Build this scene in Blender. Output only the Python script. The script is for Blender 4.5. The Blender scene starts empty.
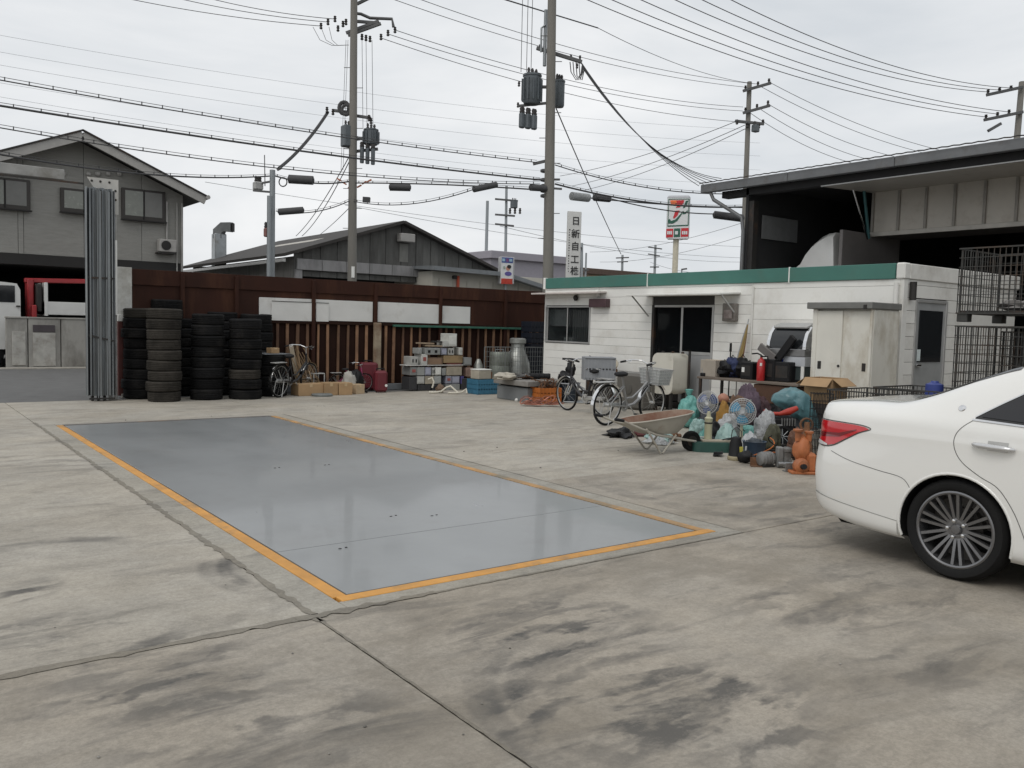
import bpy, bmesh, math, random
from mathutils import Vector as V, Matrix as M, noise as NZ
R = math.radians
rng = random.Random(7)
scene = bpy.context.scene
COL = scene.collection

# ------------------------------------------------------------------ camera
FPX, CAMH = 857.5, 1.56
PITCH, ROLL, YAW = R(3.944), R(1.494), R(36.92)
FW = V((math.sin(YAW)*math.cos(PITCH), math.cos(YAW)*math.cos(PITCH), -math.sin(PITCH)))
_r = V((math.cos(YAW), -math.sin(YAW), 0)); _u = _r.cross(FW)
RT = _r*math.cos(ROLL) + _u*math.sin(ROLL); UP = _u*math.cos(ROLL) - _r*math.sin(ROLL)
EYE = V((0, 0, CAMH))
cam_d = bpy.data.cameras.new('camera'); cam = bpy.data.objects.new('camera', cam_d); COL.objects.link(cam)
cam_d.sensor_width = 36; cam_d.lens = FPX/1024*36; cam_d.clip_start = .05; cam_d.clip_end = 3000
mw = M.Identity(4)
for i in range(3):
    mw[i][0], mw[i][1], mw[i][2], mw[i][3] = RT[i], UP[i], -FW[i], EYE[i]
cam.matrix_world = mw
scene.camera = cam

# ------------------------------------------------------------------ world: overcast sky, soft sun
SUN_EL, SUN_AZ = R(52), R(250)
w = bpy.data.worlds.new('World'); scene.world = w; w.use_nodes = True
nt = w.node_tree; nt.nodes.clear()
def wn(t, **k):
    n = nt.nodes.new(t)
    for a, b in k.items(): setattr(n, a, b)
    return n
sky = wn('ShaderNodeTexSky', sky_type='NISHITA', sun_disc=False, sun_elevation=SUN_EL, sun_rotation=SUN_AZ, air_density=1.0, dust_density=4.0, ozone_density=1.0)
tc = wn('ShaderNodeTexCoord')
mp = wn('ShaderNodeMapping'); mp.inputs['Scale'].default_value = (1.1, 1.1, 4.2)
nz = wn('ShaderNodeTexNoise'); nz.inputs['Scale'].default_value = 1.7; nz.inputs['Detail'].default_value = 7; nz.inputs['Roughness'].default_value = .52; nz.inputs['Distortion'].default_value = .35
rp = wn('ShaderNodeValToRGB')
rp.color_ramp.elements[0].position = .34; rp.color_ramp.elements[0].color = (6.9, 7.25, 7.6, 1)
rp.color_ramp.elements[1].position = .66; rp.color_ramp.elements[1].color = (9.7, 9.75, 9.8, 1)
mx = wn('ShaderNodeMix', data_type='RGBA'); mx.inputs[0].default_value = .95
bg = wn('ShaderNodeBackground'); bg.inputs['Strength'].default_value = .1
out = wn('ShaderNodeOutputWorld')
L = nt.links.new
L(tc.outputs['Generated'], mp.inputs[0]); L(mp.outputs[0], nz.inputs['Vector']); L(nz.outputs['Fac'], rp.inputs[0])
L(sky.outputs[0], mx.inputs['A']); L(rp.outputs[0], mx.inputs['B']); L(mx.outputs['Result'], bg.inputs[0]); L(bg.outputs[0], out.inputs[0])
sd = bpy.data.lights.new('sun', 'SUN'); sd.energy = .9; sd.angle = R(28); sd.color = (1, .965, .91)
so = bpy.data.objects.new('sun', sd); COL.objects.link(so)
sdir = V((math.sin(SUN_AZ)*math.cos(SUN_EL), math.cos(SUN_AZ)*math.cos(SUN_EL), math.sin(SUN_EL)))
so.rotation_euler = sdir.to_track_quat('Z', 'Y').to_euler(); so.location = sdir*60
vs = scene.view_settings; vs.view_transform = 'Standard'; vs.look = 'None'; vs.exposure = 0; vs.gamma = 1; vs.use_curve_mapping = False
scene.cycles.max_bounces = 8; scene.cycles.transparent_max_bounces = 16
scene.cycles.use_denoising = True

# ------------------------------------------------------------------ pixel -> place (on the ground / a wall plane / at a depth)
def ray(px, py): return FW + RT*((px-512)/FPX) + UP*((384-py)/FPX)
def G(px, py, z=0.):
    d = ray(px, py); return EYE + d*((z-CAMH)/d.z)
def PX(px, py, X):
    d = ray(px, py); return EYE + d*(X/d.x)
def PY(px, py, Y):
    d = ray(px, py); return EYE + d*(Y/d.y)
def PD(px, py, D): return EYE + ray(px, py)*D

# ------------------------------------------------------------------ materials
MATS = {}
def mat(key, col, rough=.6, metal=0., var=.18, scale=5., bump=0., bscale=None, dirt=None, dscale=2.2, damt=.5, rnd=0., coat=0., spec=.5, stretch=None, alpha=None):
    if key in MATS: return MATS[key]
    m = bpy.data.materials.new(key); MATS[key] = m; m.use_nodes = True
    t = m.node_tree; b = t.nodes['Principled BSDF']; ln = t.links.new
    def nd(k, **kw):
        n = t.nodes.new(k)
        for a, c in kw.items(): setattr(n, a, c)
        return n
    tcn = nd('ShaderNodeTexCoord'); vec = tcn.outputs['Object']
    if stretch:
        mpn = nd('ShaderNodeMapping'); mpn.inputs['Scale'].default_value = stretch; ln(vec, mpn.inputs[0]); vec = mpn.outputs[0]
    n1 = nd('ShaderNodeTexNoise'); n1.inputs['Scale'].default_value = scale; n1.inputs['Detail'].default_value = 6; n1.inputs['Roughness'].default_value = .6
    oi = nd('ShaderNodeObjectInfo')
    ad = nd('ShaderNodeVectorMath', operation='MULTIPLY_ADD'); cb = nd('ShaderNodeCombineXYZ')
    for i in range(3): ln(oi.outputs['Random'], cb.inputs[i])
    ad.inputs[1].default_value = (17, 31, 23); ln(cb.outputs[0], ad.inputs[0]); ln(vec, ad.inputs[2]); vec = ad.outputs[0]
    ln(vec, n1.inputs['Vector'])
    mr = nd('ShaderNodeMapRange'); mr.inputs['From Min'].default_value = .25; mr.inputs['From Max'].default_value = .75
    mr.inputs['To Min'].default_value = 1-var; mr.inputs['To Max'].default_value = 1+var; ln(n1.outputs['Fac'], mr.inputs['Value'])
    fac = mr.outputs[0]
    if rnd:
        m2 = nd('ShaderNodeMapRange'); m2.inputs['To Min'].default_value = 1-rnd; m2.inputs['To Max'].default_value = 1+rnd; ln(oi.outputs['Random'], m2.inputs['Value'])
        mm = nd('ShaderNodeMath', operation='MULTIPLY'); ln(fac, mm.inputs[0]); ln(m2.outputs[0], mm.inputs[1]); fac = mm.outputs[0]
    vm = nd('ShaderNodeVectorMath', operation='SCALE'); vm.inputs[0].default_value = col[:3]; ln(fac, vm.inputs['Scale'])
    c = vm.outputs[0]
    if dirt:
        n2 = nd('ShaderNodeTexNoise'); n2.inputs['Scale'].default_value = dscale; n2.inputs['Detail'].default_value = 8; n2.inputs['Roughness'].default_value = .68
        ln(vec, n2.inputs['Vector'])
        m3 = nd('ShaderNodeMapRange'); m3.inputs['From Min'].default_value = .62-damt*.3; m3.inputs['From Max'].default_value = .74-damt*.12; m3.inputs['To Max'].default_value = min(1, .35+damt)
        ln(n2.outputs['Fac'], m3.inputs['Value'])
        mxn = nd('ShaderNodeMix', data_type='RGBA'); ln(m3.outputs[0], mxn.inputs[0]); ln(c, mxn.inputs['A']); mxn.inputs['B'].default_value = (*dirt, 1); c = mxn.outputs['Result']
    ln(c, b.inputs['Base Color'])
    rr = nd('ShaderNodeMapRange'); rr.inputs['To Min'].default_value = max(.02, rough-.1); rr.inputs['To Max'].default_value = min(1, rough+.1); ln(n1.outputs['Fac'], rr.inputs['Value']); ln(rr.outputs[0], b.inputs['Roughness'])
    b.inputs['Metallic'].default_value = metal; b.inputs['Specular IOR Level'].default_value = spec
    if coat: b.inputs['Coat Weight'].default_value = coat; b.inputs['Coat Roughness'].default_value = .06
    if alpha is not None: b.inputs['Alpha'].default_value = alpha
    if bump:
        n3 = nd('ShaderNodeTexNoise'); n3.inputs['Scale'].default_value = bscale or scale*6; n3.inputs['Detail'].default_value = 5; ln(vec, n3.inputs['Vector'])
        bp = nd('ShaderNodeBump'); bp.inputs['Strength'].default_value = bump; bp.inputs['Distance'].default_value = .02; ln(n3.outputs['Fac'], bp.inputs['Height']); ln(bp.outputs[0], b.inputs['Normal'])
    return m
def sheer(key, col, rough=.2, opac=.45, wrinkle=0):
    """thin clear film / glass: part see-through, part glossy"""
    if key in MATS: return MATS[key]
    m = bpy.data.materials.new(key); MATS[key] = m; m.use_nodes = True; t = m.node_tree
    b = t.nodes['Principled BSDF']; b.inputs['Base Color'].default_value = (*col, 1); b.inputs['Roughness'].default_value = rough
    tr = t.nodes.new('ShaderNodeBsdfTransparent'); mxs = t.nodes.new('ShaderNodeMixShader'); mxs.inputs[0].default_value = opac
    tr.inputs[0].default_value = (.9, .93, .93, 1)
    if wrinkle:
        tcn = t.nodes.new('ShaderNodeTexCoord'); n3 = t.nodes.new('ShaderNodeTexNoise'); n3.inputs['Scale'].default_value = wrinkle; n3.inputs['Detail'].default_value = 4; n3.inputs['Distortion'].default_value = 1.6
        bp = t.nodes.new('ShaderNodeBump'); bp.inputs['Strength'].default_value = .6; bp.inputs['Distance'].default_value = .05
        t.links.new(tcn.outputs['Object'], n3.inputs['Vector']); t.links.new(n3.outputs['Fac'], bp.inputs['Height']); t.links.new(bp.outputs[0], b.inputs['Normal'])
    o = t.nodes['Material Output']; t.links.new(tr.outputs[0], mxs.inputs[1]); t.links.new(b.outputs[0], mxs.inputs[2]); t.links.new(mxs.outputs[0], o.inputs[0])
    return m

# ------------------------------------------------------------------ mesh builder
class MB:
    def __init__(s): s.v = []; s.f = []
    def add(s, vs_, fs, mt=None):
        o = len(s.v)
        s.v += [tuple(mt @ V(p)) if mt else tuple(p) for p in vs_]
        s.f += [tuple(i+o for i in q) for q in fs]; return s
    def box(s, c, d, rot=None, bev=0.):
        hx, hy, hz = d[0]/2, d[1]/2, d[2]/2; b = min(bev, hx*.9, hy*.9, hz*.9)
        mt = M.Translation(V(c))
        if rot is not None: mt = mt @ (rot.to_4x4() if hasattr(rot, 'to_4x4') else M.Rotation(rot, 4, 'Z'))
        if b <= 0:
            vs_ = [(x*hx, y*hy, z*hz) for x in (-1, 1) for y in (-1, 1) for z in (-1, 1)]
            fs = [(0,1,3,2), (4,6,7,5), (0,4,5,1), (2,3,7,6), (0,2,6,4), (1,5,7,3)]
            return s.add(vs_, fs, mt)
        vs_ = []; ix = {}
        for x in (-1, 1):
            for y in (-1, 1):
                for z in (-1, 1):
                    for a in range(3):
                        ix[(x, y, z, a)] = len(vs_)
                        vs_.append((x*(hx-(b if a != 0 else 0)), y*(hy-(b if a != 1 else 0)), z*(hz-(b if a != 2 else 0))))
        fs = []
        for x in (-1, 1): q = [ix[(x, y, z, 0)] for y, z in ((-1,-1), (1,-1), (1,1), (-1,1))]; fs.append(q if x > 0 else q[::-1])
        for y in (-1, 1): q = [ix[(x, y, z, 1)] for x, z in ((-1,-1), (1,-1), (1,1), (-1,1))]; fs.append(q[::-1] if y > 0 else q)
        for z in (-1, 1): q = [ix[(x, y, z, 2)] for x, y in ((-1,-1), (1,-1), (1,1), (-1,1))]; fs.append(q if z > 0 else q[::-1])
        for x in (-1, 1):
            for y in (-1, 1):
                q = [ix[(x,y,-1,0)], ix[(x,y,-1,1)], ix[(x,y,1,1)], ix[(x,y,1,0)]]; fs.append(q if x*y > 0 else q[::-1])
        for x in (-1, 1):
            for z in (-1, 1):
                q = [ix[(x,-1,z,0)], ix[(x,1,z,0)], ix[(x,1,z,2)], ix[(x,-1,z,2)]]; fs.append(q if x*z > 0 else q[::-1])
        for y in (-1, 1):
            for z in (-1, 1):
                q = [ix[(-1,y,z,1)], ix[(-1,y,z,2)], ix[(1,y,z,2)], ix[(1,y,z,1)]]; fs.append(q if y*z > 0 else q[::-1])
        for x in (-1, 1):
            for y in (-1, 1):
                for z in (-1, 1):
                    q = [ix[(x,y,z,a)] for a in range(3)]; fs.append(q if x*y*z > 0 else q[::-1])
        return s.add(vs_, fs, mt)
    def bar(s, a, b, wd, ht=None, bev=0., up=V((0, 0, 1))):
        a, b = V(a), V(b); d = b-a; ln = d.length; d.normalize(); ht = ht or wd
        if abs(d.dot(up)) > .98: up = V((1, 0, 0))
        sd_ = d.cross(up).normalized(); u2 = sd_.cross(d)
        rt = M((sd_, d, u2)).transposed()
        return s.box((a+b)/2, (wd, ln, ht), rt, bev)
    def tube(s, pts, r, n=8, caps=True, loop=False):
        pts = [V(p) for p in pts]; k = len(pts)
        if not hasattr(r, '__len__'): r = [r]*k
        up = None; vs_ = []
        for i, p in enumerate(pts):
            if loop: d = pts[(i+1) % k]-pts[i-1]
            else: d = pts[min(i+1, k-1)]-pts[max(i-1, 0)]
            if d.length < 1e-9: d = V((0, 0, 1))
            d.normalize()
            if up is None:
                up = V((0, 0, 1)) if abs(d.z) < .9 else V((1, 0, 0))
            sd_ = d.cross(up)
            if sd_.length < 1e-4: sd_ = d.cross(V((1, 0, .3)))
            sd_.normalize(); u2 = sd_.cross(d); up = u2
            for j in range(n):
                a = 2*math.pi*j/n; vs_.append(p + sd_*(r[i]*math.cos(a)) + u2*(r[i]*math.sin(a)))
        fs = []
        for i in range(k if loop else k-1):
            for j in range(n):
                a, b_ = i*n+j, i*n+(j+1) % n; c, d_ = ((i+1) % k)*n+(j+1) % n, ((i+1) % k)*n+j
                fs.append((a, d_, c, b_))
        if caps and not loop: fs += [tuple(range(n)), tuple(range(k*n-1, (k-1)*n-1, -1))]
        return s.add(vs_, fs)
    def lathe(s, prof, n=20, mt=None, close=False, cap=True):
        vs_ = [(r*math.cos(2*math.pi*j/n), r*math.sin(2*math.pi*j/n), z) for r, z in prof for j in range(n)]
        k = len(prof); fs = []
        for i in range(k if close else k-1):
            i2 = (i+1) % k
            for j in range(n): fs.append((i*n+j, i*n+(j+1) % n, i2*n+(j+1) % n, i2*n+j))
        if not close and cap:
            if prof[0][0] > 1e-6: fs.append(tuple(range(n-1, -1, -1)))
            if prof[-1][0] > 1e-6: fs.append(tuple(range((k-1)*n, k*n)))
        return s.add(vs_, fs, mt)
    def prism(s, poly, h, mt=None):
        n = len(poly); vs_ = [(x, y, 0) for x, y in poly]+[(x, y, h) for x, y in poly]
        fs = [tuple(range(n-1, -1, -1)), tuple(range(n, 2*n))]+[(i, (i+1) % n, n+(i+1) % n, n+i) for i in range(n)]
        return s.add(vs_, fs, mt)
    def blob(s, c, rad, seed=0, amp=.15, fq=3., nu=20, nv=12, flat=None, crease=0.):
        vs_ = []; c = V(c); off = V((seed*3.7, seed*1.3, seed*2.1))
        for i in range(nv+1):
            t_ = math.pi*i/nv
            for j in range(nu):
                a = 2*math.pi*j/nu; d = V((math.sin(t_)*math.cos(a), math.sin(t_)*math.sin(a), math.cos(t_)))
                k = 1+amp*NZ.noise(d*fq*.5+off)*1.6 + crease*abs(NZ.noise(d*fq*1.7+off))*-1.6 + amp*.5*NZ.noise(d*fq*1.9+off)
                p = V((d.x*rad[0]*k, d.y*rad[1]*k, d.z*rad[2]*k))
                if flat is not None and p.z < flat: p.z = flat
                vs_.append(c+p)
        fs = [(i*nu+j, (i+1)*nu+j, (i+1)*nu+(j+1) % nu, i*nu+(j+1) % nu) for i in range(nv) for j in range(nu)]
        return s.add(vs_, fs)
    def quad(s, a, b, c, d): return s.add([a, b, c, d], [(0, 1, 2, 3)])
    def mesh(s, name, smooth=None):
        me = bpy.data.meshes.new(name); me.from_pydata(s.v, [], s.f); me.update()
        if smooth:
            me.polygons.foreach_set('use_smooth', [True]*len(me.polygons)); me.set_sharp_from_angle(angle=R(smooth))
        return me
    def build(s, name, m, parent=None, smooth=None, loc=None, rz=None):
        o = bpy.data.objects.new(name, s.mesh(name, smooth)); COL.objects.link(o); o.data.materials.append(m)
        if parent: o.parent = parent
        if loc is not None: o.location = loc
        if rz is not None: o.rotation_euler[2] = rz
        return o
def tag(o, label=None, cat=None, group=None, kind=None):
    if label: o['label'] = label
    if cat: o['category'] = cat
    if group: o['group'] = group
    if kind: o['kind'] = kind
    return o
def thing(name, label, cat, loc=(0, 0, 0), rz=0., group=None):
    o = bpy.data.objects.new(name, None); COL.objects.link(o); o.empty_display_size = .1
    o.location = V(loc); o.rotation_euler[2] = rz
    return tag(o, label, cat, group)
KIDS = {}
def copy_tree(o, parent=None):
    c = o.copy(); COL.objects.link(c); c.parent = parent
    for ch in [x for x in bpy.data.objects if x.parent == o]: copy_tree(ch, c)
    return c
def inst(o, name, parent=None, loc=None, rot=None, scale=None):
    """another piece sharing the mesh of o"""
    c = bpy.data.objects.new(name, o.data); COL.objects.link(c); c.parent = parent
    if loc is not None: c.location = loc
    if rot is not None: c.rotation_euler = rot
    if scale is not None: c.scale = scale
    return c
def head(a, b):      # rotation about Z that turns local +Y towards b as seen from a
    d = V(b)-V(a); return math.atan2(-d.x, d.y)
ORD = ['lowest', 'second', 'third', 'fourth', 'fifth', 'sixth', 'seventh', 'eighth', 'ninth', 'tenth', 'eleventh']

# base colours
m_conc = None
black = mat('black_rubber', (.012, .012, .012), .85, var=.3, scale=9, bump=.15, spec=.2)
steel = mat('galvanised_steel', (.36, .38, .39), .42, .75, var=.22, scale=4, dirt=(.2, .17, .13), damt=.35)
alu = mat('aluminium', (.46, .46, .45), .45, .5, var=.12, scale=4)
chrome = mat('chrome', (.7, .7, .7), .14, 1., var=.05)
dkmetal = mat('dark_metal', (.032, .03, .028), .6, .3, var=.35, scale=7, dirt=(.12, .06, .03), damt=.3)
white = mat('white_paint', (.74, .74, .71), .5, var=.06, scale=2.5, dirt=(.42, .4, .35), dscale=1.3, damt=.25)
dglass = mat('dark_glass', (.018, .02, .022), .06, var=.1, spec=.6)
wood = mat('grey_wood', (.25, .19, .13), .75, var=.3, scale=4, stretch=(6, 6, .6), bump=.2, rnd=.25)
# ================================================================== SETTING: ground, road, yard, weighbridge
def concrete(key, col, stains=(), arcs=(), dirty=0.):
    m = bpy.data.materials.new(key); m.use_nodes = True; t = m.node_tree; b = t.nodes['Principled BSDF']; ln = t.links.new
    def nd(k, **kw):
        n = t.nodes.new(k)
        for a, c in kw.items(): setattr(n, a, c)
        return n
    def mth(op, a, c=None, clamp=False):
        n = nd('ShaderNodeMath', operation=op, use_clamp=clamp)
        for i, x in enumerate((a, c)):
            if x is None: continue
            if isinstance(x, (int, float)): n.inputs[i].default_value = x
            else: ln(x, n.inputs[i])
        return n.outputs[0]
    def rng_(x, a, c, lo=0., hi=1.):
        n = nd('ShaderNodeMapRange', interpolation_type='SMOOTHSTEP')
        for i, q in zip(('From Min', 'From Max', 'To Min', 'To Max'), (a, c, lo, hi)): n.inputs[i].default_value = q
        ln(x, n.inputs['Value']); return n.outputs[0]
    pos = nd('ShaderNodeNewGeometry').outputs['Position']
    def noise(sc, det=6, ro=.6, mapping=None, dist=0., rot=0.):
        v = pos
        if mapping:
            mpn = nd('ShaderNodeMapping'); mpn.inputs['Scale'].default_value = mapping; mpn.inputs['Rotation'].default_value = (0, 0, rot); ln(v, mpn.inputs[0]); v = mpn.outputs[0]
        n = nd('ShaderNodeTexNoise'); n.inputs['Scale'].default_value = sc; n.inputs['Detail'].default_value = det; n.inputs['Roughness'].default_value = ro; n.inputs['Distortion'].default_value = dist
        ln(v, n.inputs['Vector']); return n.outputs['Fac']
    big = noise(.55, 5, .55); mid = noise(2.6, 8, .62, (1, 1.7, 1), .6, .2); fine = noise(70, 4, .7)
    grain = noise(240, 3, .8); blot = noise(6.5, 6, .65)
    k = mth('ADD', mth('MULTIPLY', rng_(big, .3, .7), .16), mth('MULTIPLY', rng_(mid, .25, .75), .14))
    k = mth('ADD', k, mth('MULTIPLY', rng_(blot, .3, .7), .12)); k = mth('ADD', k, mth('MULTIPLY', rng_(fine, .32, .68), .17)); k = mth('ADD', k, mth('MULTIPLY', rng_(noise(26, 5, .75), .35, .65), .13)); k = mth('ADD', k, mth('MULTIPLY', rng_(grain, .3, .7), .12)); k = mth('ADD', k, .55)
    warm = nd('ShaderNodeMix', data_type='RGBA'); ln(rng_(noise(.9, 4, .6), .35, .65), warm.inputs[0])
    warm.inputs['A'].default_value = (col[0]*1.01, col[1]*.995, col[2]*.97, 1); warm.inputs['B'].default_value = (col[0]*.99, col[1]*.995, col[2]*1.0, 1)
    vm = nd('ShaderNodeVectorMath', operation='SCALE'); ln(warm.outputs['Result'], vm.inputs[0]); ln(k, vm.inputs['Scale'])
    # soft smears all over, stretched the way vehicles turn
    sm = noise(1.3, 9, .66, (.7, 2.2, 1), .8, .1)
    smear = mth('MULTIPLY', rng_(sm, .5, .70), .30+dirty*.5)
    sx_ = nd('ShaderNodeSeparateXYZ'); ln(pos, sx_.inputs[0]); ph = mth('ADD', mth('MULTIPLY', sx_.outputs['Y'], 21.), mth('ADD', mth('MULTIPLY', noise(.9, 5, .6, (1, 1.6, 1), .4), 22.), mth('MULTIPLY', noise(5.5, 5, .7), 3.2)))
    rows = rng_(mth('SINE', ph), -.3, .85); s1 = mth('MAXIMUM', mth('MULTIPLY', rows, rng_(noise(2.2, 6, .65, (.9, 1.6, 1)), .36, .56)), mth('MULTIPLY', rng_(noise(1.0, 8, .66, (1.0, 4.0, 1), .5, .02), .48, .60), .6)); s2 = rng_(noise(1.7, 9, .7, (.8, 1.6, 1), .5), .28, .52)
    streak = mth('MULTIPLY', mth('MULTIPLY', s1, s2), mth('ADD', mth('MULTIPLY', rng_(fine, .2, .7), .45), .80), True)
    tot = None
    for c, ax, ra, rb, amt in stains:
        sb = nd('ShaderNodeVectorMath', operation='SUBTRACT'); ln(pos, sb.inputs[0]); sb.inputs[1].default_value = (c[0], c[1], 0)
        a = V((math.cos(ax), math.sin(ax), 0)); q = V((-a.y, a.x, 0)); cb = nd('ShaderNodeCombineXYZ')
        for i, (vv, rr) in enumerate(((a, ra), (q, rb))):
            dt = nd('ShaderNodeVectorMath', operation='DOT_PRODUCT'); ln(sb.outputs[0], dt.inputs[0]); dt.inputs[1].default_value = vv/rr; ln(dt.outputs['Value'], cb.inputs[i])
        le = nd('ShaderNodeVectorMath', operation='LENGTH'); ln(cb.outputs[0], le.inputs[0])
        e = mth('MULTIPLY', rng_(le.outputs['Value'], 1.05, .35), amt)
        tot = e if tot is None else mth('MAXIMUM', tot, e)
    grime = rng_(noise(.8, 10, .68, (1, 1.5, 1), .5), .42, .66); gm = nd('ShaderNodeMix', data_type='RGBA'); ln(mth('MULTIPLY', grime, .12+dirty), gm.inputs[0]); ln(vm.outputs[0], gm.inputs['A']); gm.inputs['B'].default_value = (.155, .135, .105, 1)
    d = smear
    if tot is not None: d = mth('ADD', smear, mth('MULTIPLY', tot, streak), True)
    for c, rad, wd, box_, amt in arcs:
        sb = nd('ShaderNodeVectorMath', operation='DISTANCE'); ln(pos, sb.inputs[0]); sb.inputs[1].default_value = (c[0], c[1], 0)
        ab = mth('ABSOLUTE', mth('SUBTRACT', sb.outputs['Value'], rad))
        ring = rng_(ab, wd, wd*.55)
        sb2 = nd('ShaderNodeVectorMath', operation='DISTANCE'); ln(pos, sb2.inputs[0]); sb2.inputs[1].default_value = (box_[0], box_[1], 0)
        near = rng_(sb2.outputs['Value'], box_[2], box_[2]*.4)
        e = mth('MULTIPLY', mth('MULTIPLY', ring, near), mth('MULTIPLY', rng_(noise(3.5, 5, .6), .3, .65), amt))
        d = mth('ADD', d, e, True)
    mxn = nd('ShaderNodeMix', data_type='RGBA'); ln(d, mxn.inputs[0]); ln(gm.outputs['Result'], mxn.inputs['A']); mxn.inputs['B'].default_value = (.088, .084, .078, 1)
    ln(mxn.outputs['Result'], b.inputs['Base Color']); b.inputs['Roughness'].default_value = .82; b.inputs['Specular IOR Level'].default_value = .32
    bp = nd('ShaderNodeBump'); bp.inputs['Strength'].default_value = .25; bp.inputs['Distance'].default_value = .01
    ln(mth('ADD', fine, mth('MULTIPLY', mid, .8)), bp.inputs['Height']); ln(bp.outputs[0], b.inputs['Normal'])
    return m
def gp(x, y): p = G(x, y); return (p.x, p.y)
def seg(a, b, wd, amt):       # elongated stain between two picked ground points
    p, q = G(*a), G(*b); c = (p+q)/2; d = q-p
    return ((c.x, c.y), math.atan2(d.y, d.x), d.length*.62, wd, amt)
STAINS = [seg((480, 600), (640, 668), .85, .85), seg((600, 660), (800, 768), .8, .9), seg((560, 668), (600, 768), .55, .75), seg((40, 720), (250, 640), .8, .8),
          seg((0, 655), (100, 610), .4, .75), seg((100, 768), (420, 700), .45, .7), seg((880, 640), (1000, 690), .6, .5), seg((700, 600), (980, 610), .7, .4),
          seg((0, 470), (120, 452), .8, .4), seg((760, 500), (860, 540), .6, .6), seg((0, 590), (60, 590), .3, .8), seg((640, 500), (760, 480), .5, .35), seg((820, 560), (930, 590), .5, .5), seg((560, 420), (700, 470), .7, .3)]
c1 = G(690, 690); c2 = G(330, 560); c3 = G(60, 560); c4 = G(860, 470)
ARCS = [((c1.x, c1.y), (G(480, 690)-c1).length, .09, (*gp(480, 690), 1.0), .38), ((c1.x, c1.y), (G(520, 690)-c1).length, .08, (*gp(520, 690), .9), .28),
        ((c2.x, c2.y), (G(215, 565)-c2).length, .13, (*gp(215, 565), 1.0), .4), ((c2.x, c2.y), (G(245, 580)-c2).length, .1, (*gp(245, 575), .8), .45),
        ((c3.x, c3.y), (G(25, 545)-c3).length, .1, (*gp(25, 545), .9), .4), ((c4.x, c4.y), (G(650, 500)-c4).length, .14, (*gp(650, 500), 1.6), .35)]
m_conc = concrete('yard_concrete', (.378, .351, .304), STAINS, ARCS, .12); m_conc2 = concrete('dirty_yard_concrete', (.335, .304, .258), STAINS, ARCS, .38)
m_patch = concrete('patched_mortar', (.215, .197, .165), (), (), .3)
m_margin = concrete('pit_kerb_concrete', (.33, .312, .272), (), (), .2)
m_asph = mat('asphalt', (.12, .12, .118), .9, var=.2, scale=3, bump=.3, bscale=90)
m_soil = mat('far_ground', (.16, .155, .14), .95, var=.25, scale=.3)

g = MB().quad((-1200, -1200, -.12), (1200, -1200, -.12), (1200, 1200, -.12), (-1200, 1200, -.12)).build('ground', m_soil); tag(g, 'pale ground spreading beyond the yard to the horizon', 'ground', kind='structure')
RY0, RY1 = PY(40, 402, 16.9).y, G(40, 371.5).y
YE = 16.93                                         # edge of the yard towards the road
r = MB().box((0, (YE+27.0)/2, -.06), (240, 27.0-YE, .09)).build('road', m_asph); tag(r, 'grey asphalt road beyond the fence', 'road', kind='structure')
kb = MB().box((0, 27.22, -.05), (240, .40, .14), bev=.01).build('kerb', mat('kerb_concrete', (.33, .31, .27), .9, var=.2)); tag(kb, 'pale concrete kerb along the far side of the road', 'kerb', kind='structure')

yard = MB().box((0, 4.2, -.075), (48, 25.2, .06)).build('yard', mat('dark_joint_base', (.10, .095, .085), .95))  # dark filler colour that shows in the slab joints
tag(yard, 'concrete yard with cast slabs and dirty joints', 'yard', kind='structure')
WX0, WX1, WY0, WY1 = 2.14, 5.12, 4.37, 13.2       # steel deck
MG = .22
def slab(x0, x1, y0, y1, m=m_conc):
    return MB().box(((x0+x1)/2, (y0+y1)/2, -.03), (x1-x0, y1-y0, .06), bev=.004).build('slab', m, yard)
gx0, gx1, gy0, gy1 = WX0-MG-.07, WX1+MG+.07, WY0-MG, WY1+MG+.04
jt = .006
yb = G(560, 479).y
slab(-24, gx0-jt, gy0+.01, YE); slab(-24, gx0-jt, -8.4, gy0-.02, m_conc2)
slab(gx0+jt, 13.5, -8.4, gy0-jt, m_conc2)
slab(gx1+jt, 13.5, gy0+jt, yb-jt, m_conc2); slab(gx1+jt, 16.5, yb+jt, YE); slab(gx0+jt, gx1-jt, gy1+jt, YE)
slab(13.52, 24, -8.4, yb-jt, m_conc2)
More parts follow.
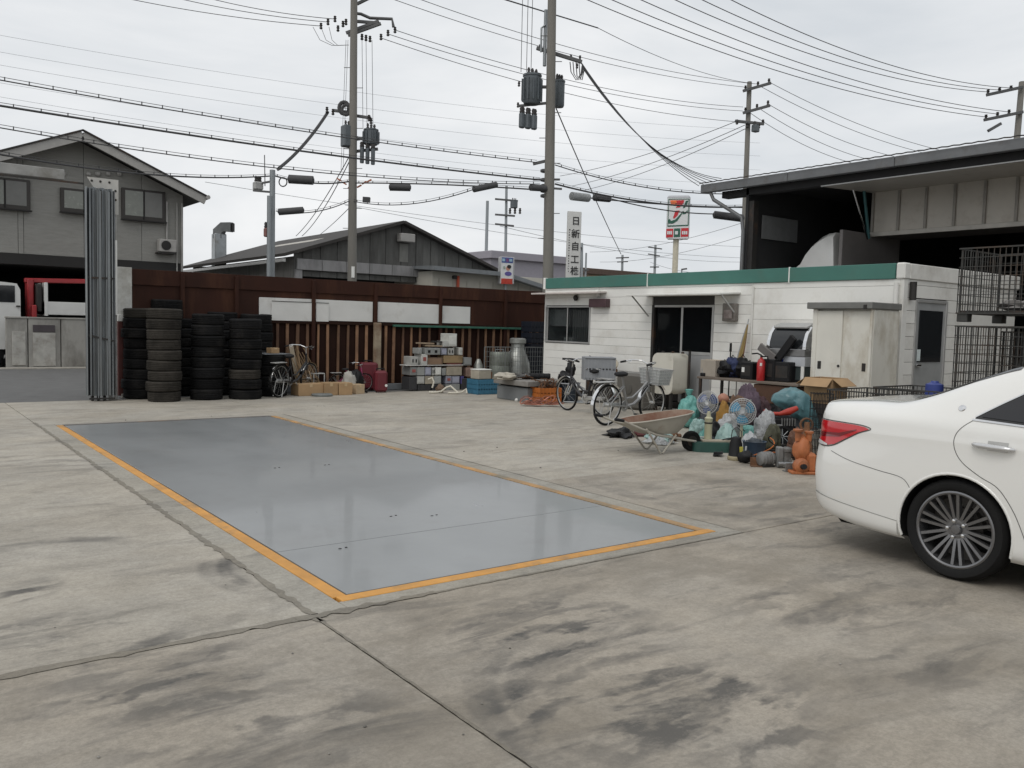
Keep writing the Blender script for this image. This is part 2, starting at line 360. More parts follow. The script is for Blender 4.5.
# pit kerb: four pieces of paler concrete round the deck
fw_ = .085
for x0, x1, y0, y1 in ((gx0+jt, WX0-fw_, gy0+jt, gy1-jt), (WX1+fw_, gx1-jt, gy0+jt, gy1-jt), (WX0-fw_+.003, WX1+fw_-.003, gy0+jt, WY0-fw_), (WX0-fw_+.003, WX1+fw_-.003, WY1+fw_, gy1-jt)):
    MB().box(((x0+x1)/2, (y0+y1)/2, -.0285), (x1-x0, y1-y0, .063), bev=.004).build('pit_kerb', m_margin, yard)
def wobble_strip(a, b, wd, seed, z=.0035, n=60):
    a, b = V((*a, 0)), V((*b, 0)); d = (b-a); sd_ = V((-d.y, d.x, 0)).normalized(); vs_ = []; fs = []
    for i in range(n+1):
        t_ = i/n; p = a+d*t_
        w1 = wd*(.5+.5*NZ.noise(V((t_*d.length*2.3, seed, 0)))+.8*NZ.noise(V((t_*d.length*13, seed, 3)))); w2 = wd*(.5+.5*NZ.noise(V((t_*d.length*2.3, seed+9, 0)))+.8*NZ.noise(V((t_*d.length*13, seed, 7))))
        vs_ += [p+sd_*max(.004, w1)+V((0, 0, z)), p-sd_*max(.004, w2)+V((0, 0, z))]
    for i in range(n): fs.append((2*i, 2*i+1, 2*i+3, 2*i+2))
    o = MB().add(vs_, fs).build('joint_filler', m_patch, yard)
wobble_strip((-14, gy0-.007), (gx0+.03, gy0-.007), .055, 1, n=260)
wobble_strip((gx0, gy0-.1), (gx0, gy1+.25), .042, 2, n=240)
wobble_strip((gx0, gy0), (gx0+.005, -6), .014, 3, n=200)
wobble_strip((gx0-.1, gy0-.01), (gx0+.75, gy0-.005), .05, 4, z=.005, n=40)
wobble_strip((gx0, gy0-.01), (gx1, gy0), .018, 5)
wobble_strip((gx1, gy0+.1), (gx1+.01, gy1), .015, 6)

wbr = thing('weighbridge', 'grey steel weighbridge deck set in the yard with orange edges', 'weighbridge', ((WX0+WX1)/2, (WY0+WY1)/2, 0))
ox, oy = wbr.location.x, wbr.location.y
def deckmat():
    m = mat('deck_paint', (.218, .228, .231), .3, .0, var=.12, scale=1.3, dirt=(.17, .172, .17), dscale=1.3, damt=.35, spec=.8, coat=.2)
    t = m.node_tree; b = t.nodes['Principled BSDF']; ln = t.links.new
    ge = t.nodes.new('ShaderNodeNewGeometry'); mp_ = t.nodes.new('ShaderNodeMapping'); mp_.inputs['Scale'].default_value = (.8, .35, 1)
    n = t.nodes.new('ShaderNodeTexNoise'); n.inputs['Scale'].default_value = 1.6; n.inputs['Detail'].default_value = 7
    mr = t.nodes.new('ShaderNodeMapRange'); mr.inputs['To Min'].default_value = .2; mr.inputs['To Max'].default_value = .46
    ln(ge.outputs['Position'], mp_.inputs[0]); ln(mp_.outputs[0], n.inputs['Vector']); ln(n.outputs['Fac'], mr.inputs['Value']); ln(mr.outputs[0], b.inputs['Roughness'])
    bp = t.nodes.new('ShaderNodeBump'); bp.inputs['Strength'].default_value = .12; bp.inputs['Distance'].default_value = .012
    n2 = t.nodes.new('ShaderNodeTexNoise'); n2.inputs['Scale'].default_value = 2.2; n2.inputs['Detail'].default_value = 2; ln(ge.outputs['Position'], n2.inputs['Vector']); ln(n2.outputs['Fac'], bp.inputs['Height']); ln(bp.outputs[0], b.inputs['Normal'])
    return m
m_deck = deckmat(); gap = .016
ys = [WY0+gap, G(560, 512).y, G(420, 462).y, WY1-gap]
for i in range(3):
    a, b = ys[i]+(.002 if i else 0), ys[i+1]-(.002 if i < 2 else 0)
    MB().box((0, (a+b)/2-oy, -.012+.0015*(i % 2)), (WX1-WX0-2*gap, b-a, .03), bev=.002).build('deck_plate', m_deck, wbr)
m_or = mat('orange_paint', (.56, .27, .055), .6, var=.22, scale=5, dirt=(.2, .15, .09), dscale=3, damt=.35)
m_orw = mat('worn_orange_paint', (.46, .25, .085), .65, var=.25, scale=5, dirt=(.19, .16, .11), dscale=3, damt=.75)
for nm, c, d, m in (('edge_angle', (WX0-fw_/2-ox, 0, -.008), (fw_, WY1-WY0+.02, .03), m_or), ('edge_angle', (WX1+fw_/2-ox, 0, -.008), (fw_, WY1-WY0+.02, .03), m_orw),
                    ('edge_angle', (.02, WY0-fw_/2-oy-.01, -.007), (WX1-WX0+2*fw_, fw_, .03), m_or), ('edge_angle', (0, WY1+fw_/2-oy+.01, -.009), (WX1-WX0, fw_, .03), mat('bare_edge_steel', (.13, .12, .11), .7, var=.3, dirt=(.3, .15, .05), damt=.2))):
    MB().box(c, d, bev=.003).build(nm, m, wbr)
for px, py in ((275, 468.5), (325, 465.5), (391, 517), (432, 516.5), (340, 549.5)):
    p = G(px, py); sl_ = MB().box((p.x-ox, p.y-oy, .0065), (.02, .008, .003), rng.uniform(-.3, .3)).build('lifting_slot', mat('pit_dark', (.01, .01, .01), .9), wbr); MB().box((p.x-ox+.05, p.y-oy+.01, .0065), (.016, .009, .003), rng.uniform(-.3, .3)).build('lifting_slot', mat('pit_dark', (.01, .01, .01)), wbr)
MB().box((0, 0, -.05), (WX1-WX0, WY1-WY0, .02)).build('pit_shadow_pan', mat('pit_dark', (.01, .01, .01), .9), wbr)

# ================================================================== FENCE, GATE
FY = 17.55
m_fb = mat('brown_sheet', (.036, .0135, .0085), .72, spec=.2, var=.25, scale=2, dirt=(.085, .036, .019), damt=.4, dscale=1.6, stretch=(1, 1, .22))
m_fd = mat('dark_brown_sheet', (.022, .0095, .0065), .8, spec=.15, var=.3, scale=2)
m_rust = mat('rusty_stud', (.215, .12, .068), .85, var=.45, scale=3, dirt=(.06, .025, .016), dscale=1.6, damt=.6, stretch=(1, 1, .5), rnd=.45)
fence = thing('boundary_fence', 'dark brown sheet fence with rusty studs and white boards at the back of the yard', 'fence', (0, FY, 0))
fx0, fx1 = PY(119, 390, FY).x, 14.9
def fz(px, py): return PY(px, py, FY).z
z_mid = 1.52
xs = [fx0] + [PY(px, 300, FY).x for px in (182, 236, 313, 375, 440, 505)] + [fx1]
for a, b in zip(xs, xs[1:]):
    MB().box(((a+b)/2, .03, (z_mid+2.2)/2), (b-a-.012, .03, 2.2-z_mid), bev=.003).build('board', m_fb, fence)
    MB().box(((a+b)/2, .012, 2.29), (b-a-.006, .06, .30), bev=.004).build('cap_board', m_fb, fence)
    MB().box(((a+b)/2, .06, .76), (b-a-.008, .025, 1.50)).build('backing_sheet', m_fd, fence)
pst = MB().box((0, 0, 1.2), (.075, .075, 2.42), bev=.006).build('post', m_fb, fence, loc=(xs[1], .0-.03, 0))
for x in xs[2:-1]: inst(pst, 'post', fence, (x, -.03, 0))
MB().box(((xs[0]+xs[-1])/2, -.0, 1.5), (xs[-1]-xs[0], .06, .07), bev=.004).build('rail', m_fd, fence)
MB().box(((xs[0]+xs[-1])/2, -.0, .06), (xs[-1]-xs[0], .16, .14), bev=.008).build('footing', mat('blue_grey_concrete', (.17, .18, .19), .9, var=.2), fence)
st = MB().box((0, 0, .81), (.05, .035, 1.36), bev=.004).build('stud', m_rust, fence, loc=(fx0+.3, .015, 0))
x = fx0+.3+.235; k = 0
while x < fx1-.2:
    if min(abs(x-q) for q in xs) > .07: inst(st, 'stud', fence, (x+rng.uniform(-.015, .015), .015+rng.uniform(-.006, .004), rng.uniform(-.02, .02)), (0, rng.uniform(-.008, .008), 0), (rng.uniform(.95, 1.5), 1, 1))
    x += .235
m_wb = mat('white_board', (.62, .62, .6), .55, var=.07, scale=2, dirt=(.45, .43, .4), damt=.2)
for (pa, pb, za, zb, dy) in ((259, 311.5, 1.545, 2.0, -.0), (315, 372.5, 1.545, 2.0, -.0), (377.5, 438.5, 1.545, 2.0, -.004), (441.5, 470, 1.56, 1.97, -.002), (271, 311, 1.525, 1.93, -.03), (315.5, 328, 1.525, 1.93, -.03)):
    a, b = PY(pa, 312, FY).x, PY(pb, 312, FY).x
    MB().box(((a+b)/2, dy-.0, (za+zb)/2), (b-a, .018, zb-za), rot=M.Rotation(R(rng.uniform(-.25, .25)), 3, 'Y'), bev=.002).build('white_board', m_wb, fence)
    if dy < -.02: MB().bar((a, dy-.012, zb), (b, dy-.012, zb), .012).build('board_edging', dkmetal, fence)
xa = PY(375.5, 350, FY).x
MB().box((xa, -.075, .85), (.17, .09, 1.36), bev=.012).build('post', mat('pale_rusty_post', (.30, .25, .18), .85, var=.3, scale=3, dirt=(.13, .055, .025), dscale=2.2, damt=.6), fence)
xg0, xg1 = PY(392, 325, FY).x, PY(527, 328, FY).x
MB().box(((xg0+xg1)/2, -.05, 1.47), (xg1-xg0, .09, .05), bev=.004).build('green_rail', mat('green_rail_paint', (.03, .11, .075), .6, var=.3), fence)

GY = 16.93
gate = thing('folding_gate', 'folded grey steel concertina gate at the yard entrance', 'gate', (PY(100, 400, GY).x, GY, 0))
gxo = gate.location.x
gx_a, gx_b = PY(86.5, 300, GY).x-gxo, PY(110, 300, GY).x-gxo
m_gate = mat('weathered_gate', (.165, .18, .19), .5, .45, var=.4, scale=2.5, dirt=(.09, .085, .075), damt=.5, stretch=(1, 1, .25))
m_gate2 = mat('pale_gate_edge', (.24, .255, .26), .5, .4, var=.25, scale=3, stretch=(1, 1, .3))
npl = 8; zt0 = PY(86, 188, GY).z
for i in range(npl):
    xx = gx_a+(gx_b-gx_a)*(i+.5)/npl; wd_ = (gx_b-gx_a)/npl
    zt = zt0 - .03*(i % 3)
    for q in range(2): MB().box((xx+(q-.5)*wd_*.5, -.10-.035*((i*2+q) % 3), zt/2+.05), (wd_*.56, .26, zt-.1), rot=M.Rotation(R((22 if q else -22)), 3, 'Z'), bev=.004).build('gate_leaf', m_gate if (i+q) % 3 else m_gate2, gate)
    if i in (2, 5, 7): MB().box((xx+.012, -.27, zt/2+.03), (.016, .02, zt-.02), bev=.003).build('leaf_edge', m_gate2, gate)
for zz in (.05, 1.18, 2.2):
    MB().bar((gx_a-.02, -.28, zz), (gx_b+.02, -.28, zz-(.10 if zz == 1.18 else 0)), .012, .03).build('tie_strap', dkmetal, gate)
for i in range(3):
    MB().lathe([(.0, -.02), (.05, -.02), (.05, .02), (.0, .02)], 14, M.Translation((gx_a+.06+.1*i, -.12, .05)) @ M.Rotation(R(90), 4, 'Y')).build('roller', dkmetal, gate, 40)
post = thing('gate_post', 'grey steel gate post with white pipe and rivetted corner plate', 'gate post', (PY(113, 400, GY).x, GY, 0))
ptop = PY(113, 180, GY).z
MB().box((0, .05, ptop/2), (.15, .15, ptop), bev=.008).build('shaft', mat('post_grey', (.34, .34, .33), .6, var=.2, scale=3, dirt=(.2, .18, .15), damt=.4), post)
cz = ptop
MB().prism([(-.42, 0), (.1, 0), (.1, -.62), (-.02, -.62)], .014, M.Translation((0, -.045, cz)) @ M.Rotation(R(90), 4, 'X')).build('corner_plate', mat('plate_paint', (.48, .47, .44), .6, var=.15, dirt=(.25, .2, .14), damt=.3), post)
for i, (bx, bz) in enumerate(((-.34, -.06), (-.2, -.06), (-.05, -.06), (.05, -.2), (.05, -.36), (.02, -.5))):
    MB().lathe([(0, .014), (.018, .012), (.022, 0)], 8, M.Translation((bx, -.06, cz+bz)) @ M.Rotation(R(90), 4, 'X')).build('rivet', dkmetal, post, 40)
MB().tube([(.03, -.06, z_) for z_ in (1.55, 2.2, 2.9)], .042, 10).build('white_pipe', white, post, 40)
hdr = thing('gate_header', 'pale steel beam and track running left above the yard entrance', 'gate header', (0, GY, 0))
hz = PY(60, 178, GY).z
MB().box((-1.2, .05, hz+.06), (8.0, .16, .18), bev=.008).build('track_beam', mat('header_grey', (.29, .29, .28), .65, var=.2, dirt=(.15, .14, .12), damt=.4), hdr)
MB().box((-2.1, .02, hz+.28), (PY(52, 175, GY).x*2+.3, .2, .26), bev=.01).build('beam', mat('header_white', (.5, .5, .47), .65, var=.15, dirt=(.3, .27, .22), damt=.35), hdr)
MB().bar((-5, -.05, hz-.05), (3.1, -.05, hz-.06), .03, .03).build('guide_rail', dkmetal, hdr)
wp = thing('white_wall_board', 'white weathered board wall joining gate post and brown fence', 'wall', (PY(124, 390, 17.3).x, 17.3, 0))
wl = PY(133.5, 300, 17.3).x-PY(117, 300, 17.3).x
MB().box((0, 0, 1.97), (wl, .04, .96), bev=.005).build('board', mat('chalky_white', (.55, .55, .52), .8, var=.12, dirt=(.3, .28, .24), damt=.4), wp)
MB().box((-.02, -.04, .74), (.20, .10, 1.40), bev=.01).build('brown_stanchion', mat('oxide_red', (.085, .022, .018), .7, var=.25), wp)
MB().box((-.02, -.045, 1.50), (.205, .11, .13), bev=.01).build('stanchion_cap', white, wp)
MB().box((.0, -.055, .04), (.13, .1, .08), bev=.006).build('foot_block', mat('block_grey', (.36, .34, .31), .9), wp)

# ================================================================== TYRES
def tyre_mesh(rad=.31, wd=.195):
    h = wd/2; r0 = rad*.60
    prof = [(r0, -h*.62), (r0+.02, -h*.86), (r0+.06, -h*.98), (rad*.88, -h), (rad*.965, -h*.9), (rad*.99, -h*.74)]
    for q in (-.5, -.18, .18, .5):
        prof += [(rad, (q-.09)*h), (rad-.009, (q-.05)*h), (rad-.009, (q+.05)*h), (rad, (q+.09)*h)]
    prof += [(rad*.99, h*.74), (rad*.965, h*.9), (rad*.88, h), (r0+.06, h*.98), (r0+.02, h*.86), (r0, h*.62)]
    return MB().lathe(prof, 26, close=True)
m_ty = mat('tyre_rubber', (.0085, .0085, .009), .85, spec=.18, var=.35, scale=4, bump=.3, bscale=40, dirt=(.026, .024, .022), dscale=3, damt=.4, rnd=.35)
m_tyd = mat('dusty_tyre_rubber', (.03, .027, .023), .9, spec=.2, var=.35, scale=4, bump=.3, bscale=40, dirt=(.055, .049, .042), dscale=3, damt=.6, rnd=.22)
ty0 = tyre_mesh().mesh('tyre', 50); ty0.materials.append(m_ty)
ty1 = tyre_mesh().mesh('dusty_tyre', 50); ty1.materials.append(m_tyd)
STK = [  # px base, py base (front of tyre), n, pitch, dusty, words, extra Y
    ((164, 402.5), 9, .188, 1, 'dusty front stack beside the gate', 0), ((140.5, 399.5), 9, .188, 0, 'stack half hidden behind the dusty front stack', .0),
    ((172, 398), 10, .188, 0, 'tallest stack behind the dusty one', .33), ((207.5, 400.5), 8, .202, 0, 'black middle stack', 0), ((226, 396), 9, .186, 0, 'stack wedged behind the two black stacks', .25),
    ((245, 400), 8, .193, 0, 'right-hand black stack', 0), ((262, 396), 9, .183, 0, 'rear stack right of the right-hand black stack', .28), ((188, 397), 8, .19, 0, 'rear stack between dusty and middle stacks', .3), ((152, 397), 9, .186, 0, 'rearmost stack by the white wall board', .42), ((273, 397.5), 4, .21, 0, 'low stack beside the black bicycle', .12)]
TOPS = []
for (px, py), n, pit, dusty, words, dy in STK:
    b = G(px, py); d = V((b.x, b.y, 0)).normalized(); c = b+d*.31+V((0, dy, 0)); z = 0
    sc = .97+.06*rng.random()
    for i in range(n):
        dst = dusty or (words.startswith('stack half') and i == n-1) or (words.startswith('right-hand') and i == 2)
        o = bpy.data.objects.new('tyre', ty1 if dst else ty0); COL.objects.link(o); s2 = sc*rng.uniform(.95, 1.03); zz = pit/.195
        o.scale = (s2, s2, zz*rng.uniform(.95, 1.0)); o.location = (c.x+rng.uniform(-.022, .022), c.y+rng.uniform(-.022, .022), z+pit/2+.0); o.rotation_euler = (rng.uniform(-.02, .02), rng.uniform(-.02, .02), rng.uniform(0, 6))
        z += pit
        wd_ = 'top' if i == n-1 else ('lowest' if i == 0 else ORD[i])
        tag(o, f'{wd_} {"dusty grey-brown" if dst else "black"} tyre {"" if i in (0, n-1) else "from the ground "}in the {words}', 'tyre', 'used tyres stacked by the fence')
    TOPS.append(V((c.x, c.y, z)))
# ================================================================== BUILDINGS
class B:
    """parts of a thing given in yard coordinates"""
    def __init__(s, name, label, cat, base, group=None):
        s.root = thing(name, label, cat, base, 0, group); s.o = V(base)
    def bx(s, name, x0, x1, y0, y1, z0, z1, m, bev=.004, parent=None, rot=None):
        c = V(((x0+x1)/2, (y0+y1)/2, (z0+z1)/2))-s.o
        return MB().box(c, (abs(x1-x0), abs(y1-y0), abs(z1-z0)), rot, bev).build(name, m, parent or s.root)
    def mb(s, name, mbb, m, smooth=None, parent=None):
        mbb.v = [tuple(V(p)-s.o) for p in mbb.v]
        return mbb.build(name, m, parent or s.root, smooth)
def cut_rows(a0, a1, z0, z1, openings):
    """spans of [a0,a1] left free by openings (a,b,za,zb) that touch the row z0..z1"""
    sp = [(a0, a1)]
    for a, b, za, zb in openings:
        if zb <= z0+1e-4 or za >= z1-1e-4: continue
        nx = []
        for p, q in sp:
            if b <= p or a >= q: nx.append((p, q)); continue
            if a > p: nx.append((p, a))
            if b < q: nx.append((b, q))
        sp = nx
    return [(p, q) for p, q in sp if q-p > .02]

# ---------------------------------------------------------------- white prefabricated office
WXF = 12.7
def wy(px, py=310): return PX(px, py, WXF).y
def wz(px, py): return PX(px, py, WXF).z
YL, YS, YR = wy(543.5, 350), wy(752, 320), wy(904, 290)
DEP = YMIN = None
pe = PY(1017, 283, YR).x
off = B('site_office', 'low white prefabricated office with green roof band', 'office', (WXF+1.9, (YL+YR)/2, 0))
m_sid = mat('white_siding', (.77, .765, .73), .55, var=.06, scale=2.2, dirt=(.56, .54, .49), dscale=1.1, damt=.35, rnd=.025)
m_sid2 = mat('white_siding_end', (.70, .695, .66), .55, var=.08, scale=2.2, dirt=(.42, .40, .36), dscale=1.1, damt=.4, rnd=.05)
m_green = mat('green_fascia', (.05, .165, .135), .5, var=.14, scale=1.5, dirt=(.06, .15, .12), damt=.4)
m_line = mat('dim_lining', (.06, .058, .055), .9)
m_glass = sheer('window_glass', (.012, .014, .016), .03, .42)
zt, zf = 2.66, 2.42
W1 = (wy(591, 320), wy(546, 320), wz(570, 343), wz(570, 306))
D1 = (wy(714, 330), wy(652, 330), .12, wz(683, 305))
ops = [W1, D1]
def siding(y0, y1, x, step, openings, m):
    z = .14
    while z < zf-.02:
        z1_ = min(z+step, zf-.0)
        brk = sorted({z, z1_} | {q for o in openings for q in (o[2], o[3]) if z+.02 < q < z1_-.02})
        for za, zb in zip(brk, brk[1:]):
            for a, b in cut_rows(y0, y1, za, zb, openings):
                off.bx('siding_board', x-.018, x+.012, a+.0015, b-.0015, za+(.002 if za == z else 0), zb-(.002 if zb == z1_ else 0), m, .003)
        z = z1_
siding(YS+.01, YL-.05, WXF, .172, ops, m_sid)
siding(YR+.05, YS-.01, WXF-.004, .272, [], m_sid)
off.bx('joint_strip', WXF-.03, WXF, YS-.012, YS+.012, .12, zf, m_sid2)
# lining, floor, roof, back
brk = sorted({.1, 2.5} | {q for o in ops for q in (o[2], o[3])})
for za, zb in zip(brk, brk[1:]):
    for a, b in cut_rows(YR+.06, YL-.06, za, zb, ops): off.bx('inner_lining', WXF+.014, WXF+.06, a, b, za+.001, zb-.001, m_line, 0)
off.bx('floor_plate', WXF-.01, pe-.02, YR+.02, YL-.02, .03, .12, dkmetal)
off.bx('rear_wall', pe-.06, pe, YR+.02, YL-.02, .12, 2.5, m_line)
off.bx('end_wall', WXF, pe-.06, YL-.06, YL, .12, zf, m_sid)
off.bx('roof_deck', WXF+.01, pe-.01, YR+.01, YL-.01, 2.5, 2.6, mat('roof_grey', (.3, .3, .3), .8))
# fascia in three lengths, the green band and its pale ends
yseam = [YL-.07, wy(649, 285), wy(791, 275), YR+.12]
for a, b in zip(yseam[1:], yseam): off.bx('green_fascia', WXF-.055, WXF+.02, a+.006, b-.006, zf, zt, m_green, .006)
off.bx('fascia_end_cap', WXF-.06, WXF+.03, YL-.065, YL+.01, zf-.01, zt+.012, m_sid, .008)
off.bx('fascia_corner', WXF-.06, WXF+.12, YR-.03, YR+.115, zf-.005, zt+.006, m_sid2, .02)
off.bx('end_fascia', WXF+.12, pe+.05, YR-.028, YR+.06, zf, zt-.002, m_sid2, .01)
for q in yseam[1:3]: off.bx('fascia_joiner', WXF-.06, WXF-.02, q-.012, q+.012, zf-.02, zt+.01, white)
# right-hand end with the aluminium door
def ex(px, py=330): return PY(px, py, YR).x
DX = (ex(914), ex(945.5), .14, PY(930, 300, YR).z)
z = .14
while z < zf-.02:
    z1_ = min(z+.2, zf)
    brk = sorted({z, z1_} | {q for q in (DX[2], DX[3]) if z+.02 < q < z1_-.02})
    for za, zb in zip(brk, brk[1:]):
        for a, b in cut_rows(WXF+.10, pe, za, zb, [DX]): off.bx('siding_board', a+.0015, b-.0015, YR-.004, YR+.03, za+.003, zb-.003, m_sid2, .003)
    z = z1_
off.bx('corner_post', WXF-.03, WXF+.1, YR-.012, YR+.05, .12, zf-.005, m_sid2, .008)
off.mb('downpipe', MB().tube([(WXF-.075, YR+.085, q) for q in (.15, 1.2, 2.36)], .036, 10), m_sid2, 40)
off.mb('downpipe', MB().tube([(WXF+.16, YR-.06, q) for q in (2.1, 2.25, 2.38)], .05, 10), dkmetal, 40)
dr = off.bx('door', DX[0]+.05, DX[1]-.05, YR+.0, YR+.04, .15, DX[3]-.05, mat('door_grey', (.33, .34, .34), .5, .2, var=.1), .004)
dro = dr
for a, b, c_, d in ((DX[0], DX[0]+.05, .14, DX[3]), (DX[1]-.05, DX[1], .14, DX[3]), (DX[0]+.05, DX[1]-.05, DX[3]-.05, DX[3])):
    off.bx('door_frame', a+.001, b-.001, YR-.02, YR+.05, c_, d, alu, .004)
dz = PY(930, 362, YR).z
off.bx('door_glass', DX[0]+.13, DX[1]-.13, YR-.012, YR-.002, dz, DX[3]-.17, dglass, .002)
off.bx('door_handle', DX[0]+.07, DX[0]+.2, YR-.05, YR-.01, dz-.07, dz-.03, chrome, .008)
off.bx('door_notice', DX[0]+.10, DX[0]+.2, YR-.018, YR-.0125, dz+.02, dz+.2, mat('pale_paper', (.55, .62, .62), .6), 0)
# front window: frame, two sliding sashes, blinds behind
def window(o, y0, y1, z0, z1, blind=True, sill=True):
    f = .035; x = WXF
    fr = [o.bx('window_frame', x-.035, x+.05, y0, y0+f, z0, z1, alu), o.bx('window_frame', x-.035, x+.05, y1-f, y1, z0, z1, alu), o.bx('window_frame', x-.034, x+.05, y0+f, y1-f, z1-f, z1, alu), o.bx('window_frame', x-.04, x+.05, y0+f, y1-f, z0, z0+f, alu)]
    ym = (y0+y1)/2
    for a, b, dx in ((y0+f, ym+.02, 0), (ym-.02, y1-f, .02)):
        s_ = o.bx('sash', x+dx-.012, x+dx+.006, a, a+.03, z0+f, z1-f, dkmetal, .002)
        o.bx('sash', x+dx-.012, x+dx+.006, b-.03, b, z0+f, z1-f, alu, .002)
        o.bx('window_pane', x+dx-.005, x+dx-.001, a+.03, b-.03, z0+f, z1-f, m_glass, 0)
    return ym
ym = window(off, *W1)
m_bl = mat('grey_blind', (.3, .29, .28), .8)
for i in range(9):
    a = W1[0]+.05+i*.075; off.bx('blind_slat', WXF+.09, WXF+.10, a, a+.06, W1[2]+.04, W1[3]-.04, m_bl, 0)
off.bx('sky_reflection_panel', WXF+.10, WXF+.11, ym+.05, W1[1]-.04, W1[2]+.38, W1[3]-.05, mat('reflected_sky_grey', (.5, .51, .51), .8), 0)  # added pale panel behind the pane, stands in for the reflected sky
off.bx('stacked_papers', WXF+.1, WXF+.3, ym-.35, ym+.25, W1[2]-.05, W1[2]+.12, mat('paper', (.6, .6, .58), .8), .01)
# sliding door: mesh leaf left, glazed leaf right with grey kick panel
y0, y1, _, zd = D1; f = .045
yk = wy(682, 330)
for a, b, c_, d in ((y0, y0+f, .12, zd), (y1-f-.03, y1, .12, zd), (y0+f, y1-f-.03, zd-f, zd)): off.bx('door_frame', WXF-.03, WXF+.06, a+.001, b-.001, c_, d, alu if a != y1-f-.03 else dkmetal)
off.bx('door_stile', WXF-.012, WXF+.02, yk-.02, yk+.03, .13, zd-f, alu)
zs = wz(697, 353)
off.bx('kick_panel', WXF-.008, WXF+.016, y0+f, yk-.02, .14, zs-.04, mat('panel_grey', (.30, .305, .31), .55, var=.08), .003)
off.bx('mid_rail', WXF-.016, WXF+.02, y0+f, yk-.02, zs-.04, zs+.02, alu)
off.bx('door_pane', WXF-.003, WXF+.001, y0+f, yk-.02, zs+.02, zd-f, m_glass, 0)
off.bx('door_pane', WXF+.03, WXF+.034, yk+.03, y1-f-.03, .45, zd-f, m_glass, 0)
off.bx('kick_panel', WXF+.02, WXF+.04, yk+.03, y1-f-.03, .14, .45, dkmetal)
off.bx('screen_bar', WXF+.01, WXF+.025, yk+.05, y1-.1, 1.0, 1.03, dkmetal)
# canopies, lamps and boxes on the wall
def canopy(pa, pb, py, out, m, t=.03, ext=.0):
    xo = WXF-out; a, b = PX(pb, py, xo).y, PX(pa, py, xo).y; z_ = PX((pa+pb)/2, py, xo).z+.03
    off.mb('canopy', MB().box((WXF-out/2, (a+b)/2, z_), (out, b-a, t), M.Rotation(R(-4), 3, 'Y'), .004), m)
    return a, b, z_
a, b, z_ = canopy(626, 719, 295, .62, m_sid2)
for q in (a+.05, b-.05):
    off.mb('canopy_bracket', MB().bar((WXF-.02, q, z_-.42), (WXF-.5, q, z_-.03), .022), alu)
canopy(531, 597, 294, .30, mat('pinkish_canopy', (.55, .50, .47), .7, var=.15), .035)
off.bx('wall_lamp', WXF-.16, WXF-.02, wy(611, 302), wy(594, 302), wz(602, 307.5), wz(602, 299), mat('maroon_lamp', (.07, .035, .04), .5), .01)
off.mb('wall_lamp', MB().blob((WXF-.07, wy(578, 298), wz(578, 298)), (.05, .06, .07), 3, .1), dkmetal, 60)
off.bx('lamp_bracket', WXF-.12, WXF-.02, wy(600, 294)-.05, wy(600, 294)+.05, wz(600, 297), wz(600, 290), m_sid2, .02)
mb_ = off.bx('meter_box', WXF-.13, WXF-.02, wy(739.5, 312), wy(726.5, 312), wz(733, 321.5), wz(733, 303.5), mat('meter_case', (.22, .205, .185), .6, var=.2, dirt=(.1, .08, .07), damt=.5), .015)
off.bx('meter_dial', WXF-.15, WXF-.13, wy(737, 312), wy(729, 312), wz(733, 319), wz(733, 310), mat('dial', (.32, .28, .26), .3, dirt=(.1, .05, .05), damt=.5), .01)
off.mb('wall_pipe', MB().tube([(WXF-.04, YS-.03, q) for q in (.2, 1.2, 2.35)], .015, 8), m_sid2, 40)

# ---------------------------------------------------------------- beige storage cabinet in front of it
CX = 11.75
def cy(px, py=350): return PX(px, py, CX).y
cz_t = PX(840, 309, CX).z
ya, yb_ = cy(871.5), cy(814)
xe = PY(899, 320, ya).x
cab = B('storage_cabinet', 'beige steel storage cabinet with two sliding doors beside the office corner', 'cabinet', ((CX+xe)/2, (ya+yb_)/2, 0))
m_cab = mat('beige_steel', (.68, .665, .60), .55, var=.1, scale=2, dirt=(.36, .30, .21), dscale=1.6, damt=.4, stretch=(1, 1, .5))
m_cab2 = mat('beige_steel_side', (.64, .625, .565), .55, var=.1, scale=2, dirt=(.33, .28, .2), dscale=1.6, damt=.45, stretch=(1, 1, .5))
cab.bx('carcass', CX+.03, xe, ya, yb_-.0, .06, cz_t, m_cab2, .006)
cab.bx('side_panel', CX+.01, xe-.01, ya-.012, ya-.001, .1, cz_t-.02, m_cab2, .003)
ym_ = (ya+yb_)/2; zhd = PX(840, 366, CX).z
for i, (a, b, dx) in enumerate(((ya+.04, ym_+.03, .012), (ym_-.0, yb_-.05, -.012))):
    d_ = cab.bx('sliding_door', CX+dx-.012, CX+dx+.012, a, b, .12, cz_t-.03, m_cab, .004)
    hy = a+.07 if i == 0 else b-.07
    hh = MB().box(V((CX+dx-.014, hy, zhd))-cab.o, (.012, .06, .12), None, .004).build('handle', dkmetal, d_)
    if i == 1: MB().lathe([(0, .0), (.02, .0), (.02, .012), (0, .012)], 10, M.Translation(V((CX+dx-.012, a+.03, zhd))-cab.o) @ M.Rotation(R(-90), 4, 'Y')).build('lock', dkmetal, d_)
cab.bx('door_jamb', CX-.03, CX+.03, yb_-.05, yb_+.03, .06, cz_t, m_cab, .006); cab.bx('door_jamb', CX-.03, CX+.02, ya-.005, ya+.035, .06, cz_t, m_cab, .006)
cab.bx('roof_panel', CX-.10, xe+.02, ya-.03, yb_+.1, cz_t, cz_t+.10, mat('cabinet_roof', (.16, .16, .15), .6, var=.2), .01)
cab.bx('plinth', CX-.02, xe, ya, yb_, .0, .06, dkmetal)
cab.bx('roof_clip', CX-.115, CX-.10, ya+.05, ya+.1, cz_t-.01, cz_t+.06, dkmetal)

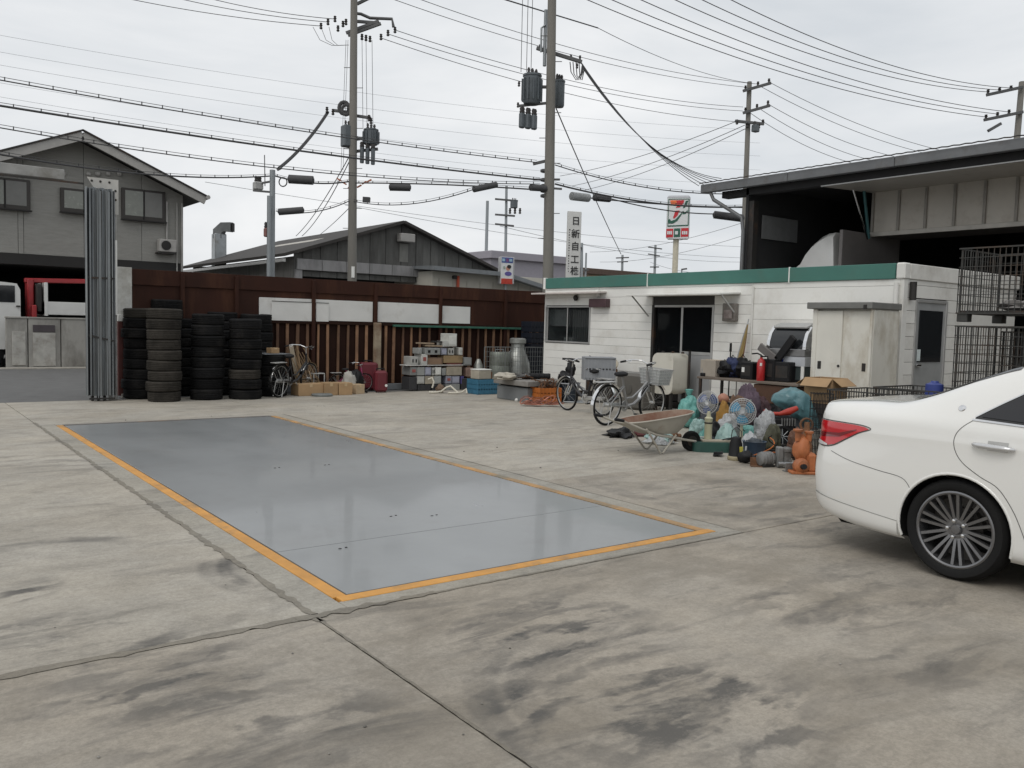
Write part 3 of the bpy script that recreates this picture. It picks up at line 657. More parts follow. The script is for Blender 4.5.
# ---------------------------------------------------------------- open dark truck shed behind the office
SX = 16.4
s0 = PX(705, 188, SX); s1 = PX(1024, 145, SX); zE = (s0.z+s1.z)/2; ySh = s0.y; yIn = PX(746, 200, SX).y
shed = B('truck_shed', 'large dark open-fronted truck shed with metal eave behind the white office', 'shed', (SX+6, 4, 0))
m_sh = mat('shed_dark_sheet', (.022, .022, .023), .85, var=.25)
m_ev = mat('eave_metal', (.15, .155, .16), .55, .3, var=.2, scale=2, dirt=(.1, .09, .08), damt=.4)
yEnd = -8
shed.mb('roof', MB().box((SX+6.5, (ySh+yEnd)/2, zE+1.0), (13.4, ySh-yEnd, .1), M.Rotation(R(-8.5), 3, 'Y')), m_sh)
n = 9; L_ = (ySh-yEnd)/n
for i in range(n): shed.bx('gutter_length', SX-.17, SX-.02, yEnd+i*L_+.004, yEnd+(i+1)*L_-.004, zE-.12, zE+.08, m_ev, .012)
nr = 40
shed.mb('roof_sheet_edge', MB().add([(SX-.22+.05*(j % 2)*0, yEnd+i*(ySh-yEnd)/200, zE+.085+.012*(i % 2)+.025*j) for j in range(2) for i in range(201)], [(i, i+1, 202+i, 201+i) for i in range(200)]), dkmetal)
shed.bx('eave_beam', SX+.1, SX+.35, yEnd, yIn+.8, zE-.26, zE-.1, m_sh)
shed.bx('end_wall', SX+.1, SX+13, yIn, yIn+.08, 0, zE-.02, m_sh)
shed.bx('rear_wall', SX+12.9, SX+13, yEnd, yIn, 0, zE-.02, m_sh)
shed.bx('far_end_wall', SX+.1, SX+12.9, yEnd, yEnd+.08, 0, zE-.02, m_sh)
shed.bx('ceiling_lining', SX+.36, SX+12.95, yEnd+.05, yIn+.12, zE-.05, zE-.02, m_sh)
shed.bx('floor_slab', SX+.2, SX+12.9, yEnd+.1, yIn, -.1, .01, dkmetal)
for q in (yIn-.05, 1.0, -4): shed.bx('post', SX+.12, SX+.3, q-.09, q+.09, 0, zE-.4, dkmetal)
shed.mb('downpipe', MB().tube([(SX-.1, ySh-.25, zE-.1), (SX-.08, ySh-.35, zE-.3), (SX+.02, yIn+.12, zE-.78), (SX+.02, yIn+.06, zE-1.1), (SX+.02, yIn+.06, .2)], .045, 8), m_ev, 40)
p0_, p1_ = PY(763, 215, yIn-.06), PY(797, 243, yIn-.06)
shed.bx('inner_board', p0_.x, p1_.x, yIn-.06, yIn-.03, p1_.z, p0_.z, mat('grey_inner_board', (.16, .165, .165), .7), .004)

# ---------------------------------------------------------------- wing-body truck parked inside it
TX0, TX1 = 17.35, 19.75; TXC = 18.55
yF = PX(872, 210, TXC).y
zh = PX(872, 235, TXC).z; ztp = PX(872, 193, TXC).z
tr = B('wing_truck', 'pale wing-bodied truck in the dark shed with its side raised', 'truck', (TXC, yF-3, 0))
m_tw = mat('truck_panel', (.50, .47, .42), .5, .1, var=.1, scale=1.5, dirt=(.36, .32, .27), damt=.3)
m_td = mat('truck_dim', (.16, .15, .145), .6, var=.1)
yB = yF-9.4
wing = tr.bx('wing_panel', TXC-.03, TXC+.02, yB, yF, zh, ztp, m_tw, .004)
yy = yF-.02
while yy > yB:
    tr.bx('wing_rib', TXC-.07, TXC-.03, yy-.06, yy, zh+.05, ztp-.02, mat('rib_grey', (.27, .255, .23), .5, .2), .006); yy -= .62
tr.bx('wing_lower_rail', TXC-.10, TXC-.031, yB, yF+.05, zh-.05, zh+.05, mat('rail_beige', (.45, .43, .39), .5, .2), .006)
tipz = PX(820, 187, 16.55).z; ytip = PX(822, 187, 16.55).y
tr.mb('wing_side', MB().add([(TXC-.02, yF+.02, ztp), (16.55, ytip, tipz), (16.55, yB, tipz), (TXC-.02, yB, ztp), (TXC-.02, yF+.02, ztp+.05), (16.55, ytip, tipz+.04), (16.55, yB, tipz+.04), (TXC-.02, yB, ztp+.05)], [(0,3,2,1), (4,5,6,7), (0,1,5,4), (1,2,6,5), (2,3,7,6), (3,0,4,7)]), m_tw)
tr.mb('wing_edge', MB().bar((16.53, ytip, tipz+.02), (16.53, yB, tipz+.02), .05, .05), alu)
tr.mb('wing_ram', MB().tube([(TXC-.5, yF-.08, ztp-.02), (TXC-.2, yF-.08, zh-.1)], .035, 8), mat('teal_ram', (.05, .14, .15), .4, .4), 40)
tr.mb('wing_ram', MB().tube([(TXC-.9, yF-.05, ztp-.02), (TXC-.25, yF-.08, zh-.12)], .02, 8), chrome, 40)
b0 = PY(845, 240, yF-.05).x; b1 = PY(897, 240, yF-.05).x
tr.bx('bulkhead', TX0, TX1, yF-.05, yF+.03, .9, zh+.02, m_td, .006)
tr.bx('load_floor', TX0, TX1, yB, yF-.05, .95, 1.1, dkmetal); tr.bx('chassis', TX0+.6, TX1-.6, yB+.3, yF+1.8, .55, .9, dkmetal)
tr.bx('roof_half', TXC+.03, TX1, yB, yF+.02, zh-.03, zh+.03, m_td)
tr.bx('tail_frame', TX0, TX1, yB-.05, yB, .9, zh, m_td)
def wedge(x0, x1, prof):   # prof in (y,z), extruded along x
    n_ = len(prof); vs_ = [(x0, *p) for p in prof]+[(x1, *p) for p in prof]
    return MB().add(vs_, [tuple(range(n_)), tuple(range(2*n_-1, n_-1, -1))]+[(i, n_+i, n_+(i+1) % n_, (i+1) % n_) for i in range(n_)])
m_twh = mat('truck_white', (.62, .62, .6), .35, coat=.3, var=.05)
ycb = yF+.15
tr.mb('cab', wedge(TX0+.03, TX1-.03, [(ycb, .6), (ycb, 2.75), (ycb+1.5, 2.75), (ycb+1.95, 2.3), (ycb+2.15, 1.5), (ycb+2.2, .6)]), m_twh)
pd = [PX(px, py, TX0+.2) for px, py in ((796, 268), (803, 262), (808, 252), (814, 244), (822, 237), (829, 233.5), (836, 232.5), (836, 268))]
ml_ = MB(); nn = len(pd)
for k_, (dx, inset) in enumerate(((0, .16), (.12, 0), (2.0, 0), (2.12, .16))):
    for p in pd: ml_.v.append((TX0+.1+dx, p.y, 2.5+(p.z-2.5)*(1-inset*.5)))
for k_ in range(3):
    for i in range(nn): ml_.f.append((k_*nn+i, k_*nn+(i+1) % nn, (k_+1)*nn+(i+1) % nn, (k_+1)*nn+i))
ml_.f += [tuple(range(nn-1, -1, -1)), tuple(range(3*nn, 4*nn))]
tr.mb('air_deflector', ml_, m_twh, 50)
for yw in (ycb+1.1, yF-6.5, yF-7.7):
    for xw in (TX0+.15, TX1-.15): tr.mb('wheel', MB().lathe([(0, -.13), (.3, -.13), (.48, -.12), (.5, -.05), (.5, .05), (.48, .12), (.3, .13), (0, .13)], 20, M.Translation((xw, yw, .5)) @ M.Rotation(R(90), 4, 'Y')), black, 40)

# ---------------------------------------------------------------- grey house over the road (left)
HY = 28.9
def hx(px, py=200): return PY(px, py, HY).x
def hzv(px, py): return PY(px, py, HY).z
hs = B('gabled_house', 'two-storey grey gabled house across the road over an open car port', 'house', (hx(78), HY+4, 0))
m_hw = mat('grey_siding', (.265, .26, .24), .75, var=.12, scale=3, stretch=(1, 1, 6), bump=.5, bscale=14, rnd=.05)
m_trim = mat('house_trim', (.36, .35, .33), .6, var=.12)
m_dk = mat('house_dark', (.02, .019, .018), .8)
xr, xc = hx(183, 230), hx(78, 140); xl = 2*xc-xr
zb, ze, zp = 3.27, hzv(183, 196), hzv(78, 141)
def zroof(x): return zp-(zp-ze)*abs(x-xc)/(xr-xc)
jx = [xl, xl+1.6, hx(18, 230), hx(84, 230), hx(140, 230)+.05, xr]
jx = sorted(jx)
for a, b in zip(jx, jx[1:]):
    a2, b2 = a+.006, b-.006; pts_ = [a2]+([xc] if a2 < xc < b2 else [])+[b2]
    poly = [(a2, zb), (b2, zb)]+[(q, zroof(q)) for q in pts_[::-1]]
    hs.mb('wall_panel', MB().prism(poly, .1, M.Translation((0, HY+.1, 0)) @ M.Rotation(R(90), 4, 'X')), m_hw)
hs.bx('upper_storey', xl+.02, xr-.02, HY+.12, HY+9, zb, ze-.05, m_hw)
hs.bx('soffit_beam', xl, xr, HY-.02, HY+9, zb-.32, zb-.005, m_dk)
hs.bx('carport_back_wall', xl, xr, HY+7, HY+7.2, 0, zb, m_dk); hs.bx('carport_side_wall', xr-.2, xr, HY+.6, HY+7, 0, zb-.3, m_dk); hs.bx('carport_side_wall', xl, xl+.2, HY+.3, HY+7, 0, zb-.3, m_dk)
hs.bx('column', hx(171, 265), xr-.02, HY, HY+.3, 0, zb-.3, m_trim)
# roof slopes with bargeboards
sl = math.atan2(zp-ze, xr-xc)
for s_ in (1, -1):
    ln_ = (xr-xc)/math.cos(sl)+.55
    cx_ = xc+s_*math.cos(sl)*ln_/2; cz_ = zp+.1-math.sin(sl)*ln_/2
    hs.mb('roof_slope', MB().box((cx_, HY+4.1, cz_), (ln_, 9.6, .10), M.Rotation(s_*sl, 3, 'Y')), mat('roof_dark', (.06, .06, .058), .7))
    hs.mb('bargeboard', MB().box((cx_, HY-.72, cz_-.04), (ln_, .05, .28), M.Rotation(s_*sl, 3, 'Y'), .006), m_trim)
    hs.mb('roof_edge_strip', MB().box((cx_, HY-.745, cz_+.10), (ln_+.03, .09, .05), M.Rotation(s_*sl, 3, 'Y'), .006), dkmetal)
    ex_ = xc+s_*math.cos(sl)*(ln_+.06)
    hs.mb('gutter', MB().tube([(ex_, HY-.8, ze-.06), (ex_, HY+9, ze-.06)], .07, 8), m_trim, 40)
def hwin(pa, pb, ya_, yb2):
    a, b, z0, z1 = hx(pa, 205), hx(pb, 205), hzv((pa+pb)/2, yb2), hzv((pa+pb)/2, ya_)
    w_ = hs.bx('window', a, b, HY-.10, HY-.002, z0, z1, mat('bronze_frame', (.035, .03, .026), .5), .008)
    o_ = hs.o; m2 = (a+b)/2
    for p, q, d_, mm in ((a+.1, m2-.02, .105, mat('curtain_pane', (.20, .21, .185), .25, var=.15, spec=.6)), (m2+.03, b-.1, .108, mat('shutter_pane', (.17, .17, .16), .4, var=.1))):
        MB().box(V(((p+q)/2, HY-d_, (z0+z1)/2+.03))-o_, (q-p, .006, z1-z0-.2), None, .0).build('pane', mm, w_)
    MB().box(V((m2, HY-.115, (z0+z1)/2))-o_, (.04, .02, z1-z0-.08), None, .003).build('sash', m_dk, w_)
    MB().box(V(((a+b)/2, HY-.14, z0-.01))-o_, (b-a+.06, .12, .04), None, .004).build('sill', m_dk, w_)
hwin(121, 164.5, 190, 221); hwin(-22, 30, 178, 209); hwin(60, 106, 190, 214)
a, b = hx(156.5, 245), hx(173.5, 245); z0, z1 = hzv(165, 252.5), hzv(165, 240)
hs.bx('air_conditioner', a, b, HY-.36, HY-.06, z0, z1, m_trim, .02)
hs.mb('fan_grille', MB().lathe([(0, .0), (.14, .0), (.15, .015), (.0, .02)], 18, M.Translation((a+.2, HY-.365, (z0+z1)/2)) @ M.Rotation(R(90), 4, 'X')), m_dk, 40)
hs.bx('unit_bracket', a-.05, b+.0, HY-.34, HY-.01, z0-.06, z0-.01, dkmetal)
for px, t_ in ((166.5, 3.0), (176.5, 2.0), (181.5, 3.0)): hs.mb('conduit', MB().tube([(hx(px, 225), HY-.05, ze-.25), (hx(px, 225), HY-.05, z1 if px < 170 else zb-.4)], .012*t_, 6), m_trim, 40)
for px in (51, 54, 63, 88, 97.5, 108, 119): hs.bx('vent_cap', hx(px, 172)-.07, hx(px, 172)+.07, HY-.1, HY, hzv(px, 174)-.06, hzv(px, 174)+.06, m_trim, .03)

# block wall and kerbside bits
WY_ = 27.45
bw = B('garden_wall', 'weathered grey concrete garden wall along the far kerb', 'wall', (PY(46, 368, WY_).x, WY_, 0))
m_bw = mat('stained_concrete', (.31, .30, .275), .85, var=.2, scale=1.5, dirt=(.14, .13, .115), dscale=1.2, damt=.6, stretch=(1, 1, .45))
ws = [PY(px, 340, WY_).x for px in (5.5, 28, 61, 90, 140)]; wt = PY(46, 319, WY_).z
for a, b in zip(ws, ws[1:]): bw.bx('wall_bay', a+.012, b-.012, WY_, WY_+.15, 0, wt, m_bw, .012)
bw.bx('coping', ws[0], ws[-1], WY_-.02, WY_+.17, wt, wt+.05, m_bw, .008)
def wbx(n_, pa, pb, ya_, yb2, d_, m): bw.bx(n_, PY(pa, 340, WY_).x, PY(pb, 340, WY_).x, WY_-d_, WY_+.01, PY(46, yb2, WY_).z, PY(46, ya_, WY_).z, m, .006)
wbx('hatch_panel', 12, 25.5, 332, 365, .03, mat('pale_panel', (.4, .39, .36), .8, var=.2, dirt=(.2, .18, .15), damt=.4)); wbx('letter_slot', 33, 55, 325, 332, .025, mat('slot', (.06, .05, .055), .6)); wbx('hatch_panel', 33, 55.5, 333, 366, .02, mat('pale_panel', (.4, .39, .36)))

# red crane truck standing in the car port
KY = 28.0
ck = B('crane_truck', 'white truck with red loader crane parked under the grey house', 'truck', (PY(45, 360, KY).x, KY+1, 0))
def kx(px, py=300): return PY(px, py, KY).x
def kz(px, py): return PY(px, py, KY).z
ck.mb('cab', MB().prism([(kx(-30), .5), (kx(20.5), .5), (kx(20.5), kz(20, 290)), (kx(17), kz(17, 283.5)), (kx(0), kz(0, 281.5)), (kx(-22), kz(-20, 281)), (kx(-32), kz(-20, 300))], 1.7, M.Translation((0, KY+1.7, 0)) @ M.Rotation(R(90), 4, 'X')), m_twh)
ck.bx('side_window', kx(-18), kx(15), KY-.012, KY, kz(0, 302), kz(0, 285), dglass, .004)
ck.bx('grab_handle', kx(16), kx(20), KY-.05, KY-.01, kz(18, 307), kz(18, 305.5), dkmetal, .004)
ck.bx('flat_bed', kx(44.5), kx(130), KY, KY+1.8, kz(60, 315), kz(60, 302), m_twh, .01)
ck.bx('bed_headboard', kx(44.5), kx(48), KY-.01, KY+1.8, kz(46, 316), kz(46, 282.5), m_twh, .01)
ck.bx('chassis', kx(-10), kx(130), KY+.4, KY+1.4, .4, .8, dkmetal)
m_red = mat('crane_red', (.30, .018, .022), .45, var=.2, coat=.2)
ck.bx('crane_column', kx(29), kx(36), KY+.3, KY+.8, kz(32, 318), kz(32, 278.5), m_red, .03)
ck.mb('crane_boom', MB().bar((kx(27), KY+.5, kz(30, 280)), (kx(125), KY+.5, kz(110, 281)), .2, .13, .02), m_red)
ck.bx('outrigger', kx(32), kx(36.5), KY-.05, KY+.2, kz(34, 319), kz(34, 305), m_red, .02)
ck.bx('crane_controls', kx(37), kx(43), KY+.1, KY+.6, kz(40, 312), kz(40, 284), dkmetal, .03)
for px in (-12, 62, 100): ck.mb('wheel', MB().lathe([(0, -.12), (.28, -.12), (.38, -.1), (.4, 0), (.38, .1), (.28, .12), (0, .12)], 18, M.Translation((kx(px), KY+.15, .4)) @ M.Rotation(R(90), 4, 'X')), black, 40)

# ---------------------------------------------------------------- grey warehouse (middle)
QY = 27.3
def qx(px, py=255): return PY(px, py, QY).x
def qz(px, py): return PY(px, py, QY).z
qh = B('warehouse', 'dark grey gabled warehouse with slate roof and pale fascia over its doorway', 'warehouse', (qx(400), QY+6, 0))
x0, xp, x1 = qx(294), qx(400, 222), qx(492, 268); ze0, zpk, ze1 = qz(294, 253), qz(400, 224), qz(492, 271)
m_qw = mat('warehouse_sheet', (.135, .135, .127), .85, var=.25, scale=2, dirt=(.07, .068, .064), dscale=1.2, damt=.6, stretch=(1, 1, .25))
def qroof(x): return ze0+(zpk-ze0)*(x-x0)/(xp-x0) if x < xp else zpk+(ze1-zpk)*(x-xp)/(x1-xp)
zo = qz(360, 276)
nbd = 26
for i in range(nbd):
    a, b = x0+(x1-x0)*i/nbd, x0+(x1-x0)*(i+1)/nbd
    pts_ = [a]+([xp] if a < xp < b else [])+[b]
    lo = 0 if a > qx(433) else 3.0
    qh.mb('gable_sheet', MB().prism([(a+.006, lo), (b-.006, lo)]+[(q-(.006 if q == b else -.006 if q == a else 0), qroof(q)) for q in pts_[::-1]], .05+.02*(i % 2), M.Translation((0, QY+.05, 0)) @ M.Rotation(R(90), 4, 'X')), m_qw)
yb2 = PX(193, 266, x0).y
qh.bx('side_wall', x0, x0+.06, QY+.05, yb2, 0, ze0-.1, mat('side_wall_grey', (.18, .175, .165), .8, var=.2, stretch=(1, 2, .3), dirt=(.1, .1, .09), damt=.4), 0)
qh.bx('rear_wall', x0, x1, yb2-.1, yb2, 0, ze0, m_qw); qh.bx('side_wall', x1-.06, x1, QY+.1, yb2, 0, ze1, m_qw)
m_qr = mat('slate_roof', (.04, .036, .033), .8, var=.3, scale=3, dirt=(.06, .054, .05), damt=.3)
def roofq(xa, za, xb, zb_, nm='roof_slope'):
    d = V((xb-xa, 0, zb_-za)); nrm = V((-d.z, 0, d.x)).normalized()*.1
    if nrm.z < 0: nrm = -nrm
    pts_ = []
    for yy_ in (QY-.35, yb2+.2):
        pts_ += [V((xa, yy_, za)), V((xb, yy_, zb_)), V((xb, yy_, zb_))+nrm, V((xa, yy_, za))+nrm]
    return qh.mb(nm, MB().add(pts_, [(0,1,2,3), (7,6,5,4), (0,4,5,1), (1,5,6,2), (2,6,7,3), (3,7,4,0)]), m_qr)
e = .45
roofq(x0-e, ze0-e*(zpk-ze0)/(xp-x0), xp, zpk); roofq(xp, zpk, x1+e, ze1-e*(zpk-ze1)/(x1-xp))
qh.mb('eave_gutter', MB().bar((x0-e-.05, QY-.4, ze0-.28), (x0-e-.05, yb2+.2, ze0-.28), .1, .1), alu)
p_ = [PX(px, py, x0+1.6) for px, py in ((300, 240), (340, 234))]
tslope = (zpk-ze0)/(xp-x0)
def onroof(x, y): return V((x, y, ze0+(x-x0)*tslope+.115))
ysk = QY+2.4
qh.mb('roof_light', MB().add([onroof(x0+1.7, ysk), onroof(x0+2.15, ysk), onroof(x0+2.15, ysk+4.4), onroof(x0+1.7, ysk+4.4)]+[onroof(x0+1.7, ysk)-V((0, 0, .06)), onroof(x0+2.15, ysk)-V((0, 0, .06)), onroof(x0+2.15, ysk+4.4)-V((0, 0, .06)), onroof(x0+1.7, ysk+4.4)-V((0, 0, .06))], [(0,1,2,3), (0,4,5,1), (1,5,6,2), (2,6,7,3), (3,7,4,0)]), mat('roof_light_sheet', (.42, .40, .36), .6))
a, b = qx(295.5, 263), qx(433, 272); n = 6
zft, zfb = qz(360, 263), qz(360, 273.5)
m_fa = mat('pale_fascia', (.29, .285, .285), .7, var=.2, scale=2, dirt=(.15, .15, .15), damt=.5, stretch=(1, 1, .3))
for i in range(n): qh.bx('fascia_panel', a+(b-a)*i/n+.008, a+(b-a)*(i+1)/n-.008, QY-.14, QY-.05, zfb, zft, m_fa, .006)
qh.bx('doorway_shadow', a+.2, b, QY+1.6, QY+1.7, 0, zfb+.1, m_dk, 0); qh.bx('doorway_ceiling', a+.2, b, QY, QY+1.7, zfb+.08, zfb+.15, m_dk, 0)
for px in (298, 425): qh.bx('door_post', qx(px)-.12, qx(px)+.12, QY-.1, QY+.1, 0, zfb, m_fa)
p1 = PY(403, 238, QY); qh.bx('wall_unit', p1.x-.3, p1.x+.28, QY-.4, QY-.08, p1.z-.16, p1.z+.13, m_trim, .02)
qh.bx('wall_stain_sheet', p1.x-.15, p1.x+.2, QY-.03, QY-.022, qz(403, 262), p1.z-.2, mat('pale_stain', (.2, .2, .185), .9, var=.2, stretch=(1, 1, .3)), 0)
# ventilation stack on the roof
yv = yb2-1.5; pv = PX(219, 252, x0+.9)
vx, vy = pv.x, pv.y
vt = PX(222, 238, x0+.9).z
wv = abs(PX(231, 240, x0+.9).y-PX(219, 240, x0+.9).y)*.5
qh.mb('vent_stack', MB().box((vx, vy, (ze0+vt)/2), (.5, .5, vt-ze0+.4), None, .03), steel)
qh.mb('vent_hood', MB().tube([(vx, vy, vt+.0), (vx, vy, vt+.3), (vx+.15, vy-.1, vt+.5), (vx+.45, vy-.3, vt+.5)], [.27, .28, .28, .3], 4), mat('duct_grey', (.17, .175, .175), .5, .4, var=.2), 40)
qh.mb('vent_mouth', MB().box((vx+.50, vy-.33, vt+.5), (.06, .36, .36), R(-30)), m_dk)

# ---------------------------------------------------------------- low cream annex and pale long building behind
AY = 26.2
an = B('cream_annex', 'low cream annex with blue-grey roof right of the warehouse', 'annex', (PY(470, 285, AY).x, AY+2, 0))
def ax_(px, py=280): return PY(px, py, AY).x
a, b = ax_(432), ax_(560); zt_ = PY(470, 272, AY).z
an.bx('wall', a, b, AY, AY+4, 0, zt_-.05, mat('cream_wall', (.50, .48, .42), .8, var=.1, scale=1.5), .005)
for i in range(10): an.bx('wall_rib', a+(b-a)*(i+.5)/10-.02, a+(b-a)*(i+.5)/10+.02, AY-.02, AY-.001, 0, zt_-.3, mat('cream_rib', (.42, .40, .35), .8), 0)
an.mb('roof', MB().add([(a-.2, AY-.5, zt_-.05), (ax_(497), AY-.5, zt_-.1), (b+.2, AY-.5, zt_-.75), (b+.2, AY+4.2, zt_-.45), (ax_(497), AY+4.2, zt_+.2), (a-.2, AY+4.2, zt_+.25), (a-.2, AY-.5, zt_+.1), (ax_(497), AY-.5, zt_+.05), (b+.2, AY-.5, zt_-.6)], [(6, 7, 4, 5), (7, 8, 3, 4), (0, 1, 7, 6), (1, 2, 8, 7), (0, 5, 4, 1), (1, 4, 3, 2), (0, 6, 5), (2, 3, 8)]), mat('annex_roof', (.20, .215, .225), .6, var=.15))
q_ = PY(457, 284, AY); an.bx('red_pipe', q_.x-.05, q_.x+.05, AY-.1, AY-.03, 1.5, PY(457, 276, AY).z, mat('red_orange', (.55, .10, .05), .6), .01)
an.bx('wall_lamp', q_.x-.25, q_.x-.12, AY-.2, AY-.03, PY(452, 279, AY).z, PY(452, 275.5, AY).z, dkmetal, .02)
def farbox(name, label, cat, pa, pb, yt, Y, dep, m, extra=None, zb=0):
    o = B(name, label, cat, (PY((pa+pb)/2, 300, Y).x, Y+dep/2, 0))
    a, b = PY(pa, yt, Y).x, PY(pb, yt, Y).x; z_ = PY((pa+pb)/2, yt, Y).z
    o.bx('wall', a, b, Y, Y+dep, zb, z_, m, .02)
    return o, a, b, z_
o, a, b, z_ = farbox('long_flat_building', 'long flat lavender-grey building behind the small advertising sign', 'building', 491, 568, 261.5, 46, 14, mat('lavender_grey', (.30, .285, .32), .7, var=.06))
o.bx('parapet', a-.2, b+.2, 45.7, 60.2, z_, z_+.5, mat('lavender_grey', (.3, .285, .32)), .03)
o.bx('window_band', a+2.0, b+.1, 45.85, 45.97, z_-2.4, z_-1.35, m_dk)
for i in range(6): o.bx('window_pane', a+2.3+i*(b-a-2.6)/6, a+2.2+(i+1)*(b-a-2.6)/6, 45.8, 45.845, z_-2.25, z_-1.5, dglass, 0)
o, a, b, z_ = farbox('brown_roofed_building', 'low building with dark brown roof line and orange panel beyond the office roof', 'building', 582, 668, 277, 62, 10, mat('tan_wall', (.38, .31, .23), .8, var=.1))
o.bx('roof_band', a-.6, b+.6, 61.4, 72.4, z_, z_+.55, mat('brown_roof', (.085, .055, .04), .7), .03)
o.bx('orange_panel', a+(b-a)*.28, a+(b-a)*.5, 61.85, 61.98, z_-1.4, z_-.05, mat('orange_panel', (.40, .19, .09), .7), .01)
NTH = ['first', 'second', 'third', 'fourth', 'fifth', 'sixth']
# ================================================================== POLES, CABLES, SIGNS
m_pole = mat('pole_concrete', (.20, .19, .17), .9, var=.16, scale=2, dirt=(.13, .12, .105), damt=.4, stretch=(1, 1, .2))
m_pst = mat('pole_steel', (.27, .29, .30), .5, .5, var=.15, scale=2, stretch=(1, 1, .2))
m_tf = mat('transformer_grey', (.105, .12, .13), .5, .2, var=.2)
m_ins = mat('insulator_dark', (.03, .026, .024), .35)
m_cab_ = mat('cable_black', (.06, .06, .062), .75)
m_arm = mat('arm_steel', (.11, .11, .11), .5, .5, var=.2)
def depth_of(p): return (V(p)-EYE).dot(FW)
class Pole(B):
    def __init__(s, name, label, pb, pt, D=None, Y=None, r0=.15, r1=.11, top=None, m=None, cat='utility pole', group=None):
        pbw = PY(*pb, Y) if Y else PD(*pb, D); s.D = depth_of(pbw)
        ptw = PY(*pt, pbw.y) if Y else PD(*pt, s.D)
        d = (ptw-pbw); k0 = -pbw.z/d.z; base = pbw+d*k0; kt = (top-pbw.z)/d.z if top else 1.
        s.base, s.tip = base, pbw+d*kt
        super().__init__(name, label, cat, base, group)
        s.mb('shaft', MB().tube([base+(s.tip-base)*q for q in (0, .25, .5, .75, 1)], [r0+(r1-r0)*q for q in (0, .25, .5, .75, 1)], 14), m or m_pole, 50)
        s.r = r0
    def at(s, px, py, toward=0.): return PD(px, py, s.D-toward)
    def arm(s, pa, pb, w_=.09, toward=.18, m=None, name='crossarm'):
        a, b = s.at(*pa, toward), s.at(*pb, toward); s.mb(name, MB().bar(a, b, w_, w_*1.1, .006), m or m_arm); return a, b
    def ins(s, px, py, toward=.18, h=.14, r_=.04, name='insulator'):
        p = s.at(px, py, toward); s.mb(name, MB().lathe([(.02, -h/2), (r_, -h*.35), (r_*.6, -h*.1), (r_, h*.1), (r_*.6, h*.25), (r_*.9, h*.4), (.02, h/2)], 8, M.Translation(p)), m_ins, 50)
    def can(s, pxc, py0, py1, wpx, toward=0., m=None, fins=True, name='transformer', box=False):
        t_, b_ = s.at(pxc, py0, toward), s.at(pxc, py1, toward); r_ = wpx/2*(s.D-toward)/FPX; c = (t_+b_)/2; h = (t_-b_).length
        if box: o = s.mb(name, MB().box(c, (r_*2, r_*1.6, h), None, .03), m or m_tf)
        else:
            mbb = MB().lathe([(0, -h/2), (r_*.8, -h/2), (r_*.92, -h*.44), (r_*.92, h*.40), (r_, h*.40), (r_, h*.46), (r_*.5, h/2), (0, h/2)], 18, M.Translation(c)); o = s.mb(name, mbb, m or m_tf, 40)
        if fins and not box:
            for i in range(12):
                a = 2*math.pi*i/12; f_ = MB().box((c.x+math.cos(a)*r_*.95, c.y+math.sin(a)*r_*.95, c.z-.04*h), (.09, .025, h*.72), a); s.mb('cooling_fin', f_, m or m_tf, None, o)
        for i in (-1, 0, 1): s.mb('bushing', MB().lathe([(.03, 0), (.05, .04), (.03, .08), (.045, .12), (.02, .18)], 8, M.Translation(c+V((i*r_*.5, 0, h*.46)))), m_ins, 50, o)
        return o
    def steps(s, z0, z1, n_=8):
        for i in range(n_):
            q = z0+(z1-z0)*i/(n_-1); f_ = (q-s.base.z)/(s.tip.z-s.base.z); p = s.base+(s.tip-s.base)*f_; sg = 1 if i % 2 else -1
            s.mb('step_bolt', MB().tube([p, p+RT*(sg*.30)], .011, 6), m_arm)
# ---- tall middle pole by the office
C = Pole('utility_pole', 'tall concrete utility pole with transformers rising behind the office', (548, 280), (552, 0), Y=18.8, r0=.165, r1=.105, top=13.0)
C.can(532, 74, 104, 19, .35); C.can(559, 80, 107, 12, -.25, fins=False)
C.arm((536.5, 48), (582, 62), .085); C.arm((541, 87), (552, 87), .07, .3, name='bracket'); C.arm((518, 106), (548, 103), .06, .3, name='bracket'); C.arm((533, 164), (550, 160), .07, .2, name='bracket')
for px, py in ((540, 47), (571, 57), (580, 58), (577, 66), (519, 84), (518, 105)): C.ins(px, py)
for i in range(3): C.can(522+i*6, 113+i*1.0, 128+i*.8, 6, .4, fins=False, name='cutout_switch', box=True)
C.mb('riser_pipe', MB().tube([C.at(546, 10, .2), C.at(545, 40, .2), C.at(544.5, 66, .2)], .05, 8), m_pst, 50)
C.mb('riser_pipe', MB().tube([C.at(545.5, 25, .25), C.at(541.5, 28, .25), C.at(541, 52, .25)], .03, 8), m_pst, 50)
for k_ in range(4): C.mb('jumper_lead', MB().tube([C.at(570+3*k_, 62, .2), C.at(571+3*k_, 72+2*k_, .2), C.at(576+2*k_, 80, .25), C.at(581+k_, 74-k_, .2), C.at(582, 66, .2)], .014, 6), m_cab_)
for k_, px in enumerate((521, 526.5, 531)): C.mb('drop_lead', MB().tube([C.at(px+2, -20, .3), C.at(px, 72, .3)], .009, 5), m_cab_)
for z_ in (171, 180, 186, 191, 196): 
    p = C.at(547, z_); C.mb('pole_band', MB().lathe([(.16, -.04), (.19, -.03), (.19, .03), (.16, .04)], 12, M.Translation(p)), m_arm, 40)
C.arm((533, 179.5), (560, 179.5), .05, .2, name='bracket'); C.arm((535, 187), (562, 189), .05, .2, name='bracket'); C.steps(4, 9.5, 9)
C.mb('pole_tag', MB().box(C.at(549, 255, .17), (.10, .01, .3), R(-37)), white)
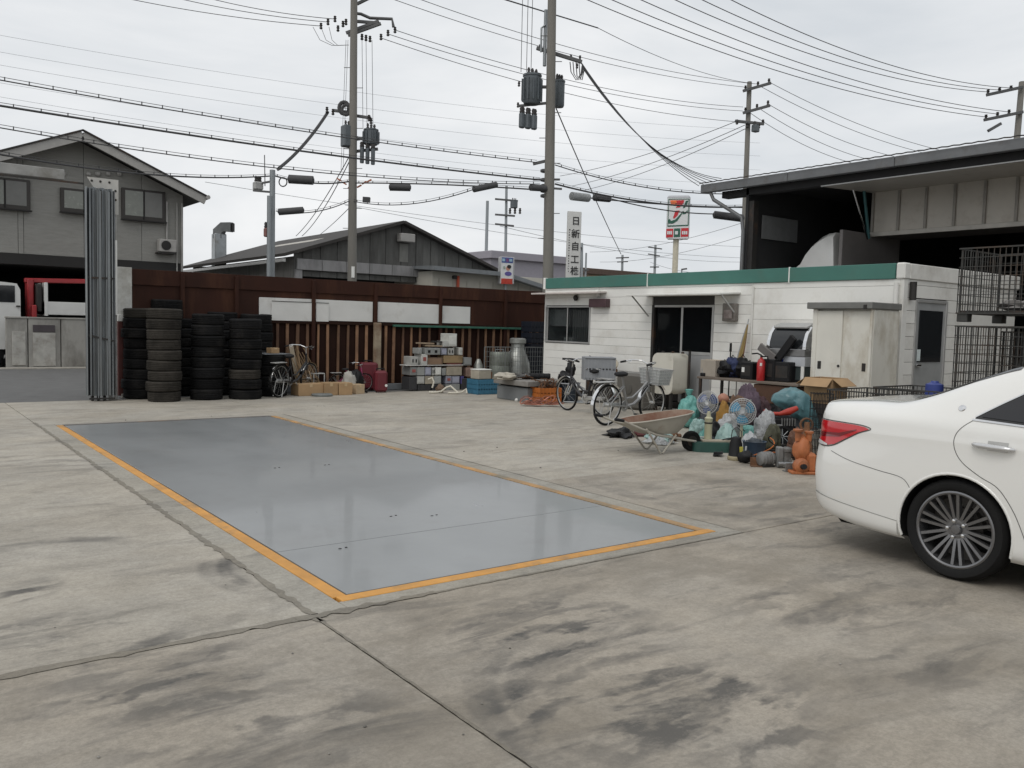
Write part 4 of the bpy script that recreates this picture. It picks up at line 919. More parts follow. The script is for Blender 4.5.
# ---- pole on the far side of the road
A = Pole('utility_pole', 'concrete utility pole with grey transformer boxes in front of the warehouse', (352, 280), (354, 0), Y=25.2, r0=.16, r1=.10, top=13.6)
A.can(348.5, 126, 147, 13, .3, box=True); A.can(371, 129, 145, 15, .2, fins=True)
for i in range(3): A.can(362+i*5.5, 147+i*.8, 163+i*.8, 4.5, .3, fins=False, name='cutout_switch')
for a, b in (((346, 33), (379, 21)), ((348, 35.5), (381, 23.5)), ((352, 21), (378, 23)), ((334, 110.5), (354, 113)), ((354, 115.5), (371, 118)), ((350, 152), (378, 149)), ((350, 140), (366, 138)), ((357, 4), (371, -3))): A.arm(a, b, .08)
A.mb('bent_arm', MB().tube([A.at(357, 13.5, .15), A.at(361, 14, .15), A.at(370, 18, .15), A.at(392, 19, .15), A.at(393.5, 27, .15)], .05, 8), m_arm, 50)
for px, py in ((335, 19), (328, 22), (321, 26), (343, 24), (338, 28.5), (346, 22), (395, 30), (388, 33), (381, 37), (362, 37), (366, 38), (370, 39), (327, 110), (333, 112), (369, 118), (371, 121)): A.ins(px, py, .2, .2, .055)
A.mb('coiled_cable', MB().tube([A.at(344+5*math.cos(q*.52), 108+6*math.sin(q*.52), .28) for q in range(12)], .06, 6, loop=True), m_cab_, 50)
A.mb('coiled_cable', MB().tube([A.at(346+4*math.cos(q*.52), 110+5*math.sin(q*.52), .34) for q in range(12)], .05, 6, loop=True), m_cab_, 50)
for px in (362, 366, 372): A.mb('drop_lead', MB().tube([A.at(px, 40, .2), A.at(px+1, 129, .2)], .008, 5), m_cab_)
for px in (346, 348): A.mb('drop_lead', MB().tube([A.at(px, 40, .2), A.at(px-5, 170, .2)], .007, 5), m_cab_)
for k_ in range(3): A.mb('jumper_lead', MB().tube([A.at(313+8*k_, 27, .2), A.at(320+6*k_, 40, .2), A.at(332+3*k_, 45.5, .2), A.at(349, 45, .2)], .008, 5), m_cab_)
A.mb('signal_sleeve', MB().bar(A.at(363, 199.5, .2), A.at(370, 200, .2), .16, .16), m_cab_); A.steps(4.5, 9.5, 9)
A.mb('pole_tag', MB().box(A.at(353, 272, .18), (.10, .01, .35), R(-37)), white)
for k_, (px, py) in enumerate(((337, 178.5), (342, 182), (348, 187.5), (357, 187.5), (362, 184), (367, 182))): A.mb('orange_guard', MB().bar(A.at(px, py, .2), A.at(px+4.5, py+(2.5 if k_ < 3 else -2.5), .2), .045), mat('orange_guard', (.40, .13, .06), .6))
# ---- slim steel pole beside it
Bp = Pole('steel_pole', 'slim grey steel service pole between the house and the warehouse', (272, 275), (272.5, 170), Y=24.6, r0=.085, r1=.08, m=m_pst)
p = PY(268.5, 275, 24.6); Bp.mb('second_tube', MB().tube([(p.x, p.y-.05, 0), (p.x, p.y-.05, PY(268.5, 196, 24.6).z)], .075, 12), m_pst, 50)
Bp.mb('aerial_rod', MB().tube([Bp.at(265, 186, .1), Bp.at(264.5, 155, .1)], .014, 6), m_arm)
Bp.can(258, 182, 190, 9, .1, box=True, m=mat('camera_case', (.38, .38, .37), .5), fins=False, name='switch_box'); Bp.arm((253, 190.5), (270, 192), .05); Bp.arm((262, 183), (271, 181.5), .05)
Bp.arm((277, 170), (281, 168), .06); Bp.can(267, 228, 237, 6, .15, box=True, fins=False, m=mat('dull_red', (.22, .10, .09), .7), name='junction_box')
Bp.mb('coiled_cable', MB().tube([Bp.at(283+4*math.cos(q*.52), 182+4.5*math.sin(q*.52), .1) for q in range(12)], .018, 6, loop=True), m_cab_, 50)
# ---- pole behind the shed and its neighbour on the right edge
Dp = Pole('utility_pole', 'grey utility pole with three crossarms beside the truck shed roof', (743, 262), (749.5, 82), D=40, r0=.15, r1=.11, m=m_pole)
for a, b in (((743, 91), (771, 83)), ((743, 113), (770, 105.5)), ((735, 121), (764, 124))): Dp.arm(a, b, .11, .2)
for px, py in ((745.5, 88), (758, 84), (769, 81), (745.5, 110), (757, 106.5), (768, 103), (737, 122), (747, 125), (759, 126), (763, 122)): Dp.ins(px, py, .2, .24, .07)
Dp.can(755.5, 125, 132, 7, .2, fins=False, name='switch_box', box=True)
Ep = Pole('utility_pole', 'dark utility pole cut off by the right edge of the picture', (1016, 150), (1022, 82), D=34, r0=.15, r1=.11, m=m_pole)
for a, b in (((986.5, 95), (1023, 87)), ((984, 120), (1023, 112)), ((988, 131), (1001, 123.5))): Ep.arm(a, b, .10, .2)
for px, py in ((988, 92), (999.5, 90), (1011, 88), (986, 117), (997.5, 114.5), (1009, 112)): Ep.ins(px, py, .2, .2, .07)
# ---- distant poles
def farpole(pb, pt, D, arms, label, r_=.14, extra=None):
    q = Pole('distant_pole', label, pb, pt, D=D, r0=r_, r1=r_*.75, m=m_pst)
    for a, b in arms: q.arm(a, b, .13, .2)
    return q
F1 = farpole((505.5, 260), (506.5, 186), 70, (((495, 199), (518, 201)), ((495, 214.5), (515, 216)), ((495, 224), (514, 226))), 'distant pole with three short crossarms above the lavender building')
F1.can(514, 200, 208, 8, .3, fins=False)
for px in (510, 515, 520): F1.ins(px, 211, .3, .5, .12)
farpole((486, 262), (487.5, 201), 62, (), 'bare slender distant pole left of the one with crossarms')
F2 = farpole((622, 276), (622.5, 255), 110, (((616, 258), (629, 257.5)), ((617, 262), (628, 261.5))), 'tiny distant pole between the name board and the pylon sign', .2)
F3 = farpole((654.5, 276), (655.5, 245), 110, (((648, 247), (662, 249)), ((648, 254), (660, 256)), ((650, 267), (659, 267))), 'distant pole with crossarms just left of the pylon sign', .2)
F4 = farpole((581.5, 280), (581.8, 243), 60, (((579, 248.5), (582, 248)),), 'grey distant post beside the white name board', .13)
F5 = farpole((585.5, 276), (586.2, 253), 80, (((583, 270), (589, 270)),), 'thin dark distant post right of the white name board', .11)
lp = farpole((681.5, 276), (681.8, 269), 80, (((681.5, 269.5), (687, 268.7)),), 'tiny street lamp to the right of the pylon sign post', .09)

# ---- overhead cables
def wire(a, b, sag, r_, label, group='overhead cables', m=m_cab_, n_=16, name='overhead_cable', lash=0, sides=5):
    a, b = V(a), V(b); pts_ = [a+(b-a)*(i/n_)-V((0, 0, 4*sag*(i/n_)*(1-i/n_))) for i in range(n_+1)]
    o0 = (a+b)/2
    o = MB().tube([p-o0 for p in pts_], r_, sides).build(name, m, None, 60, loc=o0); tag(o, label, 'cable', group)
    if lash:     # messenger wire and hangers above a lashed cable
        MB().tube([p-o0+V((0, 0, .06)) for p in pts_], .006, 4).build('messenger_wire', m, o)
        hg = None
        for i in range(lash):
            q = (i+.5)/lash; p = a+(b-a)*q-V((0, 0, 4*sag*q*(1-q)))-o0
            if hg is None: hg = MB().box((0, 0, .03), (.018, .018, .08)).build('hanger', m, o, loc=p)
            else: inst(hg, 'hanger', o, p)
    return o
def sleeve(a, b, r_, label, m=m_cab_):
    a, b = V(a), V(b); c = (a+b)/2; d = (b-a)/2
    o = MB().tube([-d, -d*.94, -d*.93, d*.93, d*.94, d], [r_*.5, r_*.6, r_, r_, r_*.6, r_*.5], 10).build('cable_sleeve', m, None, 40, loc=c); tag(o, label, 'cable sleeve', 'splice sleeves on the overhead cables'); return o
cy_ = C.base.y
def cw(px, py): return PY(px, py, cy_)
for (la, ca, sg, r_, lab, lash) in (((-60, 69), (537, 162.5), .12, .013, 'highest of the four lashed street cables running left from the middle pole', 34), ((-60, 96), (540, 180), .10, .023, 'thick second street cable running left from the middle pole', 30),
                              ((-60, 117), (540, 184), .3, .012, 'third street cable running left from the middle pole, thinner than the one above', 30)):
    wire(cw(*la), cw(*ca), sg, r_, lab, 'street cables', lash=lash, n_=24)
wire(cw(-60, 143), Bp.at(271, 176), .25, .02, 'lowest street cable reaching the slim steel pole from the left', 'street cables', lash=18)
wire(Bp.at(272, 175), A.at(352, 181, .2), .15, .024, 'cable between the slim steel pole and the transformer pole', 'street cables', lash=8)
wire(A.at(352, 183, .2), cw(540, 190), -.05, .022, 'cable between the transformer pole and the tall middle pole', 'street cables', lash=12)
wire(A.at(352, 201, .2), cw(475, 189), .25, .014, 'lower drop cable rising from the transformer pole to the black sleeve', 'street cables', lash=10)
wire(Bp.at(276, 211), A.at(352, 199.5, .2), .2, .016, 'lower drop cable from the slim steel pole to the transformer pole', 'street cables', lash=5)
wire(Bp.at(279, 168), A.at(328, 112, .1), .15, .05, 'thick service cable bundle slanting from the slim pole up to the coil', 'street cables')
sleeve(Bp.at(288, 179, .1), Bp.at(314, 180.5, .1), .13, 'black sleeve just right of the slim steel pole, upper one'); sleeve(Bp.at(278, 212, .1), Bp.at(304, 210, .1), .10, 'black sleeve just right of the slim steel pole, lower one')
sleeve(A.at(389, 187, .3), A.at(411, 187.5, .3), .12, 'black sleeve hanging right of the transformer pole'); sleeve(cw(473, 189.5), cw(497, 184.5), .085, 'tilted black sleeve left of the tall middle pole'); sleeve(cw(530, 187.5), cw(546, 188.5), .09, 'black sleeve touching the left side of the tall middle pole')
sleeve(cw(571, 196), cw(589, 198), .12, 'grey sleeve right of the tall middle pole', mat('sleeve_grey', (.30, .31, .31), .5)); sleeve(cw(594, 197.5), cw(610, 199), .10, 'short black sleeve next to the grey one')
shp = V((SX-.3, yIn+.4, 0))
def sp(px, py): return PD(px, py, 26.5)
for (a, b, sg, r_, lab, lash) in (((555, 165), (742, 193.5), .25, .016, 'highest lashed cable running right from the middle pole towards the shed', 16), ((555, 184), (742, 207), .2, .026, 'thick cable running right from the middle pole in front of the pylon sign', 12), ((590, 198), (742, 207.5), .05, .02, 'cable just under the thick one towards the shed post', 0), ((612, 199), (714, 214), .1, .018, 'lower cable ending at the black sleeve by the shed', 0)):
    wire(cw(*a), sp(*b), sg, r_, lab, 'street cables', lash=lash)
sleeve(sp(713, 214.5), sp(744, 218.5), .12, 'long black sleeve beside the shed post')
for k_ in range(6): wire(C.at(581+.3*k_, 62+1.2*k_, .1), PD(699+k_*4.5, 186-k_*1.5, 25.0), .35+.06*k_, .010, f'{NTH[k_]} wire from the left in the bundle from middle pole to shed eave', 'service wires fanning to the shed')
wire(C.at(556, 108), PD(621, 254, 45), .1, .018, 'stay wire slanting down right from the tall middle pole', 'stay wires', name='stay_wire')
wire(A.at(350, 155, .2), PD(296, 236, 44), .25, .016, 'service wire slanting down left behind the transformer pole', 'service wires over the warehouse'); wire(A.at(351, 158, .2), PD(302, 236, 44), .3, .016, 'second service wire slanting down left behind the transformer pole', 'service wires over the warehouse')
wire(A.at(352, 205, .2), PD(318, 236, 40), .05, .012, 'short service wire from the transformer pole to the warehouse roof', 'service wires over the warehouse')
for k_, (a, b) in enumerate((((395, 30), (743, 107)), ((388, 34), (743, 111)), ((381, 38), (740, 122)), ((373, -8), (744, 87)), ((400, -8), (757, 84)))):
    wire(A.at(*a, .2), Dp.at(*b, .2), .45, .011, ['topmost line of three from the transformer pole to the shed pole', 'middle line of three from the transformer pole to the shed pole', 'lowest line of three from the transformer pole to the shed pole', 'left line from the top edge to the upper arm of the shed pole', 'right line from the top edge to the upper arm of the shed pole'][k_], 'high lines to the shed pole', n_=24)
for k_, (a, b) in enumerate((((321, 26), (80, -12)), ((328, 22), (130, -14)), ((335, 19), (165, -14)))):
    wire(A.at(*a, .2), PD(*b, 27), .15, .011, ['lowest', 'middle', 'topmost'][k_]+' thin line leaving the transformer pole towards the upper left', 'high lines to the upper left')
wire(PD(480, -8, 23), PD(598, 28, 27), .0, .02, 'black covered line crossing behind the top of the middle pole', 'high lines over the pole'); wire(PD(598, 28, 27), Dp.at(757, 84, .2), .3, .010, 'thin line continuing the black covered line to the shed pole', 'high lines over the pole')
for k_, (a, b) in enumerate((((560, -12), (986, 117)), ((585, -12), (997, 114)), ((615, -12), (1009, 112)), ((650, -12), (988, 92)), ((678, -12), (999, 90)), ((708, -12), (1011, 88)))):
    wire(PD(*a, 24), Ep.at(*b, .2), .55, .013, f'{NTH[k_]} black line from the left sweeping over the upper right sky to the edge pole', 'lines to the edge pole', n_=24)
for k_, (a, b) in enumerate((((769, 82), (980, 158)), ((758, 85), (960, 160)), ((768, 104), (930, 162)), ((757, 107), (900, 165)), ((746, 110), (880, 168)))):
    wire(Dp.at(*a, .2), PD(*b, 48), .5, .013, f'{NTH[4-k_]} thin line counted from below, descending right from the shed pole', 'lines behind the shed roof')
for k_, (a, b) in enumerate((((737, 121), (560, 176)), ((745, 125), (572, 186)), ((749, 127), (585, 190)))):
    wire(Dp.at(*a, .2), PD(*b, 60), .3, .016, ['topmost', 'middle', 'lowest'][k_]+' thin line descending left from the shed pole into the distance', 'lines to the distance')
m_far = mat('hazed_far_line', (.22, .23, .24), .7)  # paler than the near cables: distance haze put into the colour
for k_, (ya_, yb3) in enumerate(((28, 150), (45, 163), (58, 176), (76, 190), (90, 205))):
    wire(PD(-40, ya_, 60), PD(760, yb3-20, 95), 1.2, .011, f'{NTH[k_]} faint far line from the top crossing the left sky behind the poles', 'far transmission lines', m_far, 24)
for k_, (ya_, yb3, xa_) in enumerate(((182, 247, 205), (205, 258, 345), (226, 262, 500))):
    wire(PD(xa_, ya_, 70), PD(745, yb3, 110), .8, .02, ['longest', 'middle', 'shortest'][k_]+' faint low line sagging across the distance towards the pylon sign', 'far low lines', m_far, 20)
for k_, (a, b) in enumerate((((590, 252), (745, 222)), ((600, 262), (745, 235)), ((650, 262), (745, 272)))): wire(PD(*a, 100), PD(*b, 70), .6, .02, ['upper', 'second', 'lowest'][k_]+' faint distant line passing right behind the pylon sign', 'far low lines', m_far, 12)

# ---- signs
def text_mesh(ch, size, thick=.01):
    cu = bpy.data.curves.new('glyph', 'FONT'); cu.body = ch; cu.size = size; cu.align_x = 'CENTER'; cu.align_y = 'CENTER'; cu.extrude = thick/2; cu.offset = size*.012
    o = bpy.data.objects.new('glyph', cu); COL.objects.link(o)
    me = bpy.data.meshes.new_from_object(o.evaluated_get(bpy.context.evaluated_depsgraph_get())); bpy.data.objects.remove(o); bpy.data.curves.remove(cu)
    return me
def face_rot(rz): return (R(90), 0, rz)
# white name board with black characters
NB = 18.4
c0 = PY(573.5, 245, NB); a_, b_ = PY(567.3, 245, NB), PY(580, 245, NB); rz = -YAW*.55
wd_ = (b_-a_).length*.86; zt_, zb_ = PY(574, 211.5, NB).z, 2.2
sg = thing('name_board', 'tall narrow white name board with black characters behind the office', 'sign', (c0.x, NB, 0), rz)
MB().box((0, 0, (zt_+zb_)/2), (wd_, .08, zt_-zb_), None, .008).build('board', mat('board_white', (.62, .62, .6), .5, var=.06), sg)
MB().box((.12, .1, zt_/2-.2), (.06, .06, zt_-.4), None, .005).build('support_post', steel, sg)
m_ink = mat('black_ink', (.015, .015, .016), .6)
zc = [PY(574, y_, NB).z for y_ in (221.5, 234.5, 247, 260, 271.5)]
for ch, z_ in zip('日新自工株', zc):
    me = text_mesh(ch, .255); me.materials.append(m_ink); o = bpy.data.objects.new('character', me); COL.objects.link(o); o.parent = sg; o.location = (.035, -.046, z_); o.rotation_euler = (R(90), 0, 0)
z_ = zc[1]+.12
for i in range(17):
    MB().box((-wd_*.36+rng.uniform(-.004, .004), -.042, z_), (rng.choice((.02, .032, .035)), .006, rng.choice((.018, .03, .036)))).build('small_print', m_ink, sg); z_ -= .072
# pylon sign of the shop
PS = 66.
pc = PD(678, 215, PS); ps = thing('shop_pylon_sign', 'white pylon sign with a big red and orange numeral on a cream post', 'sign', (pc.x, pc.y, 0), -YAW-R(14))
k = PS/FPX; wS, hS, dS = 22.5*k, 43*k, 12*k; zS = PD(678, 238.5, PS).z
MB().box((0, dS/2, zS+hS/2), (wS, dS, hS), None, .12).build('cabinet', mat('cabinet_grey', (.42, .43, .45), .5, var=.04), ps)
MB().lathe([(.22, 0), (.22, zS)], 14, M.Translation((-.1, dS/2, 0))).build('post', mat('cream_post', (.55, .51, .40), .6), ps, 40)
def panel(poly, m, y, name):   # poly in pixels of the zoomed sign (x 70..350, y 130..690), put on the sign face
    pts_ = [((x_-210)/280*wS*.98, zS+(690-y_)/560*hS*.97) for x_, y_ in poly]
    return MB().prism(pts_[::-1], .02, M.Translation((0, y, 0)) @ M.Rotation(R(90), 4, 'X')).build(name, m, ps)
sw = mat('sign_white', (.68, .69, .69), .4, var=.03); sr = mat('sign_red', (.52, .02, .03), .45); so_ = mat('sign_orange', (.78, .17, .05), .45); sgn = mat('sign_green', (.02, .10, .065), .45)
panel([(72, 150), (350, 150), (350, 690), (72, 690)], sw, -.002, 'face')
for q in ([(84, 160), (346, 160), (346, 170), (84, 170)], [(84, 515), (346, 505), (346, 520), (84, 532)], [(84, 171), (92, 171), (92, 514), (84, 514)], [(336, 171), (346, 171), (346, 504), (336, 504)]): panel(q, sgn, -.024, 'green_border')
panel([(104, 180), (185, 180), (190, 240), (120, 245)], so_, -.024, 'numeral_orange'); panel([(186, 180), (282, 180), (275, 215), (230, 275), (178, 280), (205, 240), (191, 240)], sr, -.024, 'numeral_red')
panel([(175, 320), (228, 315), (205, 380), (170, 420), (148, 420)], sr, -.024, 'numeral_red')
panel([(92, 440), (110, 425), (125, 455), (180, 435), (255, 345), (262, 360), (205, 455), (150, 490), (95, 490)], sgn, -.024, 'green_swoosh')
panel([(300, 190), (332, 185), (312, 250), (290, 280), (266, 285), (285, 240)], sgn, -.024, 'green_letter'); panel([(258, 335), (276, 320), (290, 345), (330, 310), (330, 335), (300, 365), (268, 365)], sgn, -.024, 'green_letter')
for a, b, m in ((70, 158, sr), (168, 246, sgn), (256, 350, sr)):
    panel([(a, 560-(a-70)*.05), (b, 557-(a-70)*.05), (b, 672-(a-70)*.05), (a, 676-(a-70)*.05)], m, -.024, 'service_badge')
    for i in range(2 if m is sgn else 3): x_ = a+14+i*(b-a-24)/3; panel([(x_, 590), (x_+18, 590), (x_+18, 635), (x_, 635)], sw, -.046, 'badge_mark')
# small advertising sign on the annex
q = PD(507, 270, depth_of(PY(507, 270, 25.6))); ad = thing('advertising_sign', 'small box sign with blue heading, figure picture and red foot by the annex', 'sign', (q.x, q.y, 0), -YAW*.5)
kk = depth_of(q)/FPX; zb_ = PD(507, 284, depth_of(q)).z; hh = 27*kk; ww = 12.5*kk
MB().box((.02, .16, zb_+hh/2), (ww+.08, .3, hh), None, .02).build('box_case', mat('ad_case', (.42, .42, .42), .5), ad)
MB().box((0, .002, zb_+hh*.5), (ww, .02, hh*.97), None, .004).build('face', sw, ad)
MB().box((0, -.012, zb_+hh*.88), (ww*.95, .01, hh*.2)).build('blue_heading', mat('ad_blue', (.06, .10, .30), .5), ad)
for dx in (-.32, .28): MB().box((dx*ww, -.019, zb_+hh*.88), (ww*.24, .006, hh*.1)).build('heading_mark', mat('ad_pale_blue', (.3, .45, .55), .5), ad)
MB().box((0, -.019, zb_+hh*.88), (ww*.2, .006, hh*.12)).build('heading_mark', mat('ad_purple', (.2, .08, .2), .5), ad)
MB().box((0, -.012, zb_+hh*.1), (ww*.95, .01, hh*.2)).build('red_foot', mat('ad_red', (.48, .05, .03), .5), ad)
def disc(x_, z_, rx, rz_, m, nm, y=-.013):
    MB().prism([(rx*math.cos(i*.524), rz_*math.sin(i*.524)) for i in range(12)], .006, M.Translation((x_*ww, y, zb_+z_*hh)) @ M.Rotation(R(90), 4, 'X')).build(nm, m, ad)
disc(.1, .38, .30*ww, .08*hh, mat('ad_violet', (.12, .10, .32), .5), 'picture_body'); disc(.08, .58, .17*ww, .09*hh, mat('ad_skin', (.50, .25, .18), .5), 'picture_head'); disc(.16, .64, .18*ww, .07*hh, m_ink, 'picture_hair', -.02); disc(-.24, .6, .10*ww, .06*hh, mat('ad_pale_green', (.35, .42, .36), .5), 'picture_hand')
MB().box((0, .15, zb_/2), (.08, .08, zb_)).build('support_post', steel, ad)
# ================================================================== WHITE SALOON CAR
XC, YREAR = 6.405, 3.765
car = thing('saloon_car', 'white saloon car parked at the right with dark alloy wheels and red tail lamp', 'car', (XC, YREAR-1.15, 0))
m_car = mat('pearl_white_paint', (.74, .735, .705), .22, var=.01, scale=1, coat=1., spec=.5)
ST = [  # s, zbottom, w_low, w_mid, (w,z) shoulder, belt, rail, top
    (0.00, .34, .50, .56, .53, .90, .50, .975, .44, 1.025, 1.05), (0.05, .30, .70, .745, .69, .90, .665, .982, .59, 1.046, 1.064), (0.12, .265, .785, .825, .78, .90, .75, .992, .655, 1.056, 1.076),
    (0.24, .235, .84, .872, .835, .90, .803, 1.000, .69, 1.066, 1.09), (0.42, .21, .868, .893, .865, .90, .832, 1.006, .695, 1.078, 1.102), (0.64, .195, .882, .902, .88, .905, .845, 1.014, .68, 1.092, 1.117),
    (0.85, .19, .886, .905, .886, .91, .85, 1.022, .67, 1.15, 1.185), (1.15, .19, .888, .906, .89, .915, .853, 1.03, .64, 1.275, 1.31), (1.42, .19, .888, .904, .89, .915, .852, 1.035, .612, 1.362, 1.402),
    (1.85, .185, .886, .902, .888, .915, .85, 1.035, .59, 1.405, 1.447), (2.5, .18, .886, .902, .888, .91, .85, 1.03, .59, 1.40, 1.452), (3.0, .18, .886, .902, .886, .90, .845, 1.02, .605, 1.33, 1.39),
    (3.4, .18, .886, .902, .884, .885, .84, .995, .67, 1.15, 1.21), (3.7, .185, .886, .902, .88, .865, .83, .955, .72, .995, 1.04), (4.2, .195, .876, .892, .865, .82, .80, .90, .67, .93, .97),
    (4.6, .21, .82, .84, .80, .76, .73, .83, .58, .86, .885), (4.8, .24, .69, .72, .68, .72, .61, .77, .45, .795, .82), (4.89, .30, .48, .52, .48, .66, .42, .70, .30, .73, .75)]
def cr(p0, p1, p2, p3, t_): return .5*((2*p1)+(-p0+p2)*t_+(2*p0-5*p1+4*p2-p3)*t_*t_+(-p0+3*p1-3*p2+p3)*t_**3)
def stat(s):
    i = 0
    while i < len(ST)-2 and ST[i+1][0] <= s: i += 1
    a, b = ST[i], ST[i+1]; t_ = max(0, min(1, (s-a[0])/(b[0]-a[0]))); pa = ST[i-1] if i else a; pb = ST[i+2] if i+2 < len(ST) else b
    out_ = []
    for k_ in range(1, 11):   # finite-difference tangents on uneven knots
        m0 = (b[k_]-pa[k_])/(b[0]-pa[0]); m1 = (pb[k_]-a[k_])/(pb[0]-a[0]); h = b[0]-a[0]
        h00, h10, h01, h11 = 2*t_**3-3*t_**2+1, t_**3-2*t_**2+t_, -2*t_**3+3*t_**2, t_**3-t_**2
        out_.append(h00*a[k_]+h10*h*m0+h01*b[k_]+h11*h*m1)
    return out_
NS = 40
def section(s):
    zb, wl, wm, wsh, zsh, wb, zbe, wr, zr, zt_ = stat(s)
    pts_ = [(wl-.05, zb), (wl, zb+.05), (wm-.006, zb+.17), (wm, .5*(zb+zsh)+.03), (wsh+.006, zsh-.08), (wsh, zsh), (wb, zbe), (wr, zr), (wr*.55, zt_-(zt_-zr)*.22), (0, zt_)]
    n_ = len(pts_)-1; res = []
    for j in range(NS+1):
        q = j/NS*n_; i = min(int(q), n_-1); t_ = q-i
        p = [pts_[max(i-1, 0)], pts_[i], pts_[i+1], pts_[min(i+2, n_)]]
        if i == n_-1: p[3] = (-pts_[n_-1][0], pts_[n_-1][1])
        res.append((cr(*[a[0] for a in p], t_), cr(*[a[1] for a in p], t_)))
    return res
def wx(s, z):            # half width of the side at height z
    sec = section(s)
    for (w0, z0), (w1, z1) in zip(sec, sec[1:]):
        if z0 <= z <= z1 and z1 > z0: return w0+(w1-w0)*(z-z0)/(z1-z0)
    return sec[0][0] if z < sec[0][1] else sec[-1][0]
YO = 1.15                # root sits under the rear axle
def L3(s, w_, z): return (w_, YO-s, z)
AXR, AXF, RA, ZA = 1.15, 4.0, .362, .325
ss = []; s = 0.
while s < 4.89:
    ss.append(s); s += .012 if s < .1 else (.018 if (abs(s-AXR) < .5 or abs(s-AXF) < .5) else .04)
ss.append(4.89)
grid = [section(s) for s in ss]
body = MB(); idx = {}
for side in (-1, 1):
    for i, s in enumerate(ss):
        for j in range(NS+1):
            if side == 1 and j == NS: idx[(side, i, j)] = idx[(-1, i, j)]; continue
            idx[(side, i, j)] = len(body.v); w_, z = grid[i][j]; body.v.append(L3(s, side*w_, z))
keep = []; rem_v = set(); keep_v = set()
for side in (-1, 1):
    for i in range(len(ss)-1):
        for j in range(NS):
            q = [idx[(side, i, j)], idx[(side, i+1, j)], idx[(side, i+1, j+1)], idx[(side, i, j+1)]]
            if side == -1: q = q[::-1]
            sm_ = (ss[i]+ss[i+1])/2; zm = (grid[i][j][1]+grid[i+1][j+1][1])/2
            cut = j < 24 and any(math.hypot(sm_-ax, zm-ZA) < RA for ax in (AXR, AXF))
            if cut: rem_v.update(q)
            else: keep.append(tuple(q)); keep_v.update(q)
for vi in rem_v & keep_v:
    x_, y_, z = body.v[vi]; s_ = YO-y_; ax = AXR if abs(s_-AXR) < abs(s_-AXF) else AXF
    d = math.hypot(s_-ax, z-ZA)
    if z > .2 or d > .2:
        f_ = RA/d; s2, z2 = ax+(s_-ax)*f_, ZA+(z-ZA)*f_
        if z2 > .19: body.v[vi] = (math.copysign(wx(s2, z2), x_), YO-s2, z2)
body.f = keep
for i in (0, len(ss)-1):
    ring = [idx[(-1, i, j)] for j in range(NS+1)]+[idx[(1, i, j)] for j in range(NS-1, -1, -1)]
    body.f.append(tuple(ring if i == 0 else ring[::-1]))
bo = body.build('body', m_car, car, 60)
# wheel-arch lips and dark inner arches, underbody
for ax in (AXR, AXF):
    for side in (-1, 1):
        pts_ = []
        for k_ in range(33):
            a = math.pi*(-.13+1.26*k_/32); s2, z2 = ax+RA*math.cos(a), ZA+RA*math.sin(a)
            if z2 > .2: pts_.append(L3(s2, side*(wx(s2, z2)-.006), z2))
        MB().tube(pts_, .011, 8).build('arch_lip', m_car, bo, 60)
        lm = MB()
        for k_ in range(25):
            a = math.pi*(-.1+1.2*k_/24); lm.v += [L3(ax+.36*math.cos(a), side*.875, ZA+.36*math.sin(a)), L3(ax+.36*math.cos(a), side*.58, ZA+.36*math.sin(a))]
        lm.f = [(2*i, 2*i+1, 2*i+3, 2*i+2) for i in range(24)]; lm.build('arch_liner', black, car, 40)
        MB().lathe([(0, 0), (.30, .0)], 24, M.Translation(L3(ax, side*.60, ZA)) @ M.Rotation(R(90), 4, 'Y'), cap=False).build('inner_arch', black, car)
MB().box(L3(2.45, 0, .26), (1.56, 4.4, .14), None, .03).build('underbody', black, car)
MB().box(L3(.30, 0, .33), (1.45, .4, .14), None, .03).build('bumper_inner', black, car)
m_seam = mat('panel_gap', (.09, .09, .085), .7)
def ribbon(pl, wd_, m, name, off_=.002, side=-1, parent=bo, n_=5):
    pts_ = []
    for q in range(len(pl)-1):
        pp = [pl[max(q-1, 0)], pl[q], pl[q+1], pl[min(q+2, len(pl)-1)]]
        for k_ in range(n_): pts_.append((cr(*[a[0] for a in pp], k_/n_), cr(*[a[1] for a in pp], k_/n_)))
    pts_.append(pl[-1]); mbb = MB()
    for i, (s_, z_) in enumerate(pts_):
        a, b = pts_[max(i-1, 0)], pts_[min(i+1, len(pts_)-1)]; d = V((b[0]-a[0], b[1]-a[1])).normalized(); nx_, nz_ = -d.y*wd_/2, d.x*wd_/2
        for sg_ in (1, -1): mbb.v.append(L3(s_+nx_*sg_, side*(wx(s_+nx_*sg_, z_+nz_*sg_)+off_), z_+nz_*sg_))
    mbb.f = [(2*i, 2*i+1, 2*i+3, 2*i+2) for i in range(len(pts_)-1)]
    return mbb.build(name, m, parent)
def interp(pl, s_):
    for (a, za), (b, zb_) in zip(pl, pl[1:]):
        if a <= s_ <= b: return za+(zb_-za)*(s_-a)/(b-a) if b > a else za
    return pl[0][1] if s_ < pl[0][0] else pl[-1][1]
def patch(lo, up, m, name, off_=.004, side=-1, parent=None, ns=60, nz=8):
    mbb = MB(); s0, s1 = max(lo[0][0], up[0][0]), min(lo[-1][0], up[-1][0])
    for i in range(ns+1):
        s_ = s0+(s1-s0)*i/ns; a, b = interp(lo, s_), interp(up, s_)
        for j in range(nz+1): z_ = a+(b-a)*j/nz; mbb.v.append(L3(s_, side*(wx(s_, z_)+off_), z_))
    for i in range(ns):
        for j in range(nz):
            q = (i*(nz+1)+j, (i+1)*(nz+1)+j, (i+1)*(nz+1)+j+1, i*(nz+1)+j+1); mbb.f.append(q if side > 0 else q[::-1])
    return mbb.build(name, m, parent or car, 60)
